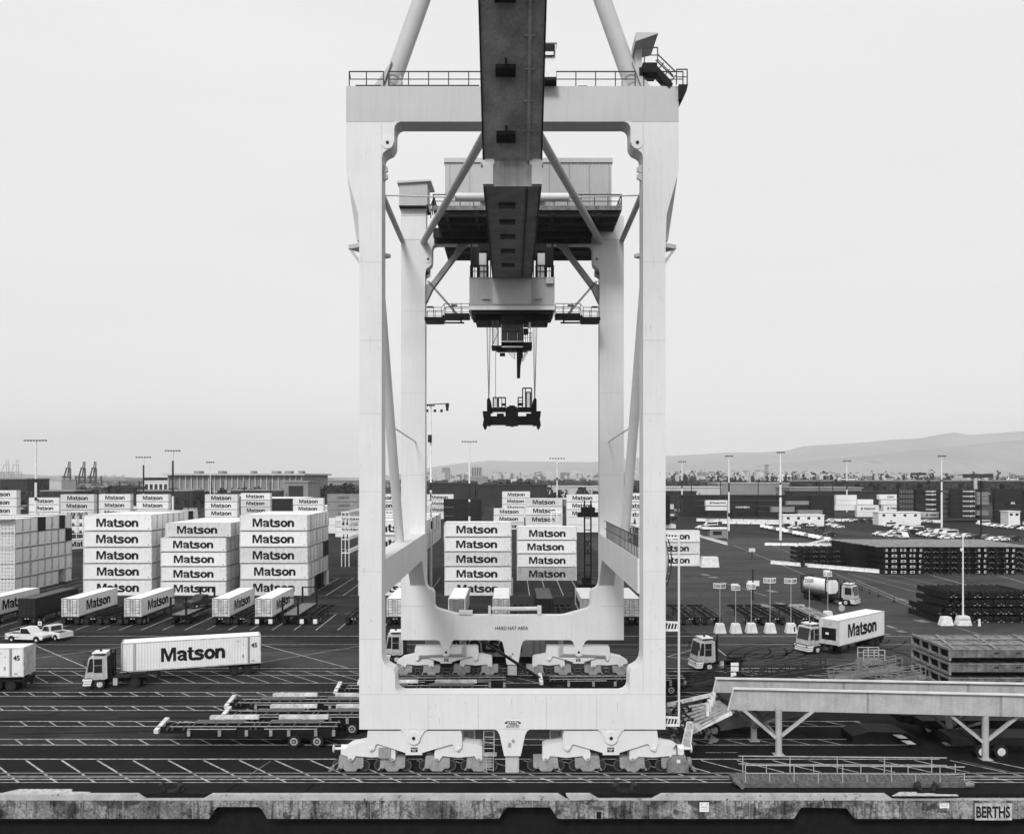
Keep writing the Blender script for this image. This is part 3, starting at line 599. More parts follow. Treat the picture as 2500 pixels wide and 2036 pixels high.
r = MB(); r.railing((XP(1041, 91), 91.2, ZP(525, 91)), (XP(1056, 91), 91.2, ZP(525, 91)), 1.1, .5, .04); r.railing((XP(1054, 91), 90, ZP(540, 91)), (XP(1062, 91), 90, ZP(520, 91)), 1.3, .4, .05); r.build('access_stair_rail', rail_m, crane)
# ---- trolley with electric house and operator cabin
Dt = 84.6
tr = MB().box(XP(1146, Dt), XP(1354, Dt), Dt, Dt + 5.2, ZP(746, Dt), ZP(678, Dt)).build('trolley_house', mat('trolley_cladding', .45, .7, .15, .5, bump=('X', 2.6, .9)), crane)
MB().box(XP(1204, Dt), XP(1296, Dt), Dt - .05, Dt, ZP(743, Dt), ZP(681, Dt)).build('smooth_panel', crane_g, tr)
MB().box(XP(1145.5, Dt), XP(1354.5, Dt), Dt - .08, Dt + 5.3, ZP(757, Dt), ZP(747, Dt)).build('bottom_band', crane_w, tr)
MB().box(XP(1146, Dt), XP(1354.5, Dt), Dt - .1, Dt + .05, ZP(747, Dt), ZP(745, Dt)).box(XP(1145.5, Dt), XP(1354.5, Dt), Dt - .06, Dt + .05, ZP(679.5, Dt), ZP(677.5, Dt)).box(XP(1178, Dt), XP(1197, Dt), Dt - .15, Dt, ZP(732, Dt), ZP(729.5, Dt)).box(XP(1303, Dt), XP(1322, Dt), Dt - .15, Dt, ZP(732, Dt), ZP(729.5, Dt)).build('trim_strip', seam_m, tr)
MB().box(XP(1333, Dt), XP(1351, Dt), Dt - .35, Dt, ZP(694, Dt), ZP(679, Dt)).build('junction_box', crane_g, tr)
tf = MB()
for s in (-1, 1):
    a, b_ = sorted((s * 4.05, s * 1.98)); tf.box(a, b_, Dt + .3, Dt + .9, 42.0, 43.9) if 0 else None
    tf.box(min(s * 4.05, s * 3.05), max(s * 4.05, s * 3.05), Dt + .6, Dt + 1.0, 41.7, 43.4); tf.box(min(s * 4.08, s * 1.9), max(s * 4.08, s * 1.9), Dt + 1.1, Dt + 1.5, 43.35, 43.75)
    for x in (4.0, 3.9, 2.35, 2.1): tf.box(s * x - .05, s * x + .05, Dt + .4, Dt + .5, 40.5, 43.9)
    tf.box(min(s * 3.5, s * 2.4), max(s * 3.5, s * 2.4), Dt + 2.0, Dt + 2.3, 41.0, 43.6)
    tf.box(s * 3.8 - .04, s * 3.8 + .04, Dt, Dt + .1, 40.5, 41.7); 
    tf.railing((s * 4.05, Dt + .1, 40.55), (s * 2.3, Dt + .1, 40.55), 1.15, .5, .04)
tf.box(-3.4, 3.4, Dt + 2, Dt + 4, 43.7, 44.3)
tf.build('trolley_frame', black_m, crane)
for s in (-1, 1): MB().box(min(s * 3.2, s * 2.5), max(s * 3.2, s * 2.5), Dt + .15, Dt + .4, 40.55, 42.9).build('trolley_post', crane_g, crane)
MB().box(-3.95, 4.0, Dt + .1, Dt + 5.1, 37.0, 37.35).box(-3.6, 3.6, Dt + 1, Dt + 5, 36.5, 37.0).build('trolley_underframe', black_m, crane)
cz0, cz1 = ZP(846, 84.9), ZP(783, 84.9)
cab = MB().box(-1.05, 1.12, 84.95, 87.6, cz0 + .5, ZP(762, 84.9)).prismx([(84.97, cz0 + .52), (85.4, cz0), (87.6, cz0), (87.6, cz0 + .52)], -1.05, 1.12).box(-1.25, 2.0, 85.2, 88, ZP(785, 84.9), ZP(765, 84.9)).build('operator_cabin', black_m, crane)
g = MB()
for (a, b_) in ((-1.0, -.47), (-.43, .5), (.54, 1.06)): g.box(a, b_, 84.92, 84.95, ZP(831, 84.9), ZP(811, 84.9)); g.box(a, b_, 84.92, 84.95, ZP(809.5, 84.9), ZP(792, 84.9))
g.build('windscreen', glass, cab)
f_ = MB(); 
for x in (-1.04, -.45, .52, 1.1): f_.box(x - .015, x + .015, 84.9, 84.93, ZP(833, 84.9), ZP(792, 84.9) if abs(x) > 1 else ZP(812, 84.9))
f_.box(-1.05, 1.12, 84.89, 84.93, ZP(835, 84.9), ZP(832.5, 84.9)).box(-1.0, 1.1, 84.93, 84.96, ZP(848, 84.9), ZP(845, 84.9)); f_.build('window_frame', crane_w, cab)
ld = MB(); xa, xb = XP(1203, 85), XP(1216, 85)
for x in (xa, xb): ld.bar((x, 85, ZP(846, 85)), (x, 85, ZP(782, 85)), .1)
for k in range(13): z = ZP(844 - k * 4.9, 85); ld.bar((xa, 85, z), (xb, 85, z), .05)
ld.bar((xa, 85.1, ZP(785, 85)), (xb + .1, 85.1, ZP(812, 85)), .05).bar((xb, 85.1, ZP(812, 85)), (xa, 85.1, ZP(840, 85)), .05)
ld.build('cabin_ladder', rail_m, crane)
MB().box(XP(1200, 85), XP(1224, 85), 84.9, 87, ZP(850, 85), ZP(844, 85)).box(XP(1211, 85), XP(1288, 85), 85.2, 87, ZP(853.5, 85), ZP(849.5, 85)).box(XP(1277, 85), XP(1299, 85), 84.9, 87, ZP(850, 85), ZP(836, 85)).box(XP(1278, 85), XP(1290, 85), 85, 86, ZP(814, 85), ZP(802, 85)).box(XP(1220, 85), XP(1233, 85), 85.5, 87, ZP(863.5, 85), ZP(860, 85)).build('cabin_platform', black_m, crane)
r = MB(); r.railing((XP(1278, 85), 84.9, ZP(836, 85)), (XP(1298.5, 85), 84.9, ZP(836, 85)), .9, .22, .025).railing((XP(1221, 85), 85.4, ZP(862, 85)), (XP(1232, 85), 85.4, ZP(862, 85)), .5, .25, .025)
for s, a, b_ in ((1, 1242, 1257), (1, 1276, 1290)):
    y0, y1 = (856, 876) if a < 1250 else (876, 856)
    for dd in (0, 6, 11): r.bar((XP(a, 85), 85.2, ZP(y0 - dd + 6, 85)), (XP(b_, 85), 85.2, ZP(y1 - dd, 85)), .05)
    r.bar((XP(a, 85), 85.2, ZP(853, 85)), (XP(a, 85), 85.2, ZP(y0 + 6, 85)), .05); r.bar((XP(b_, 85), 85.2, ZP(853, 85)), (XP(b_, 85), 85.2, ZP(y1, 85)), .05)
r.build('cabin_rail', rail_m, crane)
MB().cyl((XP(1293, 85), 85.3, ZP(800, 85)), (XP(1293, 85), 85.3, ZP(784, 85)), .16, 10, .05).cyl((XP(1295, 85), 85.3, ZP(836, 85)), (XP(1295, 85), 85.3, ZP(786, 85)), .04, 6).build('deck_lamp', crane_g, crane)
MB().prism([(XP(1261.5, 85), ZP(850, 85)), (XP(1277, 85), ZP(850, 85)), (XP(1275, 85), ZP(873, 85)), (XP(1271, 85), ZP(893, 85)), (XP(1270, 85), ZP(922, 85)), (XP(1262, 85), ZP(922, 85))], 85.3, 85.7).build('sway_camera_mast', black_m, crane)
# ---- writing
put_text(crane, 'HARD HAT AREA', 3.5, 0.38, (XP(1249.5, DR), DR - .012, ZP(1533, DR)), ink, bold=0.012)
sg = MB().box(XP(1232, DF), XP(1272, DF), DF - .03, DF - .004, ZP(1777, DF), ZP(1758, DF)).build('warning_sign', mat('sign_white', .72, .7), crane)
MB().box(XP(1232.5, DF), XP(1239, DF), DF - .036, DF - .0305, ZP(1766, DF), ZP(1762, DF)).box(XP(1265, DF), XP(1271.5, DF), DF - .036, DF - .0305, ZP(1766, DF), ZP(1762, DF)).build('sign_band', ink, sg)
put_text(sg, 'RESTRICTED', .95, .1, (XP(1252, DF), DF - .04, ZP(1760.3, DF)), ink, bold=.01); put_text(sg, 'AREA', .66, .16, (XP(1252, DF), DF - .04, ZP(1765.2, DF)), ink, bold=.02)
for k in range(2): put_text(sg, ('AUTHORIZED', 'PERSONNEL ONLY')[k], .95, .07, (XP(1252, DF), DF - .04, ZP(1770 + 3.4 * k, DF)), ink)
# ---- tie-down leg and centre stool
for D, yb in ((DF, 1887), (DR, 1649)):
    s = F / D; x0 = .03
    MB().box(x0 - .5, x0 + .47, D + .2, D + 1.2, .02, ZP(1845, DF) + .1 if D == DF else 1.3).build('stowage_pin_housing', mat('pin_housing%d' % int(D), .5, .65, .15, 1.2, .2), crane)
    MB().box(x0 - .3, x0 - .1, D - .03, D + .02, 1.9, 2.2).cyl((x0 + .05, D - .06, 2.35), (x0 + .05, D, 2.35), .12, 10).build('lock_fitting', bogie_m, crane)
# ---- travel gear: equalizer beams, rockers, wheel bogies
def Z3(zx, zy): return (XP(780 + zx / 4.4417, DF), ZP(1720 + zy / 4.443, DF))
eqp = [(520,287),(1530,287),(1543,330),(1545,420),(1540,470),(1525,492),(1500,506),(1478,500),(1465,480),(1440,435),(1415,437),(1110,527),(1112,550),(930,550),(930,527),(630,430),(608,436),(600,458),(590,492),(570,505),(548,508),(530,495),(522,460),(505,420)]
rlp = [(222,520),(290,478),(312,462),(320,455),(500,415),(640,445),(800,495),(816,515),(817,600),(806,622),(780,636),(757,612),(720,577),(550,585),(385,570),(362,606),(345,628),(325,636),(305,622),(296,575),(222,552)]
rrp = [(1240,545),(1252,500),(1270,472),(1440,440),(1552,415),(1740,450),(1763,470),(1765,600),(1750,628),(1727,636),(1706,612),(1680,570),(1500,588),(1330,570),(1300,614),(1285,630),(1268,636),(1247,615)]
bgp = [(200,582),(230,572),(380,590),(465,592),(465,690),(440,712),(405,712),(380,742),(272,742),(245,712),(215,712),(190,690)]
def gear(sgn, dy, side):
    def Q(pts, off=0):
        p = [Z3(a, b) for a, b in pts]; p = [(x + off, z) for x, z in p]
        return [(-x + .06, z) for x, z in p][::-1] if sgn > 0 else p
    Y = DF + dy
    e = MB().prism(Q(eqp), Y + .12, Y + 1.62).build('equalizer_beam', crane_w, crane)
    mb_ = MB(); zx = Z3(1025, 492); x = zx[0] if sgn < 0 else -zx[0] + .06
    pla = MB().box(x - .24, x + .24, Y + .1, Y + .13, zx[1] - .16, zx[1] + .16).build('name_plate', black_m, e)
    put_text(pla, 'EMERGENCY', .42, .08, (x, Y + .09, zx[1] + .05), inkw); put_text(pla, 'STOP', .22, .08, (x, Y + .09, zx[1] - .07), inkw)
    for pts, pins in ((rlp, ((550, 485), (326, 612), (780, 612))), (rrp, ((1497, 485), (1268, 612), (1727, 612)))):
        rk = MB().prism(Q(pts), Y + .3, Y + 1.45).build('rocker_beam', crane_w, crane)
        for a, b_ in pins:
            (px_, pz_) = Z3(a, b_); px_ = px_ if sgn < 0 else -px_ + .06; f0 = .05 if b_ < 500 else .24
            MB().cyl((px_, Y + f0, pz_), (px_, Y + .4, pz_), .13, 14).cyl((px_, Y + f0 - .03, pz_ + .02), (px_, Y + f0, pz_ + .02), .06, 8).build('pin', crane_w if b_ < 500 else seam_m, rk)
    for c in (328, 783, 1272, 1727):
        off = (c - 328) / 4.4417 * DF / F
        bo_ = MB().prism(Q(bgp, off), Y + .42, Y + 1.2); cx, cz = Z3(328, 650); cx += off; cx = cx if sgn < 0 else -cx + .06
        cx += .0
        bogie = bo_.cyl((cx, Y + .36, cz - .02), (cx, Y + .42, cz - .02), .12, 12).build('wheel_bogie', bogie_m, crane)
        for w in (-1, 1):
            wx = cx + w * .72; wz = .4
            MB().cyl((wx, Y + .34, .44), (wx, Y + .44, .44), .19, 16).build('axle_cover', bogie_m, bogie, True)
            wx2 = wx + w * .22; wh_ = MB().cyl((wx2, Y + .55, .42), (wx2, Y + .75, .42), .42, 26); [wh_.add([(wx2 + math.cos(6.2832 * (i + e_) / 26) * q, Y + .54, .42 + math.sin(6.2832 * (i + e_) / 26) * q) for q in (.35, .42) for e_ in (0, 1)], [(0, 1, 3, 2)]) for i in range(0)]; wo_ = wh_.build('wheel', dark_m, bogie, True)
            rg_ = MB(); vs_ = [(wx2 + math.cos(6.2832 * i / 26) * q, Y + .54, .42 + math.sin(6.2832 * i / 26) * q) for q in (.34, .4) for i in range(26)]; rg_.add(vs_, [(i, (i + 1) % 26, (i + 1) % 26 + 26, i + 26) for i in range(26)]); rg_.add([], [])
            mo_ = rg_.build('wheel_flange', MATS.get('flange_dark') or mat('flange_dark', .09, .6), bogie)
        MB().bar((cx + sgn * .75, Y + .5, .5), (cx + sgn * 1.02, Y + .45, .1), .1).build('rail_sweep', bogie_m, bogie)
for dy in (0, DR - DF):
    gear(-1, dy, 'left'); gear(1, dy, 'right')
x, z = Z3(700, 530); MB().box(x - .42, x + .42, DF + .16, DF + .36, z - .38, z + .36).build('drive_gearbox', bogie_m, crane)
for s in (-1, 1):
    b = MB(); X = lambda zx: (Z3(zx, 0)[0] if s < 0 else -Z3(zx, 0)[0] + .06)
    b.cyl((X(290), DF + .8, Z3(0, 512)[1]), (X(130), DF + .8, Z3(0, 512)[1]), .1, 10).cyl((X(290), DF + .8, Z3(0, 505)[1]), (X(215), DF + .8, Z3(0, 505)[1]), .26, 12).cyl((X(136), DF + .8, Z3(0, 512)[1]), (X(126), DF + .8, Z3(0, 512)[1]), .3, 12)
    b.build('rail_buffer', crane_w, crane, True)
    wr = MB(); 
    for k in range(3): wr.path([(X(200 - 30 * k), DF + .4, .7 - .1 * k), (X(110 + 20 * k), DF + .3, .35), (X(90 + 10 * k), DF + .3, .05)], .02, 5)
    wr.build('cable_guide', railw_m, crane)
# ladder between the bogies, ladder cage rails
ld = MB()
for zx in (1780, 1892): ld.bar((Z3(zx, 0)[0], DF + .3, Z3(0, 270)[1]), (Z3(zx, 0)[0], DF + .3, Z3(0, 565)[1]), .06)
for zx in (1808, 1884): ld.bar((Z3(zx, 0)[0], DF + .25, Z3(0, 560)[1]), (Z3(zx, 0)[0], DF + .25, Z3(0, 735)[1]), .05)
for k in range(5): ld.bar((Z3(1780, 0)[0], DF + .3, Z3(0, 300 + 62 * k)[1]), (Z3(1892, 0)[0], DF + .3, Z3(0, 300 + 62 * k)[1]), .045)
for k in range(5): ld.bar((Z3(1808, 0)[0], DF + .25, Z3(0, 595 + 30 * k)[1]), (Z3(1884, 0)[0], DF + .25, Z3(0, 595 + 30 * k)[1]), .04)
ld.box(Z3(1775, 0)[0], Z3(1920, 0)[0], DF + .2, DF + .9, Z3(0, 568)[1], Z3(0, 556)[1]); ld.build('access_ladder', railw_m, crane)
for s in (-1, 1):
    a, b_ = (1550, 1675); xa, xb = sorted(((Z3(a, 0)[0] if s < 0 else -Z3(a, 0)[0] + .06), (Z3(b_, 0)[0] if s < 0 else -Z3(b_, 0)[0] + .06)))
    g = MB().railing((xa, DF + 1.3, Z3(0, 430)[1]), (xb, DF + 1.3, Z3(0, 430)[1]), .65, .7, .035, False)
    for k in range(9): g.bar((xa + (xb - xa) * k / 9, DF + 1.3, Z3(0, 430)[1]), (xa + (xb - xa) * k / 9, DF + 1.3, Z3(0, 430)[1] + .6), .02)
    g.build('guard_rail', railw_m, crane)
# pipes on the rear equalizers
for s in (-1, 1):
    pp = MB(); X = lambda px: XP(px if s < 0 else 2502 - px, DR)
    for k in range(4):
        x1 = X(1128 + k * 3.2); pp.path([(x1, DR + .02, ZP(1562, DR)), (x1, DR + .02, ZP(1596 + k * 2, DR)), (X(1024 + k), DR + .02, ZP(1600 + k * 1.2, DR)), (X(1022 + k), DR + .02, ZP(1608, DR))], .03, 5)
    pp.build('cable_conduit', seam_m, crane)
# white walkway gear and rails on the rear sill and right tie beam
MB().cyl((XP(1200, DR), DR + .5, ZP(1488, DR)), (XP(1318, DR), DR + .5, ZP(1487, DR)), .22, 12).box(XP(1312, DR), XP(1322, DR), DR + .2, DR + .8, ZP(1500, DR), ZP(1480, DR)).box(XP(1192, DR), XP(1198, DR), DR + .2, DR + .6, ZP(1500, DR), ZP(1480, DR)).box(XP(1120, DR), XP(1153, DR), DR + .2, DR + 1, ZP(1500, DR), ZP(1492, DR)).build('stowed_gangway', mat('gangway_white', .6, .6, .2, 1), crane)
r = MB()
for k in range(26):
    y = DF + 2.2 + k * .85; r.bar((9.3, y, 15.15), (9.3, y, 16.75), .07)
r.bar((9.3, DF + 2.2, 16.75), (9.3, DR - 5, 16.75), .06).bar((9.3, DF + 2.2, 16.0), (9.3, DR - 5, 16.0), .05)
for k in range(18):
    y = DF + 2.2 + k * .85; r.bar((10.8, y, 15.15), (10.8, y, 16.75), .06)
r.bar((10.8, DF + 2.2, 16.75), (10.8, DF + 17, 16.75), .06).bar((10.8, DF + 2.2, 16.0), (10.8, DF + 17, 16.0), .05)
r.build('tie_beam_railing', rail_m, crane)
# cable reel behind the right front leg, pole and brackets
rl = MB(); D = 66.5
cx, cz = XP(1640, D), ZP(1245, D)
rl.cyl((cx - .35, D, cz), (cx - .3, D, cz), 1.35, 30).cyl((cx + .3, D, cz), (cx + .35, D, cz), 1.35, 30) if 0 else None
rl.box(XP(1614, D), XP(1636, D), D, D + 2.2, ZP(1280, D), ZP(1207, D)); rl.build('electrical_cabinet', dark_m, crane)
g = MB()
for k in range(7):
    a = R(-60 + k * 26)
arc = [(XP(1624, D) + 1.05 * math.cos(R(t)), D + .2, ZP(1235, D) + 1.15 * math.sin(R(t)) ) for t in range(75, -80, -15)]
g.path(arc, .07, 6); g.path([(x + .35, y + .3, z) for x, y, z in arc], .07, 6)
for a, b_ in zip(arc, arc[1:]): g.bar(a, (a[0] + .35, a[1] + .3, a[2]), .05)
g.bar((XP(1655, D), D + .2, ZP(1210, D)), (XP(1656, D), D + .2, ZP(1285, D)), .12)
g.build('reel_guard', rail_m, crane)
MB().box(XP(1622, D), XP(1652, D), D + .3, D + 1.8, ZP(1290, D), ZP(1281, D)).box(XP(1628, D), XP(1646, D), D + .2, D + .3, ZP(1243, D), ZP(1231, D)).build('reel_bracket', white_m, crane)
arc = [(XP(1603, D) + 1.15 * math.cos(R(t)), D + .1, ZP(1368, D) + 2.6 * math.sin(R(t))) for t in range(62, -64, -14)]
ch = MB().path(arc, .05, 6); arc2 = [(x - .22, y, z) for x, y, z in arc]; ch.path(arc2, .035, 6)
ch.build('cable_chute_rail', rail_m, crane)
w = MB()
for (p, q) in zip(arc, arc[1:]): w.add([(p[0] - .2, D + .16, p[2]), (q[0] - .2, D + .16, q[2]), (q[0] - 1.2, D + .5, q[2]), (p[0] - 1.2, D + .5, p[2])], [(0, 1, 2, 3)])
for (x_, y_, z_) in arc: w.bar((x_, D + .1, z_), (x_ - .6, D + .3, z_ - .2), .04)
w.build('cable_chute', white_m, crane)
D = 63.2
MB().cyl((XP(1657.5, D), D, ZP(1772, D)), (XP(1657.5, D), D, ZP(1302, D)), .085, 12).build('conduit_pole', crane_w, crane, True)
for py, hh in ((1300, 15), (1516, 24), (1748, 24)):
    b = MB(); x0, x1 = XP(1624, D), XP(1656, D); z0, z1 = ZP(py + hh, D), ZP(py, D)
    b.bar((x0, D, z0 + .06), (x1, D, z0 + .06), .14).bar((x0, D, z1 - .06), (x1, D, z1 - .12), .14)
    for k in range(4): xx = x0 + (x1 - x0) * (.1 + .24 * k); b.bar((xx, D, z0), (xx + .18, D, z1), .07)
    b.build('pole_bracket', white_m, crane)
# storm anchor motor and hanging buffer at the right end
m_ = MB(); xx, zz = XP(1655, DF), .08
m_.prism([(xx - .75, zz), (xx + .75, zz), (xx + .72, zz + .75), (xx + .4, zz + 1.15), (xx - .3, zz + 1.2), (xx - .72, zz + .7)], DF - .1, DF + .9)
m_.cyl((xx + .72, DF + .4, zz + .6), (xx + 1.0, DF + .4, zz + .6), .38, 14)
m_.build('rail_clamp', rust_m, crane); 
MB().box(xx - .1, xx + .15, DF - .14, DF - .11, zz + .72, zz + .95).build('clamp_label', white_m, crane)
MB().path([(XP(1645, DF), DF + .1, ZP(1828, DF)), (XP(1652, DF), DF, ZP(1818, DF)), (XP(1653, DF), DF, ZP(1845, DF))], .04, 6).build('loose_cable', black_m, crane)
# ---- the spreader: hangs from the crane, a thing of its own
Ds = 86.0
sp = thing('spreader', 'dark container spreader hanging on ropes under the crane cabin', 'spreader', (0.0, Ds, ZP(1040, Ds)))
def S(px, py): return XP(px, Ds), ZP(py, Ds)
bd = MB().box(XP(1196, Ds), XP(1304, Ds), Ds, Ds + 1.6, ZP(1036, Ds), ZP(1016, Ds))
for k in range(2): pass
bd.box(XP(1234, Ds), XP(1265, Ds), Ds - .3, Ds + 2, ZP(1038, Ds), ZP(1006, Ds)).prism([S(1243,1038), S(1258,1038), S(1252,1041), S(1248,1041)], Ds, Ds + 1)
bd.box(XP(1213, Ds), XP(1230, Ds), Ds + .2, Ds + 1.4, ZP(1018, Ds), ZP(1009, Ds)).box(XP(1285, Ds), XP(1301, Ds), Ds + .2, Ds + 1.4, ZP(1018, Ds), ZP(1009, Ds))
bd.build('spreader_body', black_m, sp)
for s in (0, 1):
    P = lambda a, b_: S(a if not s else 2499 - a, b_)
    MB().prism([P(1178.5,1004), P(1197,1004), P(1197,1038), P(1188,1037), P(1186,1044), P(1182,1047), P(1178.5,1038), P(1181,1024), P(1179,1012)], Ds - .2, Ds + 2.3).build('end_beam', black_m, sp)
    MB().prism([P(1188.5,1008), P(1188.5,975), P(1191,971), P(1195,971), P(1198,978), P(1202,1000), P(1202,1008)], Ds + .3, Ds + 1.3).build('sheave_block', black_m, sp)
    rp = MB()
    for a in (1187.5, 1190, 1194, 1197): X0, Z0 = P(a, 781); X1, Z1 = P(1193 + (a - 1192) * .15, 972); rp.cyl((X0, Ds + (0.3 if a < 1192 else 1.6), Z0), (X1, Ds + .8, Z1), .022, 5)
    rp.build('hoist_rope', mat('wire_rope%d' % s, .12, .6), sp)
MB().box(XP(1200, Ds), XP(1300, Ds), Ds + .2, Ds + 1.4, ZP(1004, Ds), ZP(995, Ds)).box(XP(1243, Ds), XP(1257, Ds), Ds + .3, Ds + 1.2, ZP(993, Ds), ZP(989, Ds)).box(XP(1237, Ds), XP(1262, Ds), Ds + .3, Ds + 1.2, ZP(995, Ds), ZP(992, Ds)).build('head_block', black_m, sp)
MB().cyl((XP(1210, Ds), Ds + .5, ZP(852, Ds)), (XP(1209.5, Ds), Ds + .5, ZP(975, Ds)), .025, 5).build('power_cable', black_m, sp)
fr = MB()
def cage(x0, x1, y0, y1, rungs):
    (a, z0), (b_, z1) = S(x0, y1), S(x1, y0)
    for x in (a, b_): fr.bar((x, Ds + .3, z0), (x, Ds + .3, z1), .11)
    for k in range(rungs + 1): z = z0 + (z1 - z0) * k / rungs; fr.bar((a, Ds + .3, z), (b_, Ds + .3, z), .06)
    fr.bar((a, Ds + .3, z1), (b_, Ds + .3, z1), .12)
cage(1204, 1214.5, 970, 994, 5); cage(1217, 1234, 970, 994, 1); fr.box(XP(1225, Ds), XP(1234, Ds), Ds + .25, Ds + .4, ZP(990, Ds), ZP(984, Ds)); fr.bar((*S(1225, 0)[:1], Ds + .3, ZP(994, Ds)), (XP(1225, Ds), Ds + .3, ZP(971, Ds)), .08)
fr.build('ladder_cage', black_m, sp); fr = MB()
cage(1265, 1276, 970, 994, 3); cage(1276, 1298, 947, 994, 1); cage(1285, 1295, 957, 994, 9); fr.box(XP(1265, Ds), XP(1275, Ds), Ds + .25, Ds + .4, ZP(990, Ds), ZP(983, Ds)); fr.bar((XP(1283, Ds), Ds + .3, ZP(994, Ds)), (XP(1283, Ds), Ds + .3, ZP(947, Ds)), .1)
fr.build('ladder_cage', black_m, sp)
# ---------------------------------------------------------------- shipping containers
CL, CW, CH = 12.19, 2.44, 2.9
BIND = {}
def container_kit(color, text, door=None, L=CL, Hh=CH, dots=True, tm=None, tw=7.45, th=1.62, simple=False, sub=None, tdx=-0.05):
    """local: long side along X, base z=0, lettered face towards -Y; door: None, -1, +1"""
    key = (color, text, door, L, Hh, tm.name if tm else '', tw, simple, tdx)
    if key in BIND: return BIND[key]
    bm_ = {'w': cont_w, 'v': cont_v, 'u': cont_u, 'g': cont_g, 'd': cont_d, 'm': MATS.get('mid_container') or mat('mid_container', .42, .65, .2, .7, .2, bump=('X', 1.1, .6))}[color]
    b = MB(); e = .06
    b.box(-L/2 + e, L/2 - e, -CW/2 + e*.6, CW/2 - e*.6, .1, Hh - .06)
    kit = [('root', kit_part('container_body', b, bm_)[1])]
    fr = MB()
    for x in (-L/2, L/2 - .16):
        for y in (-CW/2, CW/2 - .16): fr.box(x, x + .16, y, y + .16, 0, Hh)
    for y in (-CW/2 + .005, CW/2 - .085): fr.box(-L/2 + .16, L/2 - .16, y, y + .08, Hh - .1, Hh - .01); fr.box(-L/2 + .16, L/2 - .16, y, y + .08, .03, .16)
    for x in (-L/2 + .005, L/2 - .085): fr.box(x, x + .08, -CW/2 + .16, CW/2 - .16, Hh - .12, Hh - .01); fr.box(x, x + .08, -CW/2 + .16, CW/2 - .16, .03, .16)
    kit.append(kit_part('corner_frame', fr, {'w': frame_m, 'v': frame_m, 'u': frame_m, 'm': frame_m, 'g': cont_g, 'd': cont_d}[color]))
    rf = MB().box(-L/2 + .1, L/2 - .1, -CW/2 + .1, CW/2 - .1, Hh - .07, Hh - .03)
    kit.append(kit_part('roof_panel', rf, {'w': roof_w, 'v': roof_w, 'u': roof_w, 'm': roof_w, 'g': MATS.get('grey_roof') or mat('grey_roof', .2, .7, .2, .5), 'd': MATS.get('dark_roof') or mat('dark_roof', .1, .8, .3, .5)}[color]))
    if not simple and color in 'wvu':
        dk = MB(); yy = -CW/2 + .03
        for k in range(5): dk.box(L/2 - 1.25 + .1 * (k % 3), L/2 - 1.17 + .1 * (k % 3), yy - .012, yy, Hh - .45 - .1 * k, Hh - .4 - .1 * k)
        dk.box(L/2 - .7, L/2 - .5, yy - .012, yy, .3, .5).box(L/2 - .62, L/2 - .54, yy - .012, yy, Hh - .75, Hh - .68).box(L/2 - .35, L/2 - .3, yy - .012, yy, Hh - .8, Hh - .7)
        for ex in (-1, 1):
            xx = ex * (L/2 - .045); dk.box(min(xx, xx + ex * .02), max(xx, xx + ex * .02), .75, .85, .4, .7)
        kit.append(kit_part('marking', dk, seam_m))
    if door:
        xx = door * (L/2 - .02); d = MB()
        d.box(min(xx - door*.05, xx), max(xx - door*.05, xx), -CW/2 + .16, -.02, .14, Hh - .12); d.box(min(xx - door*.05, xx), max(xx - door*.05, xx), .02, CW/2 - .16, .14, Hh - .12)
        br = MB(); a, c = sorted((xx + door*.01, xx + door*.05))
        for y in (-.95, -.35, -.09, .09, .35, .95): br.box(a, c, y - .02, y + .02, .1, Hh - .1)
        for z in (.5, .95, 1.35, 1.75, 2.15, 2.5):
            for y in (-.66, .66): br.box(a, c - .02, y - .42, y + .42, z - .02, z + .02)
        br.box(a, c, -.95, -.8, .55, .75)
        kit.append(kit_part('door', d, door_m if color in 'wvu' else {'m': cont_g, 'g': cont_g, 'd': cont_d}[color], [kit_part('locking_bars', br, bar_m if color != 'd' else (MATS.get('cross_grey') or mat('cross_grey', .06, .8, .4, 3)))]))
    if text:
        tmh = moved(text_mesh(text, tw, th * Hh / 2.9, tm or ink), tdx, -CW/2 + .02, Hh * .5 if not sub else Hh * .5)
        kit.append(('lettering', tmh, []))
    BIND[key] = kit; return kit
TN = {1: ['only'], 2: ['bottom', 'top'], 3: ['bottom', 'middle', 'top'], 4: ['bottom', 'second', 'third', 'top'], 5: ['bottom', 'second', 'middle', 'fourth', 'top'], 6: ['bottom', 'second', 'third', 'fourth', 'fifth', 'top']}
WM = 'Matson'
HIDDEN = MB(); rsh = random.Random(31)
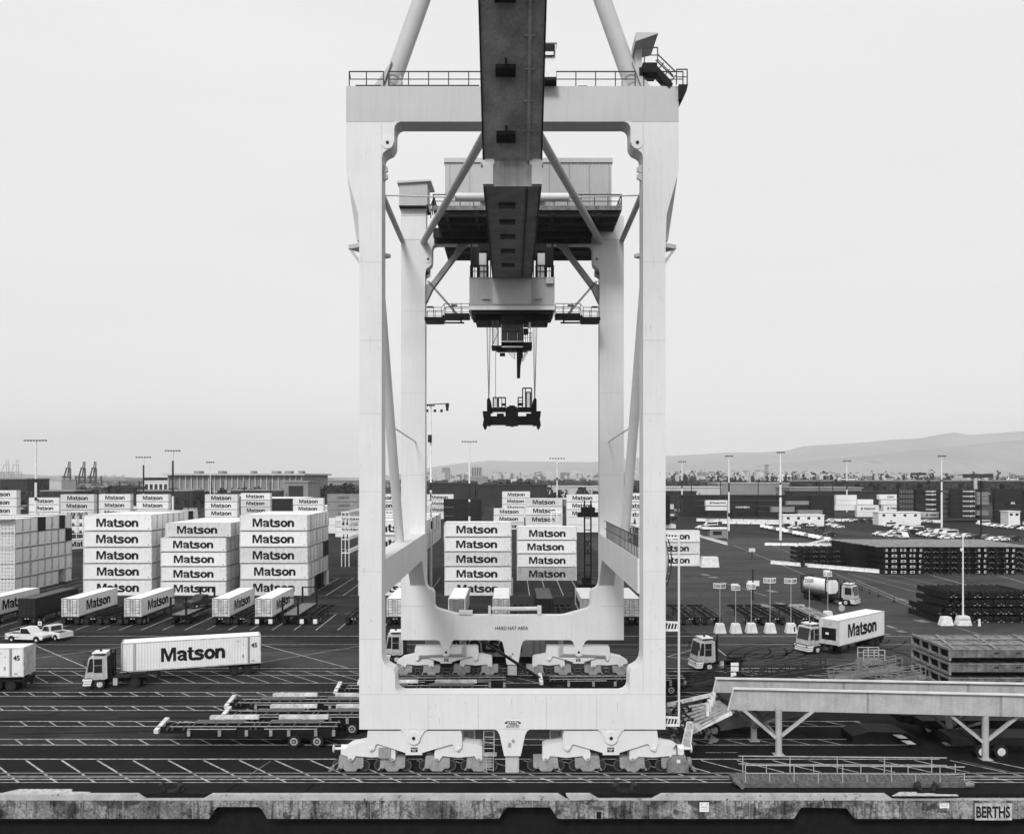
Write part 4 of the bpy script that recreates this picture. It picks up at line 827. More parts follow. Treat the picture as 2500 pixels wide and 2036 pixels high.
def stack(x0, x1, D, n, ztop, where, rows=1, low=0, color='w', text=WM, z0=0.0, tm=None, tw=7.45, th=1.62, grp=None, dark=(), offs=None, gap=.06, miss=(), look='white lettered container', side='right', sidedark=()):
    """front row faces the quay; px range x0..x1 at distance D"""
    X0, X1 = XP(x0, D), XP(x1, D); L = X1 - X0; hh = (ztop - z0) / n; cx = (X0 + X1) / 2
    for r_ in range(rows):
        for t in range(n):
            if (r_, t) in miss: continue
            if (D > 230 and t < low) or (D == D1 and rows > 7 and r_ > 2 and t < n - 1 and where.find('three tall') + where.find('middle') > -2):
                HIDDEN.box(X0 + .1, X1 - .1, D + r_ * (CW + gap) + .05, D + r_ * (CW + gap) + CW - .05, z0 + t * hh + .05, z0 + (t + 1) * hh - .05); continue
            c = 'd' if (r_, t) in dark else color
            shade = rsh.choice('wwwvu') if c == 'w' else c
            if 'ribbed' in where and t == 0 and r_ == 0: shade = 'm'
            k = container_kit(shade, (text if r_ == 0 and c == color else None), None, tm=tm, tw=tw, th=th, simple=(D > 230), tdx=rsh.choice((-.05, -.05, -.2, .08)))
            o = offs[t] if offs else 0
            jx = random.uniform(-.12, .12) if r_ else random.uniform(-.04, .04)
            y = D + CW / 2 + r_ * (CW + gap)
            lk = look if r_ == 0 else ('plain white container' if c == 'w' else 'container')
            if c == 'd' and color != 'd': lk = 'dark container'
            lab = ('%s, %s of %s' % (lk, TN[n][t] + ' tier', where)) if r_ == 0 else '%s, %s tier, %s row, %s' % (lk, TN[n][t], ORD[r_], where)
            spawn(k, 'shipping_container', lab, 'container', (cx + o + jx, y, z0 + t * hh), 0, grp or 'stacked shipping containers', (L / CL, 1, (hh - .1) / CH))
D1 = 155.0
# three tall stacks at left, their rows going away from the quay
stack(203, 371, D1, 5, 14.44, 'the left of three tall stacks', rows=9, dark=((7, 4),))
stack(392, 553, D1, 5, 13.05, 'the lower middle tall stack', rows=8, offs=(0, 0, 0, 0, .85))
stack(585, 751, D1, 5, 14.44, 'the right of three tall stacks', rows=7, dark=((5, 2), (6, 2), (2, 0), (4, 0)), offs=(.1, .1, 0, 0, 0), miss=((3, 0), (5, 0)))
stack(874, 1041, D1, 5, 13.4, 'the stack behind the left crane legs', rows=13, dark=((4, 4), (8, 4)), miss=[(r, t) for r in range(1, 13) for t in range(3)])
stack(1085, 1249, D1, 5, 13.1, 'the stack framed left of centre by the crane', rows=2)
stack(1262, 1408, 177.6, 4, 11.0, 'the ribbed stack framed right of centre', rows=2, look='pale ribbed container with black lettering')
stack(1583, 1709, 206, 3, 8.5, 'the low stack right of the crane')
# block at far left: only container ends show
X1, X0 = -89.8, -89.8 - CL
for r_ in range(8):
    for t in range(5):
        if t == 0 and r_ > 5 and r_ != 7: continue
        c = 'd' if (r_, t) in ((3, 4), (6, 4), (7, 3)) else 'w'
        spawn(container_kit(c, None, None), 'shipping_container', '%s container end, %s tier, %s from the front in the far left block' % ({'w': 'white', 'm': 'greyish', 'd': 'dark'}[c], TN[5][t], ORD[r_]), 'container', (X0 + CL/2 + random.uniform(-.1, .1), D1 + 2.6 + CW/2 + r_ * 2.52, t * 2.72), 0, 'container ends in the far left block', (1, 1, 2.6 / CH))
rk = MB()
for k in range(22): z = .3 + k * .65; rk.bar((-100, D1 + 2.3, z), (X1, D1 + 2.3, z), .1)
for k in range(18): x = X1 - k * .62; rk.bar((x, D1 + 2.3, 0), (x, D1 + 2.3, 14.2), .1); 
t_ = thing('access_rack', 'white steel access grid against the front of the far left container block', 'rack', (-95, D1 + 2.3, 0)); rk.build('grid', white_m, t_)
MB().box(-100, X1, D1 + 1.2, D1 + 2.55, 13.4, 13.55).build('top_walkway', railw_m, t_)
# background lettered stacks
def far_stack(x0, x1, ytop, n, where, **k):
    D = CL * F / (x1 - x0); zt_ = ZP(ytop, D); stack(x0, x1, D, n, zt_, where, z0=max(0, zt_ - n * 2.85), **{'low': max(0, n - 3), **k})
far_stack(-57, 25, 1205, 5, 'the distant stack cut by the left frame edge')
far_stack(-45, 41, 1196, 4, 'the distant white stack highest at the left edge')
far_stack(70, 145, 1214, 4, 'the distant stack behind the striped light mast')
far_stack(147.5, 229.5, 1206, 5, 'the distant stack beyond the white truck box')
far_stack(241, 319, 1205.5, 5, 'the distant stack above the left tall stack')
far_stack(333, 412, 1206, 5, 'the distant stack by the mast near the warehouse')
far_stack(500, 580, 1206, 5, 'the distant stack left of the warehouse middle')
far_stack(587.5, 660, 1203, 4, 'the distant stack under the dark long sheds')
far_stack(715, 790, 1215, 4, 'the distant stack left of the grey one')
far_stack(799, 882, 1205, 5, 'the distant grey stack beside the left crane leg', color='g', text='HORIZON', tw=4, th=.8, look='grey lettered container')
far_stack(818, 903, 1260, 4, 'the stack behind the white reefer rack')
far_stack(893, 975, 1205, 5, 'the distant stack seen between the left crane legs')
far_stack(1042, 1107, 1206, 4, 'the distant stack behind the hydrant pole')
far_stack(1225.6, 1294, 1199, 4, 'the farthest stack right of the dark boxes')
far_stack(1205, 1280, 1240, 3, 'the distant stack above the centre gap')
far_stack(1283, 1373, 1215, 4, 'the nearest distant stack in the crane frame')
far_stack(1383, 1463, 1206, 5, 'the distant stack behind the dark lift truck')
far_stack(1510, 1600, 1203, 4, 'the distant stack seen between the right crane legs')
far_stack(299, 372, 1236, 3, 'the distant stack just over the left tall stack roof')
far_stack(456, 500, 1247, 2, 'the pale half hidden distant pair', text=None)
# dark ones
far_stack(666, 716, 1216, 4, 'the dark distant stack between lettered ones', color='d', text=None, look='dark container')
far_stack(597, 663, 1232, 3, 'the dark distant stack with white lettering', color='d', text='HORIZON', tm=inkw, tw=4.2, th=.7, look='dark container with small white lettering')
far_stack(1083, 1175, 1217, 5, 'the dark block left of the centre gap', color='d', text=None, look='plain dark container')
far_stack(1189, 1216, 1208, 5, 'the narrow dark stack with a white top', color='d', text=None, look='small dark container')
def band(y0, y1, x0, x1, D, h, lab, m, cat='shed', name='low_shed', roof=None):
    z = max(h, .5); t = thing(name, lab, cat, (XP((x0 + x1) / 2, D), D, 0))
    MB().box(XP(x0, D), XP(x1, D), D, D + 18, 0, z).build('wall', m, t)
    MB().box(XP(x0, D) - .5, XP(x1, D) + .5, D - .5, D + 18.5, z, z + .4).build('roof', roof or roof_w, t); return t
band(0, 0, 517, 590, 430, 11.5, 'long dark shed with white roof behind the distant stacks', cont_d)
band(0, 0, 592, 740, 410, 10.8, 'second long dark shed with white roof further right', cont_d)
band(0, 0, 760, 800, 430, 6.2, 'low white shed beside the grey container stack', white_m)
band(0, 0, 455, 500, 300, 4.6, 'small white office hut in front of the warehouse', white_m, 'hut', 'office_hut')
band(0, 0, 1376, 1470, 560, 6.5, 'long pale shed behind the stacks at right of centre', mid_b)
band(0, 0, 100, 170, 470, 7.5, 'dark low shed beyond the left distant stacks', dark_b, roof=dark_b)
# ---------------------------------------------------------------- chassis, trucks, trailers
def chassis_mesh(L=12.4, w=2.4, zd=1.25, axles=True):
    f = MB()
    for y in (-.5, .5): f.box(-L/2, L/2, y - .09, y + .09, zd - .35, zd - .05)
    for x in (-L/2, L/2 - .35): f.box(x, x + .35, -w/2, w/2, zd - .3, zd)
    k = -L/2 + 3
    while k < L/2 - 1: f.box(k, k + .12, -w/2, w/2, zd - .28, zd - .14); k += 4.1
    for y in (-w/2, w/2 - .06): f.box(-L/2 + 2, L/2 - 2.4, y, y + .06, zd - .2, zd - .04)
    return f
def wheel_mb(x, y, r=.5, w=.3): return MB().cyl((x, y - w/2, r), (x, y + w/2, r), r, 20)
def ring(m, x, y, r0, r1, n=20):
    vs = [(x + math.cos(6.2832 * i / n) * q, y, r_c + math.sin(6.2832 * i / n) * q) for q in (r0, r1) for i in range(n)]
    return m.add(vs, [(i, (i + 1) % n, (i + 1) % n + n, i + n) for i in range(n)])
r_c = .5
rim_d = mat('dusty_rim', .38, .6, .3, 4)
def rim_mb(x, y, s, r=.5):
    return ring(MB(), x, y + s * .165, r * .36, r * .6).cyl((x, y + s * .16, r), (x, y + s * .2, r), r * .16, 10)
def rim_mb_old(x, y, s, r=.5):
    m = MB().cyl((x, y + s * .16, r), (x, y + s * .165, r), r * .58, 18, r * .55); m.cyl((x, y + s * .165, r), (x, y + s * .21, r), r * .22, 10); return m
def axle_set(xs, ys=(-.95, .95), r=.5, sh=0.3):
    out = []
    for x in xs:
        for y in ys: out.append(kit_part('wheel', wheel_mb(x, y, r, .5), tyre, [kit_part('rim', rim_mb(x, y + (.1 if y > 0 else -.1), 1 if y > 0 else -1, r), rim_d)], True))
    return out
chass = [kit_part('frame', chassis_mesh(), black_m), kit_part('rail_edge', MB().box(-6.1, 6.1, -.6, -.56, 1.22, 1.25).box(-6.1, 6.1, .42, .46, 1.22, 1.25), MATS.get('cross_grey') or mat('cross_grey', .06, .8, .4, 3))]
chass += axle_set((3.9, 5.2))
chass += [kit_part('landing_leg', MB().box(-3.4, -3.2, s * .75 - .08, s * .75 + .08, .02, .95).box(-3.5, -3.1, s * .75 - .15, s * .75 + .15, 0, .04), dark_m) for s in (-1, 1)]
chassF = chass + [kit_part('mud_flap', MB().box(6.2, 6.24, s * .95 - .28, s * .95 + .28, .3, .95), white_m) for s in (-1, 1)]
chass += [kit_part('mud_flap', MB().box(6.2, 6.24, s * .95 - .28, s * .95 + .28, .35, .95), dark_m) for s in (-1, 1)] + [kit_part('tail_lamp', MB().box(6.21, 6.25, -.3, -.1, .95, 1.05).box(6.21, 6.25, .1, .3, .95, 1.05), door_m)]
cg = []
def loaded_trailer(xc, D, color, text, lab, side, Hh=2.6, glab='parked trailers facing the quay'):
    """container on a chassis standing nose away from us, doors to the quay"""
    x = xc; k = container_kit(color, text, door=(-1 if side > 0 else 1), Hh=Hh)
    rz = R(90) if side > 0 else R(-90)
    spawn(k, 'shipping_container', lab, 'container', (x, D + CL/2, 1.28), rz, 'containers on parked trailers')
    spawn(chassF if 'fourth' in lab else chass, 'trailer_chassis', 'black chassis carrying the ' + lab.split(',')[0], 'chassis', (x, D + 6.2, 0), R(-90), 'chassis under parked containers')
DT = 123.7
def xr(px_): return XP(px_, DT)
loaded_trailer(-74.9, DT, 'w', WM, 'white lettered trailer box cut by the left edge, left of the dark one', 1)
loaded_trailer(-68.9, DT, 'd', None, 'dark trailer box, leftmost parked row', 1)
loaded_trailer(-62.75, DT, 'w', WM, 'white lettered trailer box right of the dark one, behind the pickups', 1)
loaded_trailer(-53.85, DT, 'w', WM, 'second white lettered trailer box, left of the flat rack', 1)
loaded_trailer(-41.35, DT, 'w', WM, 'third white lettered trailer box, right of the car on a rack', 1)
loaded_trailer(-35.25, DT, 'w', WM, 'fourth white lettered trailer box, next to the empty flat rack', 1)
loaded_trailer(-16.6, DT, 'w', WM, 'white trailer box between the left crane legs', 1)
loaded_trailer(-7.85, DT, 'm', None, 'grey trailer box with pale roof behind the rear sill', 1)
loaded_trailer(-1.55, DT, 'w', None, 'short white trailer box just behind the sill centre', 1)
loaded_trailer(4.65, DT, 'd', None, 'dark trailer box with grey roof behind the sill', 1)
loaded_trailer(11.0, DT, 'w', WM, 'white trailer box against the right rear leg', -1)
loaded_trailer(17.0, DT, 'w', WM, 'white trailer box between the right crane legs', -1)
for i, (x, lab) in enumerate(((-28.9, 'bare black chassis right of the empty flat rack'), (-22.5, 'bare black chassis beside the left crane leg'), (-59.5, 'empty black chassis between the first two white trailer boxes'), (-56.6, 'second empty black chassis left of the flat rack boxes'), (-38.3, 'empty black chassis between the third and fourth white boxes'),
        (25.4, 'bare black chassis beside the white conduit pole'), (28.5, 'bare black chassis second from the white conduit pole'), (34.8, 'bare black chassis behind the third bay sign'), (37.6, 'bare black chassis behind the fourth bay sign'), (41.6, 'bare black chassis behind the fifth bay sign'), (1.4, 'bare chassis between white and dark boxes behind the sill'), (7.8, 'bare chassis right of the dark box behind the sill'))):
    spawn(chassF if i == 0 else chass, 'trailer_chassis', lab, 'chassis', (x, DT + 6.2, 0), R(-90), 'bare parked chassis')
lch = [kit_part('frame', chassis_mesh(), railw_m)] + axle_set((3.9, 5.2)); spawn(lch, 'trailer_chassis', 'pale bare chassis at the right end of the sign row', 'chassis', (44.4, DT + 6.2, 0), R(-90), 'bare parked chassis')
# flat racks
def flat_rack(x, D, lab, L=12.0):
    t = thing('flat_rack_trailer', lab, 'flat rack', (x, D, 0))
    MB().box(x - 1.22, x + 1.22, D, D + L, 1.25, 1.5).box(x - .6, x - .4, D, D + L, .9, 1.25).box(x + .4, x + .6, D, D + L, .9, 1.25).build('base', black_m, t)
    MB().box(x - 1.1, x + 1.1, D + .3, D + L - .3, 1.5, 1.53).build('timber_deck', mat('worn_timber%d' % int(x), .2, .9, .5, 3), t)
    for y in (D + .1, D + L - .1): MB().box(x - 1.22, x - .98, y - .12, y + .12, 1.5, 4.0).box(x + .98, x + 1.22, y - .12, y + .12, 1.5, 4.0).bar((x - 1.22, y, 4.0), (x + 1.22, y, 4.0), .16).build('end_frame', black_m, t)
    for yy in (D + 1, D + 2.2):
        for s in (-1, 1): MB().cyl((x + s * .75, yy, .5), (x + s * 1.2, yy, .5), .5, 16).build('wheel', tyre, t)
flat_rack(-47.4, DT, 'loaded flat rack trailer carrying a dark pickup, between white boxes')
flat_rack(-31.5, DT, 'empty flat rack trailer with corner posts right of the fourth white box')
# ---- road vehicles
def car_kit(body_m, kind='car'):
    if kind == 'car':
        L, w = 4.5, 1.75; prof = [(-2.25, .35), (-2.25, .75), (-1.9, .9), (-1.25, .98), (-.65, 1.42), (.75, 1.44), (1.45, 1.05), (2.15, .98), (2.25, .6), (2.2, .35)]; gl = [(-1.12, 1.0), (-.62, 1.37), (.7, 1.39), (1.3, 1.05)]
    elif kind == 'van':
        L, w = 5.2, 1.95; prof = [(-2.6, .35), (-2.6, 1.0), (-2.1, 1.25), (-1.6, 2.05), (2.5, 2.15), (2.6, .4)]; gl = [(-1.95, 1.25), (-1.5, 1.9), (2.3, 1.95), (2.3, 1.3)]
    else:
        L, w = 5.2, 1.9; prof = [(-2.6, .4), (-2.65, .85), (-2.45, 1.05), (-1.15, 1.12), (-.5, 1.84), (.45, 1.86), (.6, 1.12), (2.6, 1.12), (2.65, .5), (2.6, .4)]; gl = [(-1.0, 1.12), (-.48, 1.76), (.38, 1.78), (.48, 1.12)]
    b = MB().prism(prof, -w/2, w/2)
    if kind == 'pickup': 
        b = MB().prism(prof[:6] + [(.6, .7), (2.6, .7), (2.65, .5), (2.6, .4)], -w/2, w/2).box(.6, 2.62, -w/2, -w/2 + .08, .6, 1.12).box(.6, 2.62, w/2 - .08, w/2, .6, 1.12).box(2.54, 2.64, -w/2, w/2, .6, 1.12)
    k = [kit_part('body', b, body_m), kit_part('window', MB().prism(gl, -w/2 - .01, w/2 + .01), glass)]
    a, c = gl[0], gl[1]; k.append(kit_part('windscreen', MB().add([(a[0] - .05, -w/2 + .12, a[1]), (a[0] - .05, w/2 - .12, a[1]), (c[0] - .03, w/2 - .2, c[1] + .02), (c[0] - .03, -w/2 + .2, c[1] + .02)], [(0, 1, 2, 3)]), glass))
    if kind != 'van':
        if kind == 'car': k.append(kit_part('rear_window', MB().add([(1.4, -w/2 + .2, 1.1), (1.4, w/2 - .2, 1.1), (.84, w/2 - .25, 1.4), (.84, -w/2 + .25, 1.4)], [(0, 1, 2, 3)]), glass))
        else: k.append(kit_part('rear_window', MB().add([(.6, -w/2 + .2, 1.2), (.6, w/2 - .2, 1.2), (.5, w/2 - .25, 1.75), (.5, -w/2 + .25, 1.75)], [(0, 1, 2, 3)]), glass)); k.append(kit_part('load_bed', MB().box(.65, 2.52, -w/2 + .1, w/2 - .1, .72, .98), dark_m))
    else: k.append(kit_part('rear_window', MB().add([(2.56, -w/2 + .15, 1.2), (2.56, w/2 - .15, 1.2), (2.53, w/2 - .2, 1.9), (2.53, -w/2 + .2, 1.9)], [(0, 1, 2, 3)]), glass))
    for x in (-L/2 + .85, L/2 - .9):
        for s in (-1, 1): k.append(kit_part('wheel', MB().cyl((x, s * (w/2 - .2), .34), (x, s * (w/2 + .02), .34), .34, 14), tyre, [kit_part('rim', MB().cyl((x, s * (w/2 + .03), .34), (x, s * (w/2 + .045), .34), .16, 10), rim)])); k.append(kit_part('wheel_arch', MB().cyl((x, s * (w/2 - .1), .4), (x, s * (w/2 + .012), .4), .45, 16), black_m))
    k.append(kit_part('bumper', MB().box(-L/2 - .08, -L/2 + .05, -w/2 + .05, w/2 - .05, .35, .58), dark_m))
    for s in (-1, 1): k.append(kit_part('tail_light', MB().box(L/2 - .02, L/2 + .03, s * (w/2 - .12) - .1, s * (w/2 - .12) + .1, .75, .95), seam_m))
    return k
CAR = {(m_.name, k): car_kit(m_, k) for m_ in (car_w, car_g, car_d) for k in ('car', 'van', 'pickup')}
def car(px, py, rz, lab, m=car_w, kind='car', grp='cars in the far car park', name='parked_car', z=0.0):
    x, y, _ = G(px, py); spawn(CAR[(m.name, kind)], name, lab, {'car': 'car', 'van': 'van', 'pickup': 'pickup'}[kind], (x, y, z), R(rz), grp, (1.1, 1.05, 1.1) if py < 1400 else None)
car(70, 1565, 172, 'white pickup in front, nearer of the two on the left roadway', kind='pickup', grp=None, name='pickup_truck')
car(131, 1559, -28, 'white pickup partly behind the other, tailgate towards the right', kind='pickup', grp=None, name='pickup_truck')
spawn(CAR[(car_d.name, 'pickup')], 'pickup_truck', 'dark pickup strapped on top of the flat rack trailer', 'pickup', (-46.9, DT + 8.0, 1.54), R(60))
# ---- yard tractors, drawn nose towards local -X
cab_m = mat('yard_cab_paint', .5, .45, .25, 1.6, .2)
def tractor_kit():
    k = []
    cabp = [(.05, 1.15), (.12, 1.65), (.42, 3.15), (.55, 3.25), (2.1, 3.25), (2.15, 1.05), (1.9, .95), (.9, .95), (.7, 1.15)]
    k.append(kit_part('cab', MB().prism(cabp, -1.05, 1.05), cab_m, [kit_part('door_panel', MB().box(.9, 1.8, -1.08, -1.051, 1.1, 3.1), railw_m), kit_part('side_window', MB().box(.93, 1.68, -1.1, -1.081, 1.65, 2.35).box(.93, 1.68, -1.1, -1.081, 2.4, 3.02), glass), kit_part('side_window', MB().prism([(.28, 1.72), (.52, 3.05), (.82, 3.05), (.82, 1.75)], -1.075, -1.051), glass), kit_part('side_window', MB().box(.5, 1.6, 1.051, 1.075, 1.8, 2.95), glass)]))
    k.append(kit_part('windscreen', MB().add([(.09, -.9, 1.72), (.09, .9, 1.72), (.38, .9, 3.08), (.38, -.9, 3.08)], [(0, 1, 2, 3)]), glass))
    k.append(kit_part('roof_light_bar', MB().box(.65, 2.0, -.8, .8, 3.5, 3.6).bar((.75, -.6, 3.25), (.75, -.6, 3.5), .06).bar((1.9, -.6, 3.25), (1.9, -.6, 3.5), .06).bar((.75, .6, 3.25), (.75, .6, 3.5), .06).bar((1.9, .6, 3.25), (1.9, .6, 3.5), .06), white_m, [kit_part('lamp', MB().box(.8, 1.9, -.81, -.6, 3.36, 3.48), glass)]))
    k.append(kit_part('bumper', MB().box(-.12, .75, -1.15, 1.15, .85, 1.05).box(-.12, .62, -1.12, 1.12, .4, .55).box(-.06, .68, -1.1, 1.1, .62, .78), white_m))
    k.append(kit_part('grille', MB().box(0, .65, -1.05, 1.05, .4, 1.15), dark_m))
    k.append(kit_part('exhaust_frame', MB().box(2.2, 2.32, -.95, .95, .9, 3.3).cyl((2.45, -.85, 1.0), (2.45, -.85, 3.95), .08, 8).cyl((2.45, .85, 1.0), (2.45, .85, 3.6), .08, 8), black_m))
    k.append(kit_part('chassis_frame', MB().box(.7, 5.7, -.5, .5, .62, 1.0).box(2.4, 5.9, -1.0, 1.0, 1.0, 1.1).box(4.2, 5.6, -.5, .5, 1.1, 1.3), black_m))
    k.append(kit_part('fuel_tank', MB().box(2.7, 3.1, -1.12, -.55, .35, 1.05).box(2.7, 3.1, .55, 1.12, .35, 1.05), railw_m))
    for x, yy, w_ in ((1.45, .95, .28), (4.75, .9, .55)):
        for s in (-1, 1): k.append(kit_part('wheel', MB().cyl((x, s * yy - w_/2, .5), (x, s * yy + w_/2, .5), .5, 22), tyre, [kit_part('rim', ring(MB(), x, s * (yy + w_/2 + .012), .13, .28).cyl((x, s * (yy + w_/2 + .02), .5), (x, s * (yy + w_/2 + .08), .5), .1, 8), rim if x < 2 else dark_m)], True))
    k.append(kit_part('mirror', MB().bar((.3, -1.05, 3.0), (.15, -1.35, 2.9), .04).box(.1, .16, -1.45, -1.25, 2.4, 2.95), dark_m)); k.append(kit_part('mirror', MB().bar((.3, 1.05, 3.0), (.15, 1.35, 2.9), .04).box(.1, .16, 1.25, 1.45, 2.4, 2.95), dark_m))
    k.append(kit_part('headlight', MB().box(-.13, -.1, -1.0, -.75, .88, 1.02), glass)); k.append(kit_part('headlight', MB().box(-.13, -.1, .75, 1.0, .88, 1.02), glass)); k.append(kit_part('beacon', MB().cyl((1.3, 0, 3.6), (1.3, 0, 3.78), .12, 10), dark_m)); k.append(kit_part('step', MB().box(.95, 1.75, -1.12, -.95, .72, .8), dark_m)); k.append(kit_part('air_hose', MB().path([(2.5, -.2, 2.0), (3.0, -.1, 1.5), (3.6, .1, 1.45), (4.2, 0, 1.25)], .04, 6), dark_m))
    return k
TRK = tractor_kit()
def tractor(x, y, rz, lab): return spawn(TRK, 'yard_tractor', lab, 'yard tractor', (x, y, 0), R(rz))
def long_box(name, lab, A, rz, L, Hh, zb, txt_w, num='45', reefer=False):
    """trailer box whose near long side runs from A along rz; local x along the side"""
    t = thing(name, lab, 'container', (A[0], A[1], 0), R(rz)); hb = Hh
    b = MB().box(0, L, 0, CW, zb, zb + hb).build('container_body', cont_w, t)
    MB().box(.04, L - .04, .04, CW - .04, zb + hb, zb + hb + .03).build('roof_panel', roof_w, t)
    MB().box(-.02, L + .02, -.02, .05, zb - .08, zb + .06).box(-.02, L + .02, -.02, .05, zb + hb - .06, zb + hb + .04).box(-.02, .12, -.025, CW + .02, zb, zb + hb + .03).box(L - .12, L + .02, -.025, CW + .02, zb, zb + hb + .03).build('corner_frame', frame_m, t)
    if num:
        p = MB()
        for x in (.05, 1.15, 1.3, L - 1.35, L - 1.2): p.box(x, x + .06, -.06, 0, zb + .05, zb + hb)
        p.box(L - 1.28, L - 1.22, -.075, -.06, zb + .05, zb + hb - .05).box(L - .9, L - .6, -.012, 0, zb + .15, zb + .3).box(L - 1.9, L - 1.72, -.012, 0, zb + .6, zb + .95).box(L - 2.6, L - 2.1, -.012, 0, zb + hb - .42, zb + hb - .38).box(L - 2.5, L - 2.1, -.012, 0, zb + hb - .55, zb + hb - .52).box(L - 1.85, L - 1.75, -.012, 0, zb + hb - .9, zb + hb - .8)
        p.build('side_post', seam_m, t); put_text(t, num, .6, .48, (L - .68, -.045, zb + hb - .95), ink)
    put_text(t, WM, txt_w, txt_w * .235, (L * .505, -.03, zb + hb * .5), ink)
    return t
def trailer_under(lab, A, rz, L, r=.5):
    t = thing('trailer_chassis', lab, 'chassis', (A[0], A[1], 0), R(rz))
    MB().box(.3, L - .1, .7, .85, .95, 1.25).box(.3, L - .1, 1.6, 1.75, .95, 1.25).box(L - 3.4, L - .1, .2, 2.2, .9, 1.1).box(L - .2, L, .05, 2.4, .7, 1.25).box(L - .15, L - .1, .2, .8, .3, .8).box(L - .15, L - .1, 1.6, 2.2, .3, .8).build('frame', black_m, t)
    for s in (.6, 1.85): MB().box(3.4, 3.6, s - .08, s + .08, .3, .95).box(3.3, 3.7, s - .15, s + .15, .25, .3).build('landing_leg', dark_m, t)
    for x in (L - 2.7, L - 1.35):
        for y0 in (.15, 1.75):
            w_ = MB().cyl((x, y0, r), (x, y0 + .5, r), r, 20).build('wheel', tyre, t, True); yy = y0 if y0 < 1 else y0 + .5; s = -1 if y0 < 1 else 1
            MB().cyl((x, yy, r), (x, yy + s * .02, r), r * .5, 14).build('rim', dark_m, w_)
    return t
a = (XP(296, 88.9), 88.9)
long_box('trailer_box', 'long white trailer box with big black lettering, behind the left yard tractor', a, 19.5, 13.7, 2.85, 1.28, 6.3)
trailer_under('dark chassis under the long white box on the left roadway', a, 19.5, 13.7)
tractor(XP(208, 87.2), 87.6, 11, 'white yard tractor pulling the long lettered box on the left roadway')
a = (XP(60, 86.2) - 13.7 * math.cos(R(4)), 86.0 - .9)
long_box('trailer_box', 'white trailer box marked 45 cut off by the left frame edge', a, 4, 13.7, 2.75, 1.5, 6.3)
trailer_under('dark chassis under the white box at the left frame edge', a, 4, 13.7)
# right tractor with white reefer box, lone tractor
xa = G(1958, 1595)
tractor(xa[0], xa[1], 26, 'white yard tractor hauling the lettered reefer box on the right')
a = (38.3, 102.2)
t = long_box('trailer_box', 'white lettered reefer box on the right roadway behind its tractor', (a[0], a[1]), 41, 11.3, 2.9, 1.35, 7.0, None)
fr = MB().box(-.06, -.02, .3, 2.1, 1.9, 3.3).build('cooling_unit', black_m, t); MB().box(-.09, -.06, 1.2, 1.6, 2.5, 2.75).build('unit_label', white_m, fr)
trailer_under('dark chassis under the reefer box on the right roadway', a, 41, 11.3)
xa = G(1694, 1637); tractor(xa[0], xa[1] + .4, 12, 'lone white yard tractor without trailer near the grey girders')
xa = G(2092, 1476)
spawn(TRK, 'yard_tractor', 'white yard tractor facing right in front of the tank container', 'yard tractor', (56.6, 142.9, 0), R(137))
# tank container
tx, ty, _ = G(1975, 1447); t = thing('tank_container', 'white cylindrical tank container in an open frame on a trailer', 'tank container', (50.3, 151.7, 0), R(-71))
MB().cyl((.6, 1.2, 2.7), (6.2, 1.2, 2.7), 1.15, 28).build('tank', white_m, t, True)
f_ = MB()
for x in (.1, 6.5):
    for (p, q) in (((x, 0, 1.4), (x, 0, 4)), ((x, 2.4, 1.4), (x, 2.4, 4)), ((x, 0, 4), (x, 2.4, 4)), ((x, 0, 1.4), (x, 2.4, 1.4))): f_.bar(p, q, .18)
    for (p, q) in (((x, 0, 3.3), (x, .7, 4)), ((x, 2.4, 3.3), (x, 1.7, 4)), ((x, 0, 2.1), (x, .7, 1.4)), ((x, 2.4, 2.1), (x, 1.7, 1.4))): f_.bar(p, q, .14)
f_.bar((.1, 0, 1.45), (6.5, 0, 1.45), .18).bar((.1, 2.4, 1.45), (6.5, 2.4, 1.45), .18); f_.build('tank_frame', dark_m, t)
MB().prismx([(.5, 1.6), (1.9, 1.6), (2.35, 2.05), (2.35, 3.35), (1.9, 3.85), (.5, 3.85), (.05, 3.35), (.05, 2.05)], 6.6, 6.7).build('end_plate', white_m, t)
MB().box(-.3, 9.2, .3, 2.1, .9, 1.25).build('trailer_frame', black_m, t)
for x in (1, 2.3):
    for y in (.1, 1.8): MB().cyl((x, y, .5), (x, y + .5, .5), .5, 16).build('wheel', tyre, t)
# small truck box beyond the far left block, seen above the yard
d = 236; spawn(container_kit('w', WM, door=-1, Hh=2.7), 'shipping_container', 'small white lettered box with a dark logo panel, parked beyond the left tall stack', 'container', (XP(173, d), d + 5, 1.3), R(62))
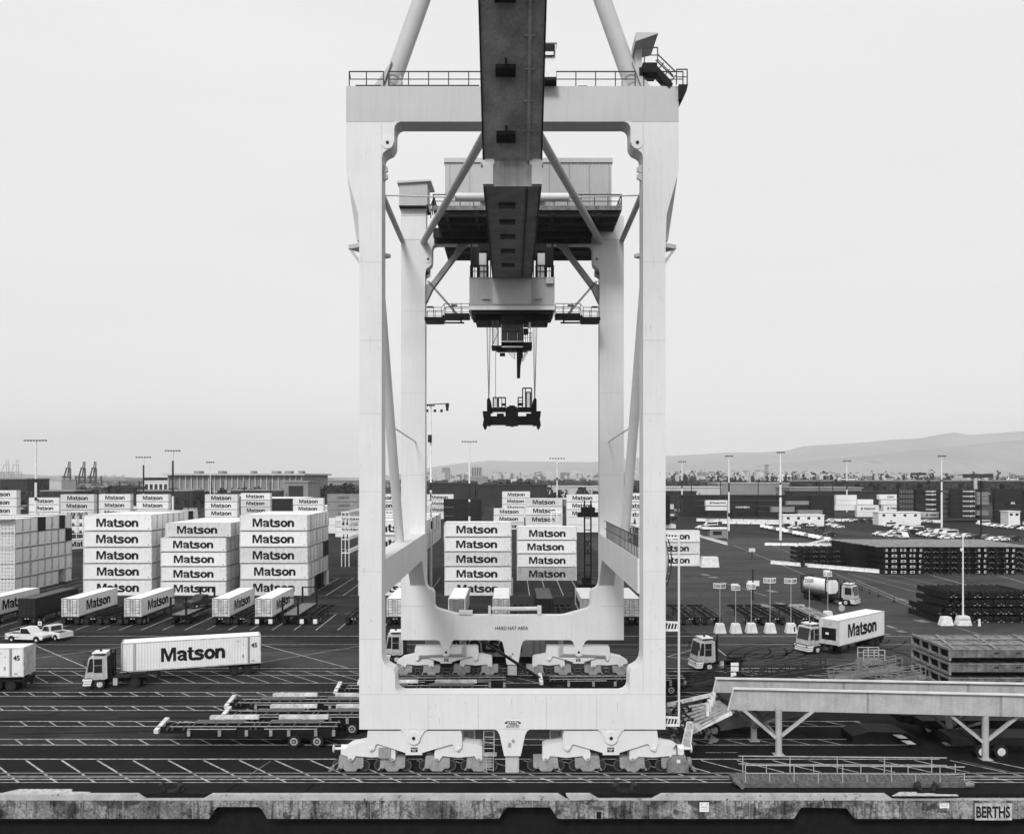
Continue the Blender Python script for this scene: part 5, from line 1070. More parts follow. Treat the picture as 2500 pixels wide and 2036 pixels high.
# ---- near chassis stacks on the left, decks facing sideways with white panels
nch_f = MB(); L = 14.2
for y in (-.55, .55): nch_f.box(0, L, y - .08, y + .08, 1.05, 1.5)
crs = MB()
for x in (0.9, 1.3, 2.2, 2.6, 3.5, 4.4, 5.3, 6.2, 7.4, 7.8, 8.6, 9.6, 10.6, 11.6, 12.6, 13.9): crs.box(x, x + .14, -1.15, 1.15, 1.38, 1.52)
nch_f.box(2.4, 13.9, -1.1, -1.0, .75, 1.4).box(2.4, 13.9, 1.0, 1.1, .75, 1.4).box(.4, 2.4, -.7, .7, 1.0, 1.35).box(2.6, 6.4, -1.2, -1.1, 1.1, 1.46).box(8.6, 12.7, -1.2, -1.1, 1.1, 1.46).box(2.6, 12.7, -.5, .5, .8, 1.1).box(10, 13.9, -.9, .9, .55, 1.1)
NCH = [kit_part('frame', nch_f, black_m), kit_part('crossmember', crs, MATS.get('cross_grey') or mat('cross_grey', .06, .8, .4, 3)), kit_part('gooseneck', MB().bar((.1, -1.1, 1.25), (.1, 1.2, 1.6), .35, .3), door_m), kit_part('rail_edge', MB().box(1.0, L, -.64, -.56, 1.5, 1.54).box(1.0, L, .5, .58, 1.5, 1.54).box(2.6, 6.4, -1.24, -1.16, 1.46, 1.5).box(8.6, 12.7, -1.24, -1.16, 1.46, 1.5), railw_m)]
NCH += [kit_part('post', MB().box(x, x + .24, -1.32, -1.21, .95, 1.4), MATS.get('post_grey') or mat('post_grey', .3, .7, .4, 3)) for x in (2.6, 5.0, 7.1, 9.0, 10.4, 12.5, 13.9)]
NCH += axle_set((10.9, 12.7), (-.95, .95), .5)
deckp = kit_part('deck_plate', MB().box(2.6, 6.5, .3, 1.25, 1.5, 1.54).box(8.5, 12.8, .3, 1.25, 1.5, 1.54), MATS.get('deck_grey') or mat('deck_grey', .12, .8, .4, 2))
NCH2 = NCH + [deckp] + [kit_part('white_pad', MB().box(x, x + 1.9, 1.3, 1.6, 1.55, 1.84).box(x - .12, x + .1, 1.28, 1.62, 1.54, 1.8), MATS.get('worn_pad') or mat('worn_pad', .62, .7, .5, 1.0, speck=.12)) for x in (3.6, 5.55, 9.2, 11.15)]
for (px, py, rz, lab, kk) in ((376, 1826, .3, 'front black chassis with white pads left of the crane, nearest', NCH2), (535, 1794, 0, 'second black chassis with white pads behind the nearest one', NCH2), (548, 1762, 0, 'third black chassis with white pads beside the left leg', NCH2), (816, 1724, 0, 'farthest black chassis of the group by the left leg', NCH2)):
    x, y, _ = G(px, py); spawn(kk, 'trailer_chassis', lab, 'chassis', (x, y + 1.2, 0), R(rz), 'black chassis beside the left crane leg')
for (px, py, lab) in ((948, 1706, 'dark chassis behind the front sill, left half'), (1395, 1702, 'dark chassis behind the front sill, right half')):
    x, y, _ = G(px, py); spawn(NCH, 'trailer_chassis', lab, 'chassis', (x - 3, y + 1.5, 0), R(2), 'dark chassis behind the front sill')
# dark lifting frame lying between the rails
t = thing('lifting_frame', 'dark steel truss frame lying on the ground behind the front sill', 'steel frame', (2, 84, 0)); m = MB()
for (a, b_) in (((-9, 82, .5), (-1, 86, 1.5)), ((-1, 86, 1.5), (9.5, 85.5, 1.3)), ((9.5, 85.5, 1.3), (13, 83, .4)), ((5.6, 85.6, 1.3), (4.2, 82, .1)), ((5.6, 85.6, 1.3), (9, 81.5, .1)), ((-3, 88, 4.6), (4, 84.5, .8)), ((-9, 82, .3), (13, 82.3, .3))): m.bar(a, b_, .24, .22)
m.build('truss', black_m, t); MB().box(7.6, 8.1, 82.8, 83.0, .6, .95).build('marker_plate', white_m, t)
t = thing('trailer_box', 'grey container with large black lettering seen under the rear sill', 'container', (-4, 97, 0)); 
MB().box(XP(1038, 97), XP(1330, 97), 97, 99.4, 1.15, 4.1).build('container_body', MATS['mid_container'], t); put_text(t, WM, 7.7, 1.8, (XP(1190, 97), 96.98, 2.5), ink)
MB().box(XP(1300, 97), XP(1306, 97), 96.95, 96.99, 1.15, 4.1).box(XP(1318, 97), XP(1322, 97), 96.95, 96.99, 1.15, 4.1).build('side_post', seam_m, t)
MB().box(XP(1038, 97), XP(1330, 97), 97.2, 99.2, .4, 1.1).build('chassis', black_m, t)
xa = G(1030, 1655 - 30); tractor(xa[0] - 4.5, xa[1] + 2, 6, 'white yard tractor half hidden behind the left crane bogies')
D = 117; t = thing('notice_board', 'small white notice on a post behind the two white pickups', 'sign', (XP(97, D), D, 0))
MB().cyl((XP(97, D), D, 0), (XP(97, D), D, 1.6), .04, 6).build('post', dark_m, t); MB().box(XP(93, D), XP(102, D), D - .05, D - .01, 1.2, 1.75).build('board', white_m, t); MB().box(XP(95, D), XP(100, D), D - .06, D - .051, 1.35, 1.6).build('print', seam_m, t)
# ---------------------------------------------------------------- right foreground: ramp bridge, gangway, hatch covers
t = thing('ramp_bridge', 'long grey twin girder ramp bridge on braced posts, right foreground', 'ramp bridge', (28, 67, 0))
def girder(xl, yl, xrr, yr, zt_, zb_, skew, lab):
    m = MB(); A = Vector((xl, yl, 0)); B = Vector((xrr, yr, 0)); d = (B - A).normalized(); n_ = Vector((-d.y, d.x, 0))
    def P(s, o, z): q = A + d * s + n_ * o; return (q.x, q.y, z)
    Lg = (B - A).length
    m.add([P(0, 0, zb_), P(Lg, 0, zb_), P(Lg, 0, zt_), P(skew, 0, zt_), P(0, .05, zb_), P(Lg, .05, zb_), P(Lg, .05, zt_), P(skew, .05, zt_)], [(0,1,2,3),(7,6,5,4),(0,4,5,1),(1,5,6,2),(2,6,7,3),(3,7,4,0)])
    web = m.build('girder', girder_m, t)
    f = MB(); 
    f.add([P(skew - .1, -.25, zt_), P(Lg, -.25, zt_), P(Lg, .25, zt_), P(skew - .1, .25, zt_), P(skew - .1, -.25, zt_ + .07), P(Lg, -.25, zt_ + .07), P(Lg, .25, zt_ + .07), P(skew - .1, .25, zt_ + .07)], [(0,3,2,1),(4,5,6,7),(0,1,5,4),(1,2,6,5),(2,3,7,6),(3,0,4,7)])
    f.bar(P(-.05, -.1, zb_ - .02), P(skew - .05, -.1, zt_), .22, .08)
    f.build('flange', mat('flange_pale%d' % int(yl), .62, .7, .2, 1), web)
    s_ = MB(); k = 10.3
    while k < Lg: s_.add([P(k, -.03, zb_), P(k + .05, -.03, zb_), P(k + .05, -.03, zt_), P(k, -.03, zt_)], [(0,1,2,3)]); s_.add([P(k + .12, -.03, zb_), P(k + .16, -.03, zb_), P(k + .16, -.03, zt_), P(k + .12, -.03, zt_)], [(0,1,2,3)]); k += 9.6
    s_.build('splice', rust_m, web)
    return P
Pf = girder(16.6, 66.9, 40.2, 64.7, 4.92, 3.3, .42, 'front'); Pb = girder(16.2, 70.5, 40.6, 68.6, 4.86, 3.4, .35, 'back')
MB().add([(16.9, 66.95, 3.6), (40, 64.8, 3.6), (40.4, 68.6, 3.6), (16.5, 70.4, 3.6), (16.9, 66.95, 3.75), (40, 64.8, 3.75), (40.4, 68.6, 3.75), (16.5, 70.4, 3.75)], [(0,3,2,1),(4,5,6,7),(0,1,5,4),(1,2,6,5),(2,3,7,6),(3,0,4,7)]).build('deck', dark_m, t)
for (x, y, y2) in ((XP(1903, 66.2), 66.4, 70), (XP(2409, 65.2), 65.4, 69)):
    for k, yy in enumerate((y, y2)):
        m = MB().cyl((x - k * .9, yy, .05), (x - k * .9, yy, 3.5), .25, 14).box(x - k * .9 - .4, x - k * .9 + .4, yy - .4, yy + .4, 0, .05); m.build('support_post', girder_m, t, True)
        MB().bar((x + .2 - k * .9, yy, 1.45), (x + 2.6 - k * .9, yy, 3.35), .22).bar((x - .2 - k * .9, yy, 1.3), (x - 2.6 - k * .9, yy + .4, 3.35), .22).build('diagonal_strut', girder_m if not k else rust_m, t)
    MB().bar((x, y, 1.2), (x - 1.0, y2, 2.6), .2).bar((x, y, 2.8), (x - 1, y2, 1.0), .2).build('cross_brace', rust_m, t)
# folding tongue at the ramp's left end
t = thing('ramp_tongue', 'pale planked ramp tongue sloping down from the grey girders', 'ramp', (14.5, 68.6, 0)); m = MB()
for k in range(7):
    y0 = 66.8 + k * .52; m.bar((16.7, y0, 3.3 - .02 * k), (13.4 - .12 * k, y0 - .2, 1.55 + .16 * k), .4, .08, (0, 0, 1))
m.build('planks', mat('plank_steel', .34, .8, .5, 2.5, speck=.2), t)
m = MB().bar((13.2, 66.6, 1.42), (16.8, 66.6, 3.15), .12, .3).bar((12.6, 70.6, 2.7), (16.5, 70.6, 3.6), .12, .3); 
for k in range(4): m.box(15.0 + .35 * k, 15.2 + .35 * k, 67.2 + .8 * k, 67.7 + .8 * k, 2.7 + .12 * k, 3.6 + .1 * k)
m.build('edge_beam', door_m, t)
t = thing('low_ramp_trailer', 'grey wedge ramp trailer with one visible wheel under the girders', 'ramp trailer', (20, 72, 0)); D = 71.6
pts = [(1723,1754),(1745,1744),(1795,1737),(2010,1731),(2040,1734),(1990,1740),(1850,1768),(1760,1784),(1745,1786),(1723,1786)]
MB().prism([(XP(a, D), ZP(b, D)) for a, b in pts], D, D + 2.6).build('side_plate', mat('ramp_grey', .2, .7, .3, .8, .1), t)
MB().bar((XP(1722, D), D - .05, ZP(1753, D)), (XP(1835, D), D - .05, ZP(1729, D)), .12, .12).build('pale_edge', white_m, t)
w = MB().cyl((XP(1741, D), D - .45, .48), (XP(1741, D), D - .1, .48), .5, 22).build('wheel', tyre, t, True); MB().cyl((XP(1741, D), D - .47, .48), (XP(1741, D), D - .45, .48), .3, 16).cyl((XP(1741, D), D - .52, .48), (XP(1741, D), D - .47, .48), .1, 8).build('rim', rim, w)
# semi trailers standing under the bridge at right
for (pxs, py, lab) in (((2266, 2312), 1791, 'dark low trailer under the ramp bridge, farther wheels'), ((2318, 2359), 1805, 'dark low trailer under the ramp bridge, middle wheels'), ((2397, 2443), 1850, 'dark trailer with two pale wheel rims at lower right')):
    x0, D, _ = G(pxs[0], py); x1 = XP(pxs[1], D); t = thing('low_trailer', lab, 'trailer', ((x0 + x1) / 2, D, 0))
    MB().box(x0 - 2.2, x1 + 7, D + .1, D + 2.4, .9, 1.5).box(x0 - 1.2, x1 + 1, D + .6, D + 2, .6, 1.0).build('frame', black_m, t)
    for x in (x0, x1):
        w = MB().cyl((x, D - .1, .5), (x, D + .45, .5), .5, 20).build('wheel', tyre, t, True); MB().cyl((x, D - .13, .5), (x, D - .1, .5), .3, 16, .27).cyl((x, D - .17, .5), (x, D - .13, .5), .12, 8).build('rim', rim, w)
t = thing('low_trailer', 'dark flat trailer lying in shadow beneath the girders with two pale flaps', 'trailer', (26, 70, 0))
MB().prism([(XP(2070, 70), .05), (XP(2070, 70), .65), (XP(2110, 70), 1.0), (XP(2200, 70), .9), (XP(2240, 70), .2), (XP(2235, 70), .05)], 69, 71.5).build('body', black_m, t)
for k in range(2): a = (XP(2180 + 15 * k, 68.5), 68.6 - .4 * k, .9 - .35 * k); MB().add([a, (a[0] + .7, a[1], a[2]), (a[0] + 1.0, a[1] - .5, a[2] - .15), (a[0] + .35, a[1] - .5, a[2] - .15)], [(0, 1, 2, 3)]).build('flap', railw_m, t)
# aluminium gangway on the quay
t = thing('gangway', 'long weathered gangway with thin pale handrails lying on the quay at right', 'gangway', (23, 60, 0))
x0, x1 = XP(1790, 60), XP(2345, 60)
fl_ = MB().box(x0, x1, 59.6, 61.2, .1, .4).box(x0 + .5, x1, 59.35, 59.6, .02, .34); fl_.build('walkway', mat('gangway_metal', .12, .7, .5, 3, speck=.4), t)
pf = MB()
k = x0 + .3
while k < x1 - .5: pf.bar((k, 59.7, .42), (k + .3, 61.1, .44), .06, .05); k += .34
pf.build('treads', rust_m, t)
r = MB(); r.bar((XP(1815, 60), 59.5, 1.5), (x1, 59.45, 1.4), .055).bar((XP(1815, 60), 61.3, 1.55), (x1 - .3, 61.3, 1.42), .055).bar((XP(1815, 60), 59.5, .95), (x1, 59.45, .9), .04).bar((XP(1815, 60), 61.3, 1.0), (x1 - .3, 61.3, .9), .04)
n_ = 9
for k in range(n_ + 1):
    x = XP(1815, 60) + (x1 - XP(1815, 60)) * k / n_
    if k % 2 == 0 or 1: r.bar((x, 59.5, .35), (x, 59.5, 1.5 if k % 2 == 0 else .95), .05); r.bar((x + .3, 61.3, .35), (x + .3, 61.3, 1.5 if k % 2 == 0 else .98), .05)
r.build('handrail', railw_m, t)
MB().bar((x0 - .1, 59.4, .6), (x0 + .5, 59.2, .05), .3, .2).cyl((x1 - .1, 59.3, .25), (x1 + .5, 59.3, .25), .2, 10).build('roller_end', rust_m, t)
# hatch covers
walk_m2 = mat('hatch_rib_steel', .26, .75, .5, 1.5, .2)
t0 = []
for k in range(3):
    x0, y0 = XP(2318, 86.5), 86.5; z = k * 1.42 + .1
    t = thing('hatch_cover', '%s grey ship hatch cover in the pile at the right edge' % ('bottom', 'middle', 'top')[k], 'hatch cover', (x0, y0, z), 0, 'pile of hatch covers at right'); hh = 1.1
    MB().box(x0, x0 + 14, y0, y0 + .12, z + .28, z + hh).box(x0, x0 + 14, y0 + 8, y0 + 8.12, z + .28, z + hh).build('plate', MATS.get('hatch_cover_paint') or mat('hatch_cover_paint', .17, .85, .5, 1.1, .35, speck=.25), t)
    MB().box(x0 + .1, x0 + 14, y0 + .12, y0 + 8, z + hh - .2, z + hh - .1).build('top_plate', rust_m, t)
    MB().box(x0 + .3, x0 + 14, y0 + .5, y0 + 7.6, z, z + hh - .25).build('core', black_m, t)
    m = MB()
    for j in range(9): m.bar((x0 + .7 + 1.6 * j, y0 + .1, z + hh - .06), (x0 + .7 + 1.6 * j, y0 + 7.9, z + hh - .06), .12, .1)
    for j in range(5): m.box(x0 - .1, x0 + .12, y0 + j * 2 - .12, y0 + j * 2 + .12, z, z + hh)
    m.bar((x0, y0, z + hh), (x0, y0 + 8, z + hh), .25).bar((x0, y0, z + .1), (x0, y0 + 8, z + .1), .25)
    if k == 2:
        for j in range(3): m.bar((x0 + .5 + 4.2 * j, y0 + .1, z + hh + .03), (x0 + 2.5 + 4.2 * j, y0 + 7.9, z + hh + .03), .3, .1)
        m.bar((x0, y0 + 2.6, z + hh + .05), (x0 + 14, y0 + 2.6, z + hh + .05), .3, .1).bar((x0, y0 + 5.4, z + hh + .05), (x0 + 14, y0 + 5.4, z + hh + .05), .3, .1)
    m.box(x0, x0 + 14, y0 - .08, y0, z + hh - .06, z + hh + .02); m.build('stiffener', walk_m2, t)
    MB().box(x0 + 4.4, x0 + 4.9, y0 - .02, y0, z + .65, z + .8).box(x0 + 6.6, x0 + 7.1, y0 - .02, y0, z + .65, z + .8).build('slot', dark_m, t)
# inclined gangways behind the girders
walk_m = mat('walkway_steel', .2, .75, .4, 2, .2)
def gway(a, b, D, w, lab, m=walk_m):
    t = thing('inclined_gangway', lab, 'gangway', (XP(a[0], D), D, 0)); A = Vector(W(a[0], a[1], D)); B = Vector(W(b[0], b[1], D)); o = Vector((0, w, 0))
    MB().bar(A, B, .12, .3).bar(A + o, B + o, .12, .3).bar(A + o / 2, B + o / 2, w, .08).build('walkway', m, t)
    MB().railing(A + Vector((0, 0, .1)), B + Vector((0, 0, .1)), .9, 1.7, .035).railing(A + o, B + o, .9, 1.7, .035).build('handrail', m, t)
gway((1840, 1662), (2015, 1636), 77, 1.2, 'dark inclined gangway left of the others behind the girders', dark_m)
gway((2035, 1662), (2202, 1632), 78, 1.3, 'pale inclined gangway with handrails behind the girders')
gway((2150, 1668), (2260, 1653), 76, 1.0, 'short pale gangway right of the longer one')
gway((1690, 1676), (1800, 1652), 76, 1.0, 'dark low gangway near the left end of the girders', dark_m)
# work platform frame, skips, weeds
t = thing('work_platform', 'open pale rail platform standing behind the girders', 'platform', (XP(2130, 84), 84, 0)); D = 84
MB().railing(W(2108, 1612, D), W(2160, 1612, D), 1.0, 1.0, .04).railing((XP(2108, D), D + 1.4, ZP(1612, D)), (XP(2160, D), D + 1.4, ZP(1612, D)), 1.0, 1.0, .04).build('handrail', railw_m, t)
MB().box(XP(2106, D), XP(2156, D), D, D + 1.4, ZP(1622, D), ZP(1612, D)).bar(W(2100, 1612, D), W(2125, 1640, D), .15).box(XP(2092, D), XP(2100, D), D, D + .5, 0, ZP(1612, D)).build('base', rust_m, t)
for (a, b_, lab) in ((2052, 2088, 'black tapered skip left of the rail platform'), (2207, 2232, 'small black bin right of the pale gangway')):
    D = 83; m = MB().prism([(XP(a + 8, D), .3), (XP(b_, D), .3), (XP(b_, D), 1.75), (XP(a, D), 1.75)], D, D + 1.8); t = thing('skip_bin', lab, 'skip', (XP(a, D), D, 0)); m.build('body', black_m, t)
# debris heap by the right leg
t = thing('hose_pile', 'dark tangled pile of hoses and netting beside the right crane leg', 'hose pile', (13.6, 70, 0)); m = MB(); rnd = random.Random(3)
for k in range(16):
    cx_, cy_, cz_ = 12.6 + rnd.uniform(0, 3.0), 69 + rnd.uniform(-1, 2.4), .4 + rnd.uniform(0, 2.4); rr = rnd.uniform(.5, 1.1); a0 = rnd.uniform(0, 6.28); ax = Vector((rnd.uniform(-1, 1), rnd.uniform(-1, 1), rnd.uniform(.2, 1))).normalized(); u = ax.orthogonal().normalized(); v = ax.cross(u)
    pts = [Vector((cx_, cy_, cz_)) + (u * math.cos(a0 + .45 * j) + v * math.sin(a0 + .45 * j)) * rr * (1 - .02 * j) for j in range(15)]
    pts = [(p.x, p.y, max(.1, p.z)) for p in pts]; m.path(pts, .1, 6)
m.build('hose', dark_m, t, True)
m = MB()
for k in range(60):
    p = Vector((12.3 + rnd.uniform(0, 3.6), 69 + rnd.uniform(-1, 2.6), rnd.uniform(.1, 2.2))); m.add([p, p + Vector((rnd.uniform(.2, .8), rnd.uniform(-.2, .4), rnd.uniform(-.3, .3))), p + Vector((rnd.uniform(-.1, .5), rnd.uniform(0, .5), rnd.uniform(.2, .7)))], [(0, 1, 2)])
m.build('netting', rust_m, t)
t = thing('leaning_panel', 'grey framed steel panel leaning beside the right crane bogies', 'panel', (XP(1680, 64.5), 64.5, 0)); D = 64.5
pn = [(1678,1762),(1692,1765),(1684,1828),(1665,1818)]; m = MB().prism([(XP(a, D), ZP(b, D)) for a, b in pn], D, D + .05); m.prism([(XP(a, D), ZP(b, D)) for a, b in ((1692,1765),(1716,1770),(1711,1785),(1689,1780))], D + .1, D + .15); m.build('sheet', railw_m, t)
m = MB()
for i in range(4): m.bar(W(*pn[i], D - .03), W(*pn[(i + 1) % 4], D - .03), .1)
m.bar(W(1674, 1782, D - .03), W(1689, 1785, D - .03), .06).bar(W(1670, 1800, D - .03), W(1687, 1806, D - .03), .06).bar(W(1678, 1763, D - .03), W(1688, 1785, D - .03), .05).bar(W(1674, 1782, D - .03), W(1686, 1806, D - .03), .05).bar(W(1692,1766,D+.08), W(1711,1784,D+.08), .05).build('rib', door_m, t)
# scrap dark trailers near the right leg foot, plus small notice post
gx = G(1795, 1668); t = thing('notice_post', 'stack of small white notices on a thin post behind the girder end', 'notice', (XP(1793, 76), 76, 0)); D = 76
MB().cyl((XP(1793, D), D, 0), (XP(1793, D), D, ZP(1625, D)), .05, 6).build('post', railw_m, t)
for (y0, y1) in ((1617, 1625), (1627, 1638), (1641, 1652)): MB().box(XP(1784, D), XP(1803 - (y0 > 1640) * 6, D), D - .05, D - .02, ZP(y1, D), ZP(y0, D)).build('notice_board', white_m, t)
for (px, py, rz, lab) in ((1640, 1682, -8, 'dark bare chassis just right of the crane leg'), (1700, 1700, -9, 'second dark bare chassis angled behind the ramp tongue')):
    x, y, _ = G(px, py); spawn([kit_part('frame', chassis_mesh(9.5), black_m)] , 'trailer_chassis', lab, 'chassis', (x + 3, y + 1, 0), R(-rz))
# ---------------------------------------------------------------- bay signs on concrete blocks
def block_poly(w0, w1, h): return [(-w0/2, 0), (w0/2, 0), (w0/2, .12), (w1/2, h), (-w1/2, h), (-w0/2, .12)]
def bay_sign(px, pyb, pyt, txts, lab, two, base=True):
    x, y, _ = G(px, pyb); t = thing('bay_sign', lab, 'bay sign', (x, y, 0)); zt_ = ZP(pyt, y)
    MB().prism(block_poly(1.5, .95, 1.3), y - .45, y + .45).v and None
    m = MB(); p = block_poly(1.5, .95, 1.3); m.prism([(a + x, b) for a, b in p], y - .5, y + .5); m.build('concrete_base', conc, t)
    MB().cyl((x, y, 1.25), (x, y, zt_ - .7), .045, 8).build('pole', railw_m, t, True)
    if two:
        for s in (-1, 1):
            c, d_ = math.cos(R(30)), math.sin(R(30)); w = .98
            b = MB().bar((x, y - .25, zt_ - .38), (x + s * w * c, y - .25 + w * d_, zt_ - .38), .04, .72, (0, 0, 1)).build('sign_board', white_m, t)
            put_text(b, txts[0 if s < 0 else -1], .84, .46, (x + s * w * c / 2, y - .25 + w * d_ / 2 - .05, zt_ - .38), ink, rz=R(30 * s), bold=.012)
    else:
        b = MB().box(x - .6, x + .6, y - .04, y, zt_ - .78, zt_ - .05).build('sign_board', white_m, t); put_text(b, txts[0], 1.08, .5, (x, y - .06, zt_ - .42), ink, bold=.012)
        MB().box(x - .55, x + .45, y + .3, y + .34, zt_ - .6, zt_ + .1).build('sign_board', white_m, t)
bay_sign(1757.6, 1545, 1423, ['D500', 'D500'], 'white double sign D500 on a concrete block, leftmost bay sign', True)
bay_sign(1796, 1545, 1427, ['D200'], 'white sign D200 on a concrete block, second bay sign', False)
bay_sign(1834, 1544, 1424, ['D100'], 'white sign D100 on a concrete block, third bay sign', False)
bay_sign(1880, 1544.5, 1410, ['D100', 'D100'], 'white double sign D100 above a chipped concrete block', True)
bay_sign(1931, 1544.5, 1411, ['D200', 'D200'], 'white double sign D200 on a concrete block, fifth bay sign', True)
bay_sign(1976, 1541, 1410, ['D500'], 'white sign D500 behind the reefer tractor', False)
bay_sign(2021, 1513, 1394, ['C100'], 'white sign C100 in front of the tank container', False)
x, y, _ = G(1838, 1465); t = thing('bay_sign', 'white board on a dark post behind the third bay sign', 'bay sign', (x, y, 0))
MB().cyl((x, y, 0), (x, y, ZP(1389, y)), .15, 8).build('pole', dark_m, t); MB().box(x - .9, x + 1.1, y - .04, y, ZP(1430, y), ZP(1417, y)).build('sign_board', white_m, t)
x, y, _ = G(1836, 1366); t = thing('bay_sign', 'small far white board on a post above the bay signs', 'bay sign', (x, y, 0))
MB().cyl((x, y, 0), (x, y, ZP(1345, y)), .12, 6).build('pole', dark_m, t); MB().box(x - .8, x + .8, y - .04, y, ZP(1347, y), ZP(1338, y)).build('sign_board', door_m, t)
# concrete blocks, mast, barriers, cones, stop sign
def block(px, py, w0, w1, h, lab, name='concrete_block', d=.5):
    x, y, _ = G(px, py); o = MB().prism([(a + x, b) for a, b in block_poly(w0, w1, h)], y - d, y + d); o = o.build(name, conc); tag(o, lab, 'concrete block'); return x, y
block(2309, 1526, 1.8, 1.1, 1.25, 'pale concrete block left of the block carrying the lamp pole')
x, y = block(2351, 1526, 2.1, 1.4, 1.35, 'concrete block with two dark stripes carrying the lamp pole')
t = thing('lamp_pole', 'thin white lamp pole rising from the striped concrete block', 'lamp pole', (x, y, 1.35))
MB().cyl((x, y, 1.35), (x, y, ZP(1306, y)), .12, 10, .08).build('pole', white_m, t, True); MB().box(x - .35, x + .05, y - .1, y + .1, ZP(1345, y), ZP(1338, y)).box(x - .2, x + .2, y - .12, y + .12, ZP(1310, y), ZP(1306, y)).build('lamp', white_m, t)
t2 = MB().box(x - .84, x + .84, y - .515, y - .505, .82, .88).box(x - .78, x + .78, y - .515, y - .505, .98, 1.02).build('stripe', ink, t)
for i, (px, py, lab) in enumerate(((2321, 1506, 'small white post stub against the black chassis pile'), (2391, 1528, 'small white striped stub at the foot of the black chassis pile'))):
    x, y, _ = G(px, py); tag(MB().cyl((x, y, 0), (x, y, 1.0), .2, 10, .14).build('white_stub', white_m), lab, 'stub post')
cone = MB().cyl((0, 0, .04), (0, 0, 1.0), .2, 12, .04).box(-.28, .28, -.28, .28, 0, .05)
ck = [kit_part('cone_body', cone, dark_m, [kit_part('cone_band', MB().cyl((0, 0, .5), (0, 0, .62), .13, 12, .11), rust_m)])]
for i, (px, py) in enumerate(((2104, 1442), (2123, 1450), (2145, 1457), (2183, 1471), (2228, 1484))):
    x, y, _ = G(px, py); spawn(ck, 'traffic_cone', '%s dark traffic cone from the left along the lane line' % ORD[i], 'traffic cone', (x, y, 0), 0, 'traffic cones along the lane')
x, y, _ = G(2055, 1520); t = thing('stop_sign', 'back of an eight sided sign with small square plate above the reefer box', 'sign', (x, y, 0)); D = y
MB().cyl((x, y, 0), (x, y, ZP(1470, D)), .05, 6).build('pole', rail_m, t); MB().cyl((x, y - .03, ZP(1484, D)), (x, y - .06, ZP(1484, D)), .48, 8).build('octagon_plate', railw_m, t)
MB().box(x - .45, x - .05, y - .06, y - .03, ZP(1475, D), ZP(1469, D)).build('square_plate', white_m, t)
bar_poly = [(-.3, 0), (.3, 0), (.3, .1), (.12, .35), (.1, .85), (-.1, .85), (-.12, .35), (-.3, .1)]
bk = {}
def barrier_run(a, b, n, lab, hs=1.0, grp='white concrete road barriers'):
    A = Vector(G(*a)); B = Vector(G(*b)); d = (B - A) / n; L_ = d.length * .96; key = round(L_, 2)
    for k in range(n):
        me = bk.get(key)
        if not me: me = bk[key] = kit_part('b', MB().prismx([(p, q * hs) for p, q in bar_poly], -L_/2, L_/2), conc)[1]
        o = bpy.data.objects.new('road_barrier', me); COL.objects.link(o); o.location = A + d * (k + .5); o.rotation_euler = (0, 0, math.atan2(d.y, d.x)); tag(o, 'white concrete barrier, %s from left %s' % (ORD[k], lab), 'barrier', grp)
barrier_run((1882, 1376), (2148, 1399), 8, 'before the tank container row')
barrier_run((1866, 1331), (2110, 1334), 6, 'in front of the long black chassis block')
barrier_run((1700, 1272), (1905, 1276), 7, 'in the far line under the dark containers', 1.6)
barrier_run((1762, 1278), (1905, 1280), 4, 'in the nearer far line by the office huts', 1.6)
barrier_run((1705, 1310), (1775, 1330), 4, 'leading to the small kiosk', 1.0)
barrier_run((2020, 1272), (2300, 1276), 8, 'behind the car park', 1.5)
x, y = block(1732, 1384, 4.2, 3.6, 2.4, 'pale square block on the tarmac right of the low stack', d=1.0)
# kiosk, pole, small truss bridge
x, y, _ = G(1755, 1316); t = thing('gate_kiosk', 'small grey kiosk with a tall thin pole by the far barriers', 'kiosk', (x, y, 0))
MB().box(x - 3, x + 3, y, y + 4, .3, 3.4).build('wall', mid_b, t); MB().box(x - 5.5, x + 3.4, y - .3, y + 4.4, 3.4, 3.8).build('roof', roof_w, t); MB().box(x - 2, x + 1, y - .03, y, 1.4, 2.7).build('window', glass, t)
MB().cyl((x + 2.8, y - .5, 0), (x + 2.8, y - .5, 13), .12, 8).build('pole', railw_m, t)
t = thing('truss_gangway', 'white truss gangway sloping beside the car park', 'gangway', (*G(1960, 1338)[:2], 0)); A = Vector(G(1945, 1338)) + Vector((0, 0, .4)); B = Vector(G(2030, 1336)) + Vector((0, 0, 2.6)); m = MB()
for o_ in (0, 1.6):
    oo = Vector((0, o_, 0)); m.bar(A + oo, B + oo, .2).bar(A + oo + Vector((3, 0, -.6)), B + oo + Vector((0, 0, -1.7)), .15)
    for k in range(9): p = A.lerp(B, k / 9) + oo; q = (A + Vector((3, 0, -.6))).lerp(B + Vector((0, 0, -1.7)), min(1, (k + .5) / 9)) + oo; m.bar(p, q, .1)
m.build('truss', white_m, t)
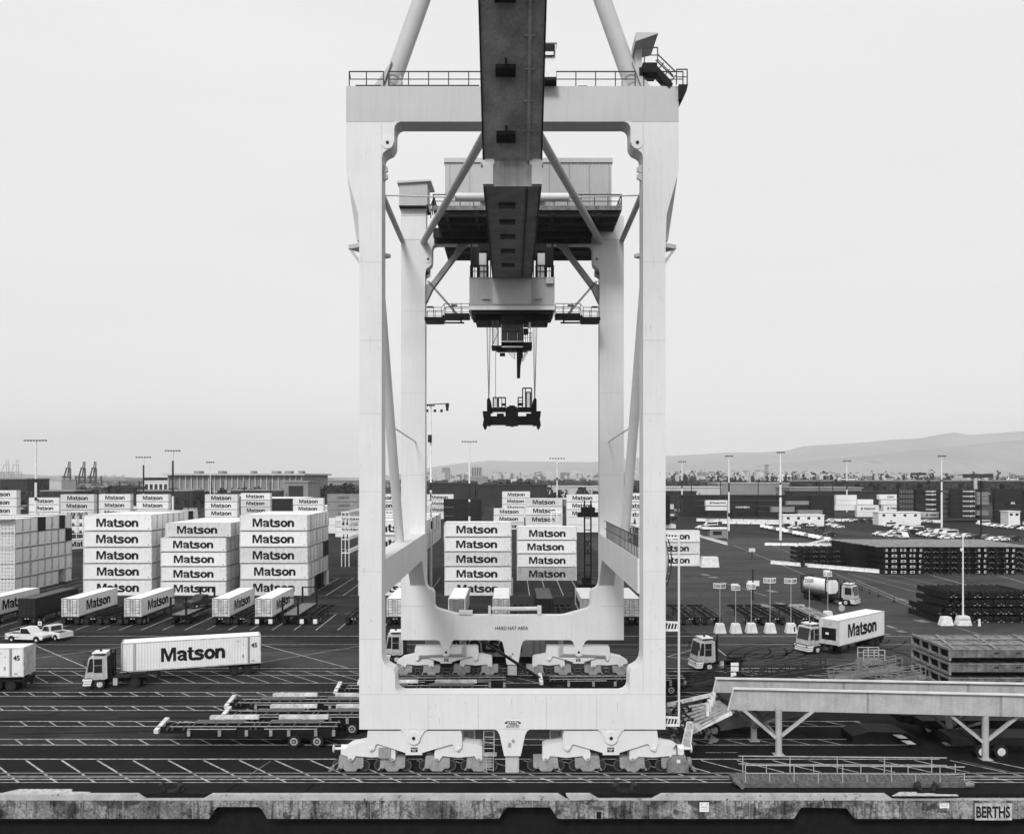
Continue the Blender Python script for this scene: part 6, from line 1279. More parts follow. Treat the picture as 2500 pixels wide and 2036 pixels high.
# ---------------------------------------------------------------- stored black chassis piles
def pile_kit(front=True):
    m = MB().box(-1.15, -.95, .1, 9, 0, .85).box(.95, 1.15, .1, 9, 0, .85).box(-1.2, 1.2, 0, .3, 0, .3).box(-.95, .95, .9, 1.1, .1, 1.0)
    for k in range(1, 5): m.box(-.95, .95, k * 1.9, k * 1.9 + .2, .02, .7)
    m.cyl((-.95, .4, .5), (-.6, .4, .5), .48, 12).cyl((.6, .4, .5), (.95, .4, .5), .48, 12)
    k = [('root', kit_part('chassis_frame', m, black_m)[1])]
    return k
PK = pile_kit()
flap = kit_part('reflector_plate', MB().box(-.95, -.45, -.05, 0, .25, .75), door_m); flap2 = kit_part('reflector_plate', MB().box(.45, .95, -.05, 0, .25, .75), door_m); bitk = kit_part('tail_lamp', MB().box(-.5, -.3, -.05, 0, .1, .18).box(.2, .45, -.05, 0, .12, .17).box(-.1, .05, -.05, 0, .35, .4), door_m); bit2 = kit_part('tail_lamp', MB().box(-.9, -.6, -.05, 0, .1, .16).box(.6, .8, -.05, 0, .14, .2), railw_m)
def pile(px0, px1, pyb, n, tiers, lab, flaps=(), dz=1.15, step=None, rz=0, nm=None):
    A = G(px0, pyb); xe = XP(px1, A[1]); st = (xe - A[0]) / n
    for i in range(n):
        for j in range(tiers if not step else max(1, min(tiers, step(i)))):
            kk = PK + ([flap, flap2] if (i in flaps) else [(bitk if (i * 7 + j * 3) % 3 else bit2)])
            spawn(kk, 'stored_chassis', 'black stored chassis, %s column, level %s up, in %s' % (ORD[i], ('one', 'two', 'three', 'four', 'five', 'six', 'seven')[j], lab), 'chassis', (A[0] + (i + .5) * st, A[1] + random.uniform(-.25, .25) + (i * rz), j * dz), 0, 'black chassis stored in piles')
pile(2160, 2500, 1402, 15, 5, 'the long black block', (0, 1, 2, 3, 10, 13), dz=1.18)
pile(1962, 2150, 1384, 10, 4, 'the lower left black block', ())
pile(2298, 2510, 1520, 11, 6, 'the near black block', (), step=lambda i: min(4, 2 + i * 2), dz=1.2)
# pale slatted roofs of chassis lying on the long black block
m = MB(); x0, y0, _ = G(2160, 1402); xe = XP(2520, y0); zt_ = 5 * 1.18 + .05
tag(MB().box(x0 - 3.5, xe, y0 + 9.3, y0 + 22, 0, zt_ - .1).build('stored_chassis_mass', black_m), 'dark mass of stored chassis behind the front of the long black block', 'chassis', kind='stuff')
for k in range(9):
    y = y0 - .2 + k * 2.5; m.box(x0 - 2 - (k * .3), xe, y, y + .9, zt_ + .02 * (k % 2), zt_ + .14 + .02 * (k % 2))
tag(m.build('slatted_top_rails', mat('slat_grey', .3, .8, .4, 1)), 'grey parallel beams laid across the top of the long black block', 'beams')

# ---------------------------------------------------------------- cars in the far park
rc = random.Random(5)
for i in range(17):
    f = i / 16; car(1862 + f * 158, 1290 + f * 33, 70 + rc.uniform(-4, 4), '%s car from the left in the long diagonal white row' % ORD[i], (car_w, car_w, car_w, car_g)[i % 4] if i != 9 else car_w, 'car', 'diagonal row of white cars')
spots = [(1735,1287,10,'w','van'),(1712,1292,30,'w','car'),(1738,1296,20,'g','van'),(1920,1287,5,'d','car'),(1938,1292,8,'w','car'),(1965,1286,5,'d','car'),(1980,1286,8,'w','car'),(2003,1295,5,'d','car'),(2026,1309,5,'d','car'),
 (2030,1285,10,'w','car'),(2046,1290,10,'w','car'),(2029,1275,5,'w','car'),(2076,1274,5,'w','car'),(2100,1275,8,'d','car'),(2120,1275,4,'d','car'),(2162,1277,5,'d','car'),(2190,1276,6,'d','car'),(2215,1276,5,'w','car'),(2232,1277,8,'w','car'),(2265,1276,5,'w','car'),
 (2170,1287,12,'w','van'),(2185,1291,8,'d','car'),(2200,1293,12,'w','van'),(2216,1296,10,'w','van'),(2208,1299,12,'w','car'),(2225,1302,10,'d','car'),(2236,1299,10,'w','van'),(2252,1300,10,'d','car'),(2268,1300,8,'w','car'),(2182,1304,8,'w','car'),(2284,1305,10,'d','car'),
 (2148,1308,8,'w','car'),(2170,1312,8,'w','car'),(2203,1315,90,'w','van'),(2254,1308,12,'w','car'),(2272,1312,12,'w','car'),(2298,1306,14,'w','van'),(2318,1309,14,'w','van'),(2295,1315,8,'d','car'),(2308,1317,10,'w','car'),(2335,1314,12,'w','car'),(2343,1311,8,'g','car'),(2360,1313,10,'w','car'),(2382,1316,8,'d','car'),(2408,1316,8,'g','car'),(2426,1322,12,'w','car'),(2445,1321,12,'w','car'),
 (2400,1283,12,'w','van'),(2418,1286,12,'w','car'),(2434,1288,12,'w','car'),(2452,1289,12,'w','car'),(2468,1291,12,'w','car'),(2486,1291,10,'d','car'),(2500,1295,10,'w','car'),(2498,1282,10,'w','car'),(2475,1320,8,'d','car')]
CM = {'w': car_w, 'g': car_g, 'd': car_d}; CN = {'w': 'white', 'g': 'grey', 'd': 'dark'}; cnt = {}
for px, py, rz, c, kd in spots:
    reg = 'left of the office huts' if px < 1800 else ('between the diagonal row and the huts' if px < 2060 else ('along the back barriers' if py < 1279 else ('in the right end row' if px >= 2395 and py < 1300 else ('in the dense cluster, back part' if py < 1304 else 'in the dense cluster, front part'))))
    key = (c, kd, reg); cnt[key] = cnt.get(key, 0) + 1
    car(px, py, rz, '%s %s %s, %s such from the left' % (CN[c], kd, reg, ORD[cnt[key] - 1]), CM[c], kd, 'cars in the far car park')
# ---------------------------------------------------------------- right middle distance: dark rows, lettered boxes
def rowc(x0, x1, ytop, ybot, n, where, color, text=None, tm=None, tw=6, th=1.2, look=None):
    D = CL * F / (x1 - x0); zt_ = ZP(ytop, D); zb_ = max(0, ZP(ybot, D)); stack(x0, x1, D, n, zt_, where, z0=zb_, color=color, text=text, tm=tm, tw=tw, th=th, look=look or 'dark container')
HJ = 'HANJIN'
for i, (a, b) in enumerate(((1662, 1722), (1724, 1784), (1787, 1847), (1850, 1912), (1915, 1975), (1977, 2037))):
    for_txt = None
    rowc(a, b, 1207.5, 1262, 4, 'the %s dark stack right of the crane' % ORD[i], 'd')
D = 440
def facebox(x0, x1, y0, y1, D, color, text, lab, tm=None, tw=.6, th=.35, tdx=0, txt_x=None):
    k = container_kit(color, None, None, simple=True); X0, X1 = XP(x0, D), XP(x1, D); z0, z1 = ZP(y1, D), ZP(y0, D)
    o = spawn(k, 'shipping_container', lab, 'container', ((X0 + X1) / 2, D + CW/2, z0), 0, None, ((X1 - X0) / CL, 1, (z1 - z0) / CH))
    if text:
        w = (X1 - X0) * tw; h = (z1 - z0) * th
        t = bpy.data.objects.new('lettering', text_mesh(text, round(w, 1), round(h, 2), tm or ink, .03)); COL.objects.link(t); t.parent = o
        t.location = (tdx * CL, -CW/2 - .05, CH * .5); t.scale = (CL / (X1 - X0), 1, CH / (z1 - z0))
    return o
facebox(1723, 1777, 1221, 1234, 405, 'w', 'Hapag-Lloyd', 'white container with small dark logo in the dark row, upper of two', tdx=.1)
facebox(1724, 1777, 1234, 1246, 405.5, 'w', None, 'white container with small dark logo in the dark row, lower of two')
facebox(1783, 1843, 1232, 1245, 404, 'd', 'HANJIN', 'dark container with white lettering right of the two white ones', inkw, .55, .4)
facebox(1921, 1975, 1223, 1232, 403, 'g', None, 'grey container in the dark row left of the huts, upper')
facebox(1884, 1940, 1237, 1250, 402, 'g', None, 'grey container in the dark row left of the huts, lower')
facebox(1948, 2008, 1245, 1257, 401, 'g', None, 'grey container behind the office hut roof')
W_ = [(2040,2092,1208,1221,435,'upper left white container of the pale group',None),(2040,2091,1221,1233,435,'second white container down at left of the pale group',None),(2038,2090,1233,1246,435,'third white container down at left of the pale group',None),
 (2092,2132,1219,1232,436,'short white container right of the upper left one',None),(2145,2194,1207,1219,438,'topmost white container with letters in the pale group','CSAV'),(2150,2200,1220,1232,438,'white container directly under the topmost lettered one',None),
 (2092,2146,1233,1250,432,'white container with logo, left of three in the middle line','Hapag-Lloyd'),(2156,2212,1233,1248,431,'white container with logo, centre of three in the middle line','Hapag-Lloyd'),(2217,2271,1233,1248,430,'white container with logo, right of three in the middle line','Hapag-Lloyd'),
 (2250,2310,1249,1264,415,'lowest white container with logo, right of the office','Hapag-Lloyd'),(2092,2140,1250,1262,425,'white container half hidden under the left logo one',None)]
for (a, b, c, d, D, lab, tx_) in W_: facebox(a, b, c, d, D, 'w', tx_, lab, tdx=.08 if tx_ != 'CSAV' else .1, tw=.5 if tx_ == 'Hapag-Lloyd' else .35)
# logo mark beside the lettering: two slanted strokes
lm = kit_part('logo_mark', MB().prism([(-.5, 0), (-.15, 0), (.1, 1), (-.3, 1)], -.02, 0).prism([(-.05, 0), (.35, 0), (.6, .9), (.2, .9)], -.02, 0), ink)[1]
for o in list(ALLT):
    if o['label'].find('logo') > 0 and o.name.startswith('shipping_container') and any(c.name.startswith('lettering') for c in o.children) and o.location.y > 390:
        c = bpy.data.objects.new('logo_mark', lm); COL.objects.link(c); c.parent = o; c.location = (-3.4, -CW/2 - .05, .9); c.scale = (1, 1, 1.1)
for j in range(6):
    for i, (a, b) in enumerate(((2236, 2295), (2322, 2392))):
        if j == 5 and i == 0: continue
        y0 = 1194 + j * 12 - (4 if i == 0 and j else 0); D = 398 if i == 0 else 394
        facebox(a, b, y0, y0 + 11.6, D, 'd', 'HANJIN', 'dark container with white lettering, %s from the top of the %s lettered stack' % (ORD[j], ('left', 'right')[i]), inkw, .42, .42, tdx=.12)
    for i, (a, b) in enumerate(((2195, 2235), (2298, 2321))):
        y0 = 1194 + j * 12; o = facebox(a, b, y0, y0 + 11.6, 400, 'd', None, 'dark container ends, %s from the top %s' % (ORD[j], ('left of the lettered stacks', 'between the lettered stacks')[i]))
        g = MB()
        for k in range(10): g.box(-5.6 + k * 1.2, -5.3 + k * 1.2, -CW/2 - .06, -CW/2, .4, 2.5)
        gm = g.mesh('gr'); gm.materials.append(MATS['strut_grey1']); q = bpy.data.objects.new('door_bars', gm); COL.objects.link(q); q.parent = o
for k, (y0, y1) in enumerate(((1201, 1211), (1212, 1221), (1222, 1232), (1246, 1258))): facebox(2386, 2414, y0, y1, 392, 'g', None, 'short grey container, %s down right of the lettered stacks' % ORD[k])
rowc(2430, 2497, 1193, 1270, 6, 'the dark stack near the right frame edge', 'd'); rowc(2500, 2560, 1196, 1270, 6, 'the dark stack cut by the right frame edge', 'd')
facebox(2462, 2484, 1223, 1233, 375, 'd', 'APL', 'dark container with short white lettering near the right edge', inkw, .5, .5)
# office huts
for (x0, x1, y0, y1, D, lab) in ((1912, 2012, 1258, 1280, 372, 'long white office hut with dark windows left of the car park'), (2145, 2248, 1251, 1266, 380, 'long white office hut below the white containers'), (2462, 2490, 1249, 1259, 370, 'small white hut near the right edge')):
    t = thing('office_hut', lab, 'hut', (XP((x0 + x1) / 2, D), D, 0)); X0, X1 = XP(x0, D), XP(x1, D); zt_ = ZP(y0, D)
    MB().box(X0, X1, D, D + 6, 0, zt_).build('wall', white_m, t); MB().box(X0 - .3, X1 + .3, D - .3, D + 6.3, zt_, zt_ + .25).build('roof', roof_w, t)
    n_ = max(2, int((X1 - X0) / 4))
    for k in range(n_): x = X0 + (X1 - X0) * (k + .5) / n_; MB().box(x - .6, x + .6, D - .04, D, zt_ - 1.7, zt_ - .7).build('window', glass, t)
    MB().box(X0 + 5, X0 + 6, D - .04, D, 0, 2.1).build('door', dark_m, t)
# long low white roof sheds, light strip walls
for (x0, x1, yt, D, m_, lab) in ((1625, 1902, 1261, 470, white_m, 'low white wall running along the dark container rows'), (2290, 2500, 1270, 400, dark_m, 'dark trailer row in front of the lettered stacks')):
    zt_ = ZP(yt, D); 
    tag(MB().box(XP(x0, D), XP(x1, D), D, D + .6, max(0, zt_ - .8), max(.8, zt_)).build('perimeter_wall', m_), lab, 'wall')
# ---------------------------------------------------------------- light masts
def mast(px, pyt, D, kind, lab, r=.35, band=None, base_py=None):
    x = XP(px, D); zt_ = ZP(pyt, D); t = thing('light_mast', lab, 'light mast', (x, D, 0))
    m1 = white_m if kind != 'dark' else black_m
    if band:
        cuts = [0] + [ZP(b, D) for b in band] + [zt_]
        for i in range(len(cuts) - 1): MB().cyl((x, D, cuts[i]), (x, D, cuts[i + 1]), r * (1 - .4 * i / len(cuts)), 10, r * (1 - .4 * (i + 1) / len(cuts))).build('pole_section', (m1, dark_m)[i % 2], t, True)
    else: MB().cyl((x, D, 0), (x, D, zt_), r, 10, r * .5).build('pole', m1, t, True)
    s = D / F
    if kind == 'wide': hw, k = 26 * s, 8
    elif kind == 'mid': hw, k = 17 * s, 6
    elif kind == 'pair': hw, k = 8 * s, 4
    else: hw, k = 8 * s, 4
    a = MB().bar((x - hw, D, zt_), (x + hw, D, zt_), .16)
    a.build('crossarm', MATS['strut_grey0'], t)
    for i in range(k):
        xx = x - hw + 2 * hw * i / (k - 1); MB().box(xx - 1.4 * s, xx + 1.4 * s, D - .5, D, zt_ - 2.2 * s, zt_ + 1.2 * s).build('floodlight', dark_m, t)
    return t
mast(87.5, 1075, 250, 'wide', 'tall light mast with wide lamp bar at far left', .4, [1222, 1214, 1178, 1169])
mast(350.5, 1116, 420, 'mid', 'light mast left of the warehouse with dotted lamp bar', .45, [1205, 1135])
mast(422, 1100, 300, 'mid', 'light mast in front of the warehouse left end', .38, [1211, 1125])
mast(513.5, 1128, 520, 'small', 'thin lamp mast in front of the warehouse middle', .3)
mast(1146, 1078, 235, 'mid', 'light mast left of the centre with round head ornament', .32, [1260, 1225, 1219, 1180])
mast(1360, 1119, 560, 'mid', 'faint light mast seen in the crane opening', .5, [1172, 1166])
mast(1665, 1127, 500, 'pair', 'light mast just right of the crane, leftmost of the right group', .45, [1192, 1173])
mast(1779.5, 1113, 340, 'pair', 'light mast in front of the white logo containers', .36, [1262, 1252, 1201, 1178])
mast(1905.5, 1104, 290, 'pair', 'tallest right light mast standing on the car park base', .42, [1214, 1209, 1183, 1178])
mast(2067.5, 1125, 520, 'pair', 'light mast behind the pale container group', .45, [1195, 1174])
mast(2299, 1113, 360, 'pair', 'light mast between the white lettered dark stacks', .4, [1201, 1197, 1176, 1171])
mast(2395, 1175, 300, 'dark', 'short black pole before the short grey containers', .35)
x, y, _ = G(1905, 1296); tag(MB().box(x - 1.4, x + 1.4, y - 1, y + 1, 0, 1.4).build('mast_base', conc), 'square concrete base at the foot of the tallest right mast', 'concrete base')
# the FIRE HYDRANT pole inside the crane opening
D = 165; t = mast(1052, 990, D, 'x', 'white light mast lettered FIRE HYDRANT beside the left rear leg', .26, [1291, 1272, 1197, 1178])
a = MB().bar((XP(1040, D), D, ZP(988, D)), (XP(1096, D), D, ZP(985, D)), .16); 
for px in (1043, 1062, 1078, 1092): a.box(XP(px - 3, D), XP(px + 3, D), D - .4, D + .2, ZP(1006, D) if px != 1092 else ZP(1003, D), ZP(1000, D) if px != 1092 else ZP(985, D))
a.cyl((XP(1092, D), D, ZP(986, D)), (XP(1092, D), D, ZP(994, D)), .35, 10).cyl((XP(1050, D), D - .4, ZP(1080, D)), (XP(1050, D), D - .4, ZP(1062, D)), .38, 12).build('lamp_cage', dark_m, t)
for i, ch_ in enumerate('FIRE HYDRANT'):
    if ch_ != ' ': put_text(t, ch_, .3, .42, (XP(1052, D), D - .3, ZP(1204 + i * 5.4, D)), ink, 'letter', 0, .012)
MB().bar((XP(1049, D), D - .1, 0), (XP(1049, D), D - .1, ZP(1275, D)), .12).bar((XP(1056, D), D - .1, 0), (XP(1056, D), D - .1, ZP(1292, D)), .1).build('conduit', railw_m, t)
# dark lift truck mast inside the crane frame
D = 150; x = XP(1435, D); t = thing('lift_truck', 'dark tall masted container lift truck right of centre in the crane frame', 'lift truck', (x, D, 0)); m = MB()
z1 = ZP(1222, D)
for s in (-.55, .55): m.box(x + s - .12, x + s + .12, D, D + .3, 0.6, z1)
for z in (2, 4, 6, 8, 10, 12, 14): m.bar((x - .55, D, z), (x + .55, D, z), .15)
m.bar((x - .5, D, 7.6), (x + .5, D, 9), .1).bar((x + .5, D, 7.6), (x - .5, D, 9), .1).bar((x - .5, D, 9), (x + .5, D, 10.3), .1).bar((x + .5, D, 9), (x - .5, D, 10.3), .1)
m.build('mast', black_m, t)
MB().box(XP(1409, D), XP(1462, D), D - .8, D - .2, ZP(1262, D), ZP(1250, D)).box(XP(1418, D), XP(1452, D), D - .6, D, ZP(1250, D), ZP(1238, D)).build('spreader_head', black_m, t)
MB().box(x - 1.6, x + 1.6, D + .3, D + 6, .7, 2.6).box(x - .8, x + .8, D + 2, D + 4, 2.6, 3.6).box(XP(1426, D), XP(1452, D), D - .4, D, .9, 2.0).build('body', black_m, t)
for s in (-1, 1):
    for yy in (1, 5): MB().cyl((x + s * 1.6, D + yy, .75), (x + s * 2.1, D + yy, .75), .75, 16).build('wheel', tyre, t)
# white reefer racks
def rack(x0, x1, yt, D, lab, cols, rows, depth=10):
    t = thing('reefer_rack', lab, 'rack', (XP(x0, D), D, 0)); m = MB(); X0, X1 = XP(x0, D), XP(x1, D); zt_ = ZP(yt, D)
    for i in range(cols + 1):
        x = X0 + (X1 - X0) * i / cols
        for y in (D, D + depth): m.bar((x, y, 0), (x, y, zt_), .16)
    for j in range(1, rows + 1):
        z = zt_ * j / rows
        for y in (D, D + depth): m.bar((X0, y, z), (X1, y, z), .2)
        m.bar((X0, D, z), (X0, D + depth, z), .2).bar((X1, D, z), (X1, D + depth, z), .2)
        m.bar((X0, D, z + .9), (X1, D, z + .9), .06) if j < rows else None
    m.build('frame', white_m, t); f = MB()
    for j in range(1, rows + 1): z = zt_ * j / rows; f.box(X0, X1, D + .1, D + depth - .1, z - .05, z - .01)
    f.build('floor_grating', railw_m, t)
    b_ = MB()
    for j in range(rows):
        for i in range(cols): b_.box(X0 + (X1 - X0) * (i + .3) / cols, X0 + (X1 - X0) * (i + .6) / cols, D + .4, D + .7, zt_ * j / rows + .2, zt_ * j / rows + 1.2)
    b_.build('power_box', dark_m, t)
rack(834, 852, 1251, 205, 'white open reefer rack beside the left crane leg', 2, 4, 26)
rack(150, 205, 1250, 285, 'white open reefer rack left of the left tall stack', 3, 4, 6)
rack(1525, 1560, 1250, 215, 'open reefer rack behind the right rear crane leg', 2, 4, 8)
rack(1346, 1372, 1250, 185, 'small open white rack above the ribbed stack', 2, 3, 3)
# ---------------------------------------------------------------- far cranes
def far_crane(px, D, zt_, w, lab, m_):
    x = XP(px, D); t = thing('far_crane', lab, 'crane', (x, D, 0)); m = MB(); s = w
    for a in (-1, 1):
        for y in (0, 20): m.bar((x + a * s, D + y, 0), (x + a * s * .8, D + y, zt_ * .47), 2.2)
        m.bar((x + a * s * .85, D, zt_ * .38), (x - a * s * .85, D, zt_ * .1), 1.2); m.bar((x + a * s * .5 - 2, D, zt_ * .47), (x + a * s * .3 + 1, D, zt_ * .76), 1.8)
    m.bar((x - s * 1.5, D, zt_ * .43), (x + s * 1.1, D, zt_ * .43), 3).bar((x - s, D, zt_ * .2), (x + s, D, zt_ * .2), 1.5).bar((x - s * .5, D, zt_ * .76), (x + s * .9, D, zt_ * .76), 1.6)
    m.bar((x + s * .9, D, zt_ * .47), (x + s * .9, D, zt_ * .76), 2.2)
    m.build('portal', m_, t)
    b = MB().bar((x + s * .2, D, zt_ * .76), (x + s * .5, D, zt_ * 1.0), 1.2).bar((x + s * .85, D, zt_ * .76), (x + s * .9, D, zt_), 1.2)
    for k in range(4): z = zt_ * (.78 + .07 * k); b.bar((x + s * .25, D, z), (x + s * .9, D, z), .9)
    b.build('boom', m_, t)
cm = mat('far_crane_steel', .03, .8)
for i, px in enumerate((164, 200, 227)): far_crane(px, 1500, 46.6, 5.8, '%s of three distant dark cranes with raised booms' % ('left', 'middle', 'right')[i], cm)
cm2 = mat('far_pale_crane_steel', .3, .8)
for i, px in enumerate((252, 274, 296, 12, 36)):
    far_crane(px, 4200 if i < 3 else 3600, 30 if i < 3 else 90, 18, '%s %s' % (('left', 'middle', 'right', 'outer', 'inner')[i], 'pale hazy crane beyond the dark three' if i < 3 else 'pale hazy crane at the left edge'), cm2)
# ---------------------------------------------------------------- buildings
t = thing('warehouse', 'long grey ribbed warehouse with flat pale roof on the left horizon', 'warehouse', (XP(576, 640), 640, 0)); D = 640; X0, X1 = XP(412, D), XP(737, D); zt_ = ZP(1160, D)
MB().box(X0, X1, D, D + 90, 0, zt_).build('wall', mid_b, t); MB().box(X0 - 3, X1 + 3, D - 4, D + 92, zt_, zt_ + 1.2).build('roof', pale_b, t)
m = MB()
for k in range(24): x = X0 + (X1 - X0) * k / 23; m.box(x - .35, x + .35, D - 1.2, D, 0, zt_)
m.box(X0, X1, D - 1.5, D, 9.5, 10.2); m.build('pier', pale_b, t)
m = MB()
for px, w_ in ((468, 7), (527, 6), (605, 4), (662, 8), (693, 8), (725, 5)): m.box(XP(px - w_, D), XP(px + w_, D), D + 10, D + 20, zt_ + 1.2, zt_ + 3.2)
m.build('roof_unit', mid_b, t)
def bld(x0, x1, y0, D, m_, lab, roof=None, depth=30, win=0, name='building', cat='building'):
    t = thing(name, lab, cat, (XP((x0 + x1) / 2, D), D, 0)); X0, X1 = XP(x0, D), XP(x1, D); zt_ = ZP(y0, D)
    MB().box(X0, X1, D, D + depth, 0, zt_).build('wall', m_, t); MB().box(X0 - .5, X1 + .5, D - .5, D + depth, zt_, zt_ + .8).build('roof', roof or m_, t)
    for k in range(win): x = X0 + (X1 - X0) * (k + .5) / win; MB().box(x - (X1 - X0) / win * .3, x + (X1 - X0) / win * .3, D - .3, D, zt_ * .2, zt_ * .9).build('window_strip', dark_b, t)
bld(352, 410, 1176, 640, white_m, 'white low building with window bands left of the warehouse', win=5)
bld(352, 410, 1168, 700, dark_b, 'dark block behind the white windowed building')
bld(0, 66, 1170, 620, dark_b, 'dark hipped shed at the left edge of the horizon', mid_b)
bld(68, 150, 1172, 900, pale_b, 'long pale low building left of the far cranes')
bld(1079, 1097, 1142, 2600, mid_b, 'hazy grey tower left of the centre mast', win=0)
bld(1070, 1086, 1154, 2500, pale_b, 'low pale block beside the hazy grey tower')
bld(1151, 1176, 1137, 2600, pale_b, 'ribbed pale tower right of the centre mast', win=6)
bld(1146, 1190, 1163.5, 1500, mid_b, 'long flat roofed building at the foot of the ribbed tower', pale_b)
bld(1752, 1926, 1181, 620, mid_b, 'long grey low warehouse right of the crane', MATS['mid_container'])
bld(1625, 1760, 1191, 560, pale_b, 'long pale roofed shed right of the crane leg')
bld(1928, 2105, 1192, 560, mid_b, 'long grey roofed shed below the viaduct')
bld(1340, 1475, 1189, 650, pale_b, 'pale long shed in the right of the crane opening')
bld(1876, 1886, 1135, 1900, pale_b, 'slim pale tower beside the tallest right mast')
bld(1900, 1932, 1160, 1500, white_m, 'white boxy building right of the slim tower', win=3)
bld(740, 755, 1176, 560, dark_b, 'small dark tank building at the warehouse end')
bld(693, 752, 1178, 470, mid_b, 'grey curved roofed hall in front of the warehouse end', win=1)
bld(1248, 1262, 1172, 900, white_m, 'small white gabled house in the crane opening')
bld(1238, 1262, 1189, 600, white_m, 'small white box hut in the crane opening')
for i, (x0, x1, yt, nm) in enumerate(((100, 182, 1200, 'left'), (338, 470, 1199, 'middle'), (563, 690, 1198, 'right'))):
    bld(x0, x1, yt, 530, dark_b, '%s of three dark low rail sheds in front of the warehouse' % nm, mid_b, 20, 0, 'rail_shed', 'shed')
for i, (x0, x1, yt, nm) in enumerate(((1630, 1700, 1202, 'left'), (1935, 2195, 1202, 'right'))):
    bld(x0, x1, yt, 540, dark_b, '%s long dark shed above the dark container rows' % nm, dark_b, 16, 0, 'rail_shed', 'shed')
def tree_band(x0, x1, D0, D1, n_, h0, h1, sd, lab):
    rb = random.Random(sd); m = MB()
    for k in range(n_):
        d = rb.uniform(D0, D1); px = rb.uniform(x0, x1); x = XP(px, d); h = rb.uniform(h0, h1); w = rb.uniform(2, 5)
        for q in range(16):
            c = Vector((x + rb.gauss(0, w * .5), d + rb.gauss(0, w * .4), h * rb.uniform(.1, 1))); n1 = Vector((rb.gauss(0, 1), rb.gauss(0, 1), rb.gauss(0, 1))).normalized(); s = rb.uniform(1.0, 2.2); u = n1.orthogonal().normalized() * s; w_ = n1.cross(u).normalized() * s
            m.add([c - u, c + w_ * .9, c + u, c - w_], [(0, 1, 2, 3)])
        m.cyl((x, d, 0), (x, d, h * .8), w * .8, 6, w * .3)
    tag(m.build('tree_belt', foliage), lab, 'trees', kind='stuff')
tree_band(-80, 900, 520, 640, 210, 6, 14.5, 41, 'dark ragged belt of trees behind the distant left stacks')
tree_band(1030, 1500, 540, 660, 90, 6, 14, 42, 'dark ragged belt of trees low in the crane opening')
tree_band(1620, 2600, 640, 690, 130, 8, 19, 43, 'dark ragged belt of trees in front of the viaduct')
tree_band(1620, 2600, 1000, 1300, 160, 14, 30, 44, 'dark broken tree line above the viaduct on the right')
for i, (x0, x1, yt, nm) in enumerate(((1046, 1160, 1182, 'left'), (1165, 1335, 1186, 'right'))):
    bld(x0, x1, yt, 540, dark_b, '%s dark low shed below the trees inside the crane frame' % nm, dark_b, 16, 0, 'rail_shed', 'shed')
# tree line
def crown_kit(sd, w, h, conif=False):
    rn = random.Random(sd); m = MB(); n_ = 150
    cl_ = [(rn.uniform(-.6, .6) * w, rn.uniform(-.6, .6) * w, rn.uniform(.35, .85) * h, rn.uniform(.25, .5) * w) for _ in range(9)]
    for k in range(n_):
        if conif:
            z = h * (.12 + .86 * rn.random()); r_ = w * .55 * (1 - (z / h)) + .15; a = rn.uniform(0, 6.28); rr = r_ * rn.uniform(.3, 1); c = Vector((rr * math.cos(a), rr * math.sin(a), z)); s = w * .16
        else:
            q = rn.choice(cl_); v = Vector((rn.gauss(0, 1), rn.gauss(0, 1), rn.gauss(0, 1))).normalized() * q[3] * rn.uniform(.6, 1.05); c = Vector(q[:3]) + v; c.z = max(h * .22, c.z); s = w * .17
        n1 = Vector((rn.gauss(0, 1), rn.gauss(0, 1), rn.gauss(0, 1))).normalized(); u = n1.orthogonal().normalized() * s; w_ = n1.cross(u).normalized() * s
        m.add([c - u - w_ * .5, c + u - w_ * .7, c + u * .6 + w_, c - u * .8 + w_ * .8], [(0, 1, 2, 3)])
    if not conif:
        for q in cl_: 
            m.cyl((q[0], q[1], q[2] - q[3] * .7), (q[0], q[1], q[2] + q[3] * .6), q[3] * .75, 6, q[3] * .45)
    else: m.cyl((0, 0, h * .1), (0, 0, h * .95), w * .36, 7, .1)
    tr_ = MB().cyl((0, 0, 0), (0, 0, h * .5), w * .06, 6, w * .03)
    return [kit_part('crown', m, foliage), kit_part('trunk', tr_, bark)]
TK = [crown_kit(i, 7 + i, 11 + i * .8) for i in range(4)] + [crown_kit(9, 6, 16, True), crown_kit(10, 5, 13, True)]
rt = random.Random(11); nt_ = 0
def tree_row(x0, x1, D, n_, lab, sc=1.0, con=.2):
    for i in range(n_):
        px = x0 + (x1 - x0) * (i + rt.uniform(.1, .9)) / n_; d = D * rt.uniform(.94, 1.06); k = TK[rt.randrange(4)] if rt.random() > con else TK[4 + rt.randrange(2)]
        s = sc * rt.uniform(.6, 1.2) * .72; spawn(k, 'tree', 'dark %s tree, %s from the left %s' % ('conical' if k in TK[4:] else 'bushy', ORD[i], lab), 'tree', (XP(px, d), d, 0), rt.uniform(0, 6.28), 'dark trees along the horizon', (s * 1.25, s * 1.25, s))
tree_row(738, 876, 700, 18, 'right of the warehouse', 1.45)
tree_row(738, 876, 560, 14, 'in the nearer line right of the warehouse', 1.0)
tree_row(1046, 1160, 800, 15, 'left of the centre mast', 1.35, .3)
tree_row(1046, 1160, 620, 12, 'nearer, left of the centre mast', 1.0, .1)
tree_row(1176, 1290, 800, 14, 'right of the ribbed tower', 1.7, .4)
tree_row(1290, 1500, 850, 14, 'in the right of the crane opening', 1.1, .35)
tree_row(1180, 1500, 700, 14, 'in the lower line of the crane opening', .8, .1)
tree_row(270, 410, 900, 12, 'left of the warehouse', 1.35, .1)
tree_row(150, 410, 640, 18, 'below the far cranes', .8, .1)
tree_row(1515, 1600, 700, 8, 'between the right crane legs', 1.4, .7)
tree_row(1628, 1760, 760, 12, 'right of the crane beyond the sheds', 1.1, .1)
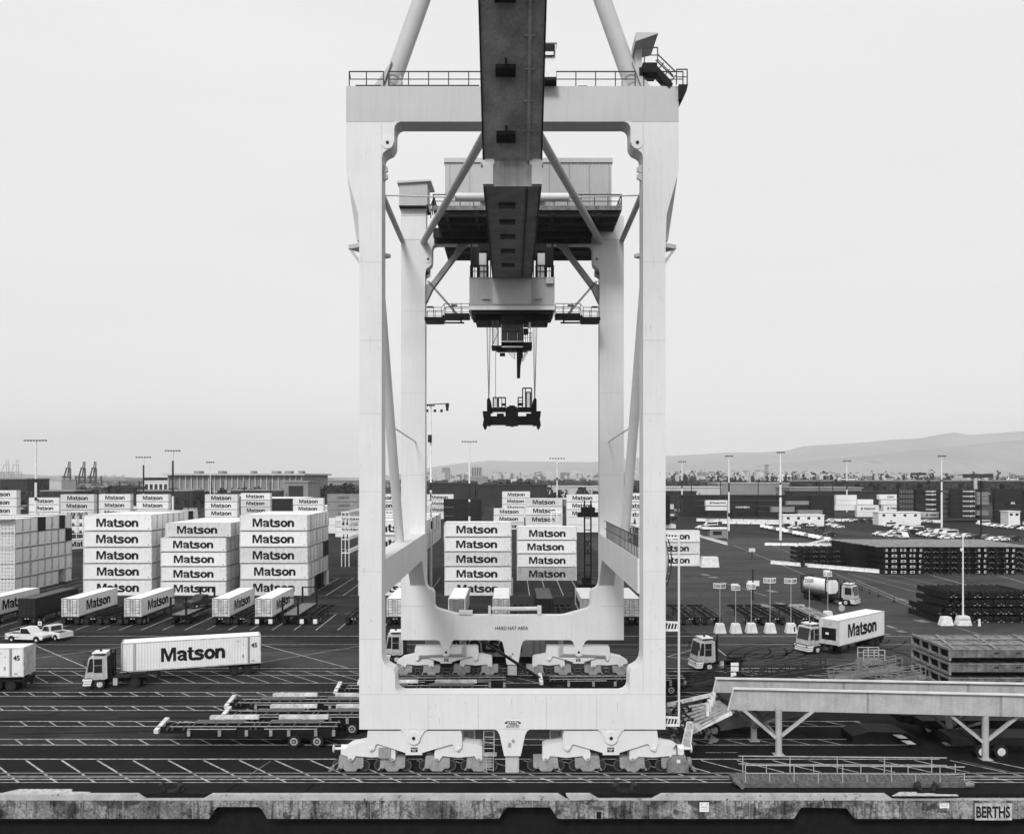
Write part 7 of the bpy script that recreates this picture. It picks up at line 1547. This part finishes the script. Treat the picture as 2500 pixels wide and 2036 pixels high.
tree_row(1752, 1905, 820, 13, 'above the long grey warehouse', 1.5, .15)
tree_row(1920, 2130, 900, 14, 'over the sheds toward the viaduct', 1.25, .3)
tree_row(2120, 2500, 1100, 18, 'beyond the viaduct', 1.6, .35)
tree_row(2105, 2300, 560, 14, 'under the viaduct', .9, .1)
tree_row(66, 150, 700, 8, 'left of the far cranes', .7, .1)
# scrub and rail yard clutter as one mass each
def scrub(x0, x1, D0, D1, n_, hmax, seed, name, lab):
    rn = random.Random(seed); m = MB()
    for k in range(n_):
        d = rn.uniform(D0, D1); px = rn.uniform(x0, x1); x = XP(px, d); w = rn.uniform(2, 9); h = rn.uniform(.8, hmax); m.cyl((x, d, 0), (x + rn.uniform(-1, 1), d, h), w, 7, w * rn.uniform(.3, .8))
    o = m.build(name, foliage); tag(o, lab, 'bushes', kind='stuff')
scrub(-80, 900, 480, 980, 520, 4.5, 1, 'scrub', 'dark mass of low scrub behind the left stacks')
scrub(1030, 1620, 480, 980, 420, 4.5, 2, 'scrub', 'dark mass of low scrub in the crane opening')
scrub(1620, 2600, 600, 1300, 420, 5.5, 3, 'scrub', 'dark mass of low scrub under the viaduct')
structure(MB().box(-900, 900, 470, 1500, .01, .02), 'railyard_ground', dark_b)
# vehicles and boxes in the rail yard: many tiny pale things
rn = random.Random(4); m = MB()
for k in range(420):
    d = rn.uniform(480, 900); px = rn.uniform(-60, 2560); x = XP(px, d); L_ = rn.uniform(1.5, 9); m.box(x, x + L_, d, d + 2, rn.uniform(0, 3), 3 + rn.uniform(.2, 1.2)) if rn.random() < .5 else m.box(x, x + L_ * .5, d, d + 2, .2, 1.4)
tag(m.build('railyard_clutter', mat('clutter_pale', .35, .8, .4, .5)), 'many tiny pale vehicles and boxes scattered in the distant rail yard', 'clutter', kind='stuff')
# far town at the foot of the hills
rn = random.Random(8); m = MB(); m2 = MB()
for k in range(1500):
    d = rn.uniform(2200, 5600); px = rn.uniform(980, 2620); x = XP(px, d); w = rn.uniform(5, 22) * d / 3500; h = rn.uniform(3, 9) + max(0, (d - 3500)) * .02
    z0 = max(0, (d - 3600)) * .012 * (px - 800) / 1700; (m if rn.random() < .6 else m2).box(x, x + w, d, d + 20, z0, z0 + h)
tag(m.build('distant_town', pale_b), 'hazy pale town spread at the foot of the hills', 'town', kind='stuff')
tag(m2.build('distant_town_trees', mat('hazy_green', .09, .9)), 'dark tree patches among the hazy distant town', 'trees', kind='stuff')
rn = random.Random(28); m3 = MB()
for k in range(900):
    d = rn.uniform(1150, 2300); px = rn.uniform(980, 2600) if k % 3 else rn.uniform(-60, 980); x = XP(px, d); w = rn.uniform(6, 16); h = rn.uniform(5, 15) if px > 980 else rn.uniform(3, 9); m3.cyl((x, d, 0), (x + rn.uniform(-2, 2), d, h), w, 7, w * rn.uniform(.2, .6))
tag(m3.build('distant_woodland', foliage), 'dark broken band of far woodland along the horizon', 'woodland', kind='stuff')
rn = random.Random(18); m = MB()
for k in range(260):
    d = rn.uniform(1300, 2400); px = rn.uniform(-40, 1000); x = XP(px, d); m.box(x, x + rn.uniform(5, 30), d, d + 15, 0, rn.uniform(3, 9))
tag(m.build('distant_port_sheds', mid_b), 'hazy low sheds of the distant port on the left', 'sheds', kind='stuff')
# viaduct
t = thing('viaduct', 'dark elevated highway crossing the right horizon', 'viaduct', (230, 700, 0)); D = 700; X0, X1 = XP(1925, D), XP(2640, D); zt_ = 17.5
MB().box(X0, X1, D, D + 24, zt_ - 2.2, zt_).build('deck', dark_b, t)
MB().box(X0, X1, D - .4, D, zt_ - .2, zt_ + .9).build('parapet', mid_b, t)
for k in range(14): x = X0 + 6 + (X1 - X0) * k / 14; MB().box(x, x + 2.4, D + 4, D + 8, 0, zt_ - 2.2).build('pillar', dark_b, t)
for i, (px, c, L_, h) in enumerate(((2083, 'w', 9, 3.4), (2075, 'w', 12, 3.2), (2187, 'w', 6.5, 2.4), (2227, 'w', 5, 1.5), (2128, 'w', 4.5, 1.3), (2365, 'w', 4.5, 1.3), (2375, 'w', 4.5, 1.4), (2411, 'w', 9, 1.7), (2445, 'd', 4.5, 1.5), (2478, 'w', 8, 3), (2270, 'd', 4.5, 1.5), (2312, 'd', 4.5, 1.5))):
    kd = 'van' if h > 2 else 'car'; m_ = CM[c]
    spawn(CAR[(m_.name, kd)], 'highway_vehicle', '%s %s on the viaduct, %s counted in order of size' % (CN[c], kd, ORD[i]), kd, (XP(px, D), D + 4 + (i % 3) * 5, zt_), 0, 'vehicles on the viaduct', (L_ / 4.8, 1, h / (2.1 if kd == 'van' else 1.44)))
x = XP(2387, 640); t = thing('billboard', 'dark billboard on a pale mast beside the viaduct', 'billboard', (x, 640, 0)); MB().box(x - 2.5, x - .2, 640, 641, 0, 22).build('mast', pale_b, t); MB().box(x - 11, x + 11, 639.4, 640, ZP(1166, 640), ZP(1157, 640)).build('board', dark_b, t)
x = XP(2242, 900); t = thing('billboard', 'small dark billboard above the viaduct traffic', 'billboard', (x, 900, 0)); MB().box(x - .4, x + .4, 900, 901, 0, 24).build('mast', dark_b, t); MB().box(x - 8, x + 8, 899.4, 900, ZP(1160, 900), ZP(1154, 900)).build('board', dark_b, t)
# thin poles of the rail line
for i, px in enumerate((700, 660, 596, 571, 545, 516, 460, 340, 292, 184, 1558, 1688, 1708, 1759, 1851, 1896, 2000, 2033, 1248, 1322, 1346, 1442)):
    D = 430; x = XP(px, D); tag(MB().cyl((x, D, 0), (x, D, 19 if i % 3 else 13), .22, 6).build('line_pole', dark_m), '%s dark thin pole of the rail line, listed from the warehouse' % (ORD[i] if i < 20 else 'last' if i == 21 else 'next to last'), 'pole', 'thin poles along the rail line')
# hills: real ridges, 6 to 9 km away
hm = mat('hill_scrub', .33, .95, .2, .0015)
def ridge(pts, D, depth, name, seed):
    rn = random.Random(seed); m = MB(); n_ = 160; xs = [pts[0][0] + (pts[-1][0] - pts[0][0]) * i / n_ for i in range(n_ + 1)]; V = []
    def yat(px):
        for (a, b), (c, d) in zip(pts, pts[1:]):
            if a <= px <= c: return b + (d - b) * (px - a) / (c - a)
        return pts[-1][1]
    R_ = 12; off = [rn.uniform(-1, 1) for _ in range(n_ + 1)]
    for j in range(R_ + 1):
        f = j / R_; d = D - depth * (1 - f)
        for i, px in enumerate(xs):
            z = ZP(yat(px), D) * (f ** 1.25) * (1 + .16 * (1 - f) * math.sin(i * .55 + j * 1.1 + off[i]) ) + rn.uniform(-1, 1) * 5 * (f > .1) * (f < 1)
            V.append((XP(px, D) + rn.uniform(-10, 10), d, max(-3, z)))
    Fc = [(j * (n_ + 1) + i, j * (n_ + 1) + i + 1, (j + 1) * (n_ + 1) + i + 1, (j + 1) * (n_ + 1) + i) for j in range(R_) for i in range(n_)]
    base = len(V); V += [(XP(px, D), D + 900, -5) for px in xs]; Fc += [(R_ * (n_ + 1) + i, R_ * (n_ + 1) + i + 1, base + i + 1, base + i) for i in range(n_)]
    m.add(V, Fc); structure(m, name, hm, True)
ridge([(980, 1163), (1055, 1140), (1130, 1130), (1200, 1124), (1260, 1126), (1340, 1127), (1450, 1128), (1550, 1118), (1630, 1113), (1700, 1110), (1780, 1104), (1850, 1104), (1920, 1101), (1960, 1089), (2050, 1084), (2120, 1079), (2180, 1073), (2240, 1071), (2290, 1062), (2330, 1055), (2365, 1062), (2430, 1058), (2500, 1052), (2700, 1046)], 8600, 3800, 'far_hills', 1)
ridge([(1620, 1160), (1800, 1140), (2000, 1122), (2120, 1112), (2260, 1096), (2350, 1088), (2420, 1080), (2500, 1074), (2700, 1068)], 6000, 1900, 'near_hills', 2)
ridge([(-150, 1152), (20, 1153), (60, 1157), (100, 1160), (130, 1162), (175, 1160), (220, 1160), (290, 1164)], 7000, 1200, 'left_hills', 3)
# the air: one closed box of even haze
hz = bpy.data.materials.new('haze'); hz.use_nodes = True; n = hz.node_tree; n.nodes.clear(); oo = n.nodes.new('ShaderNodeOutputMaterial'); pv = n.nodes.new('ShaderNodeVolumePrincipled')
pv.inputs['Color'].default_value = (1, 1, 1, 1); pv.inputs['Density'].default_value = HAZE_D; pv.inputs['Anisotropy'].default_value = 0.5
n.links.new(pv.outputs[0], oo.inputs['Volume'])
if HAZE_D > 0:
    o = MB().box(-9100, 9100, -60, 9650, -13.2, 500).build('haze', hz); o['kind'] = 'stuff'; o['label'] = 'even pale haze over the whole harbour'; o['category'] = 'haze'
tag(HIDDEN.build('lower_containers', cont_w), 'white containers low in the stacks, mostly hidden behind nearer ones', 'containers', kind='stuff')
# self check of labels
seen = {}
for o in ALLT:
    l = o['label']; nw = len(l.split())
    if nw > 16 or nw < 4: print('LABEL LENGTH', nw, l)
    if l in seen: print('DUP LABEL', l)
    seen[l] = 1
print('things', len(ALLT), 'objects', len(bpy.data.objects))
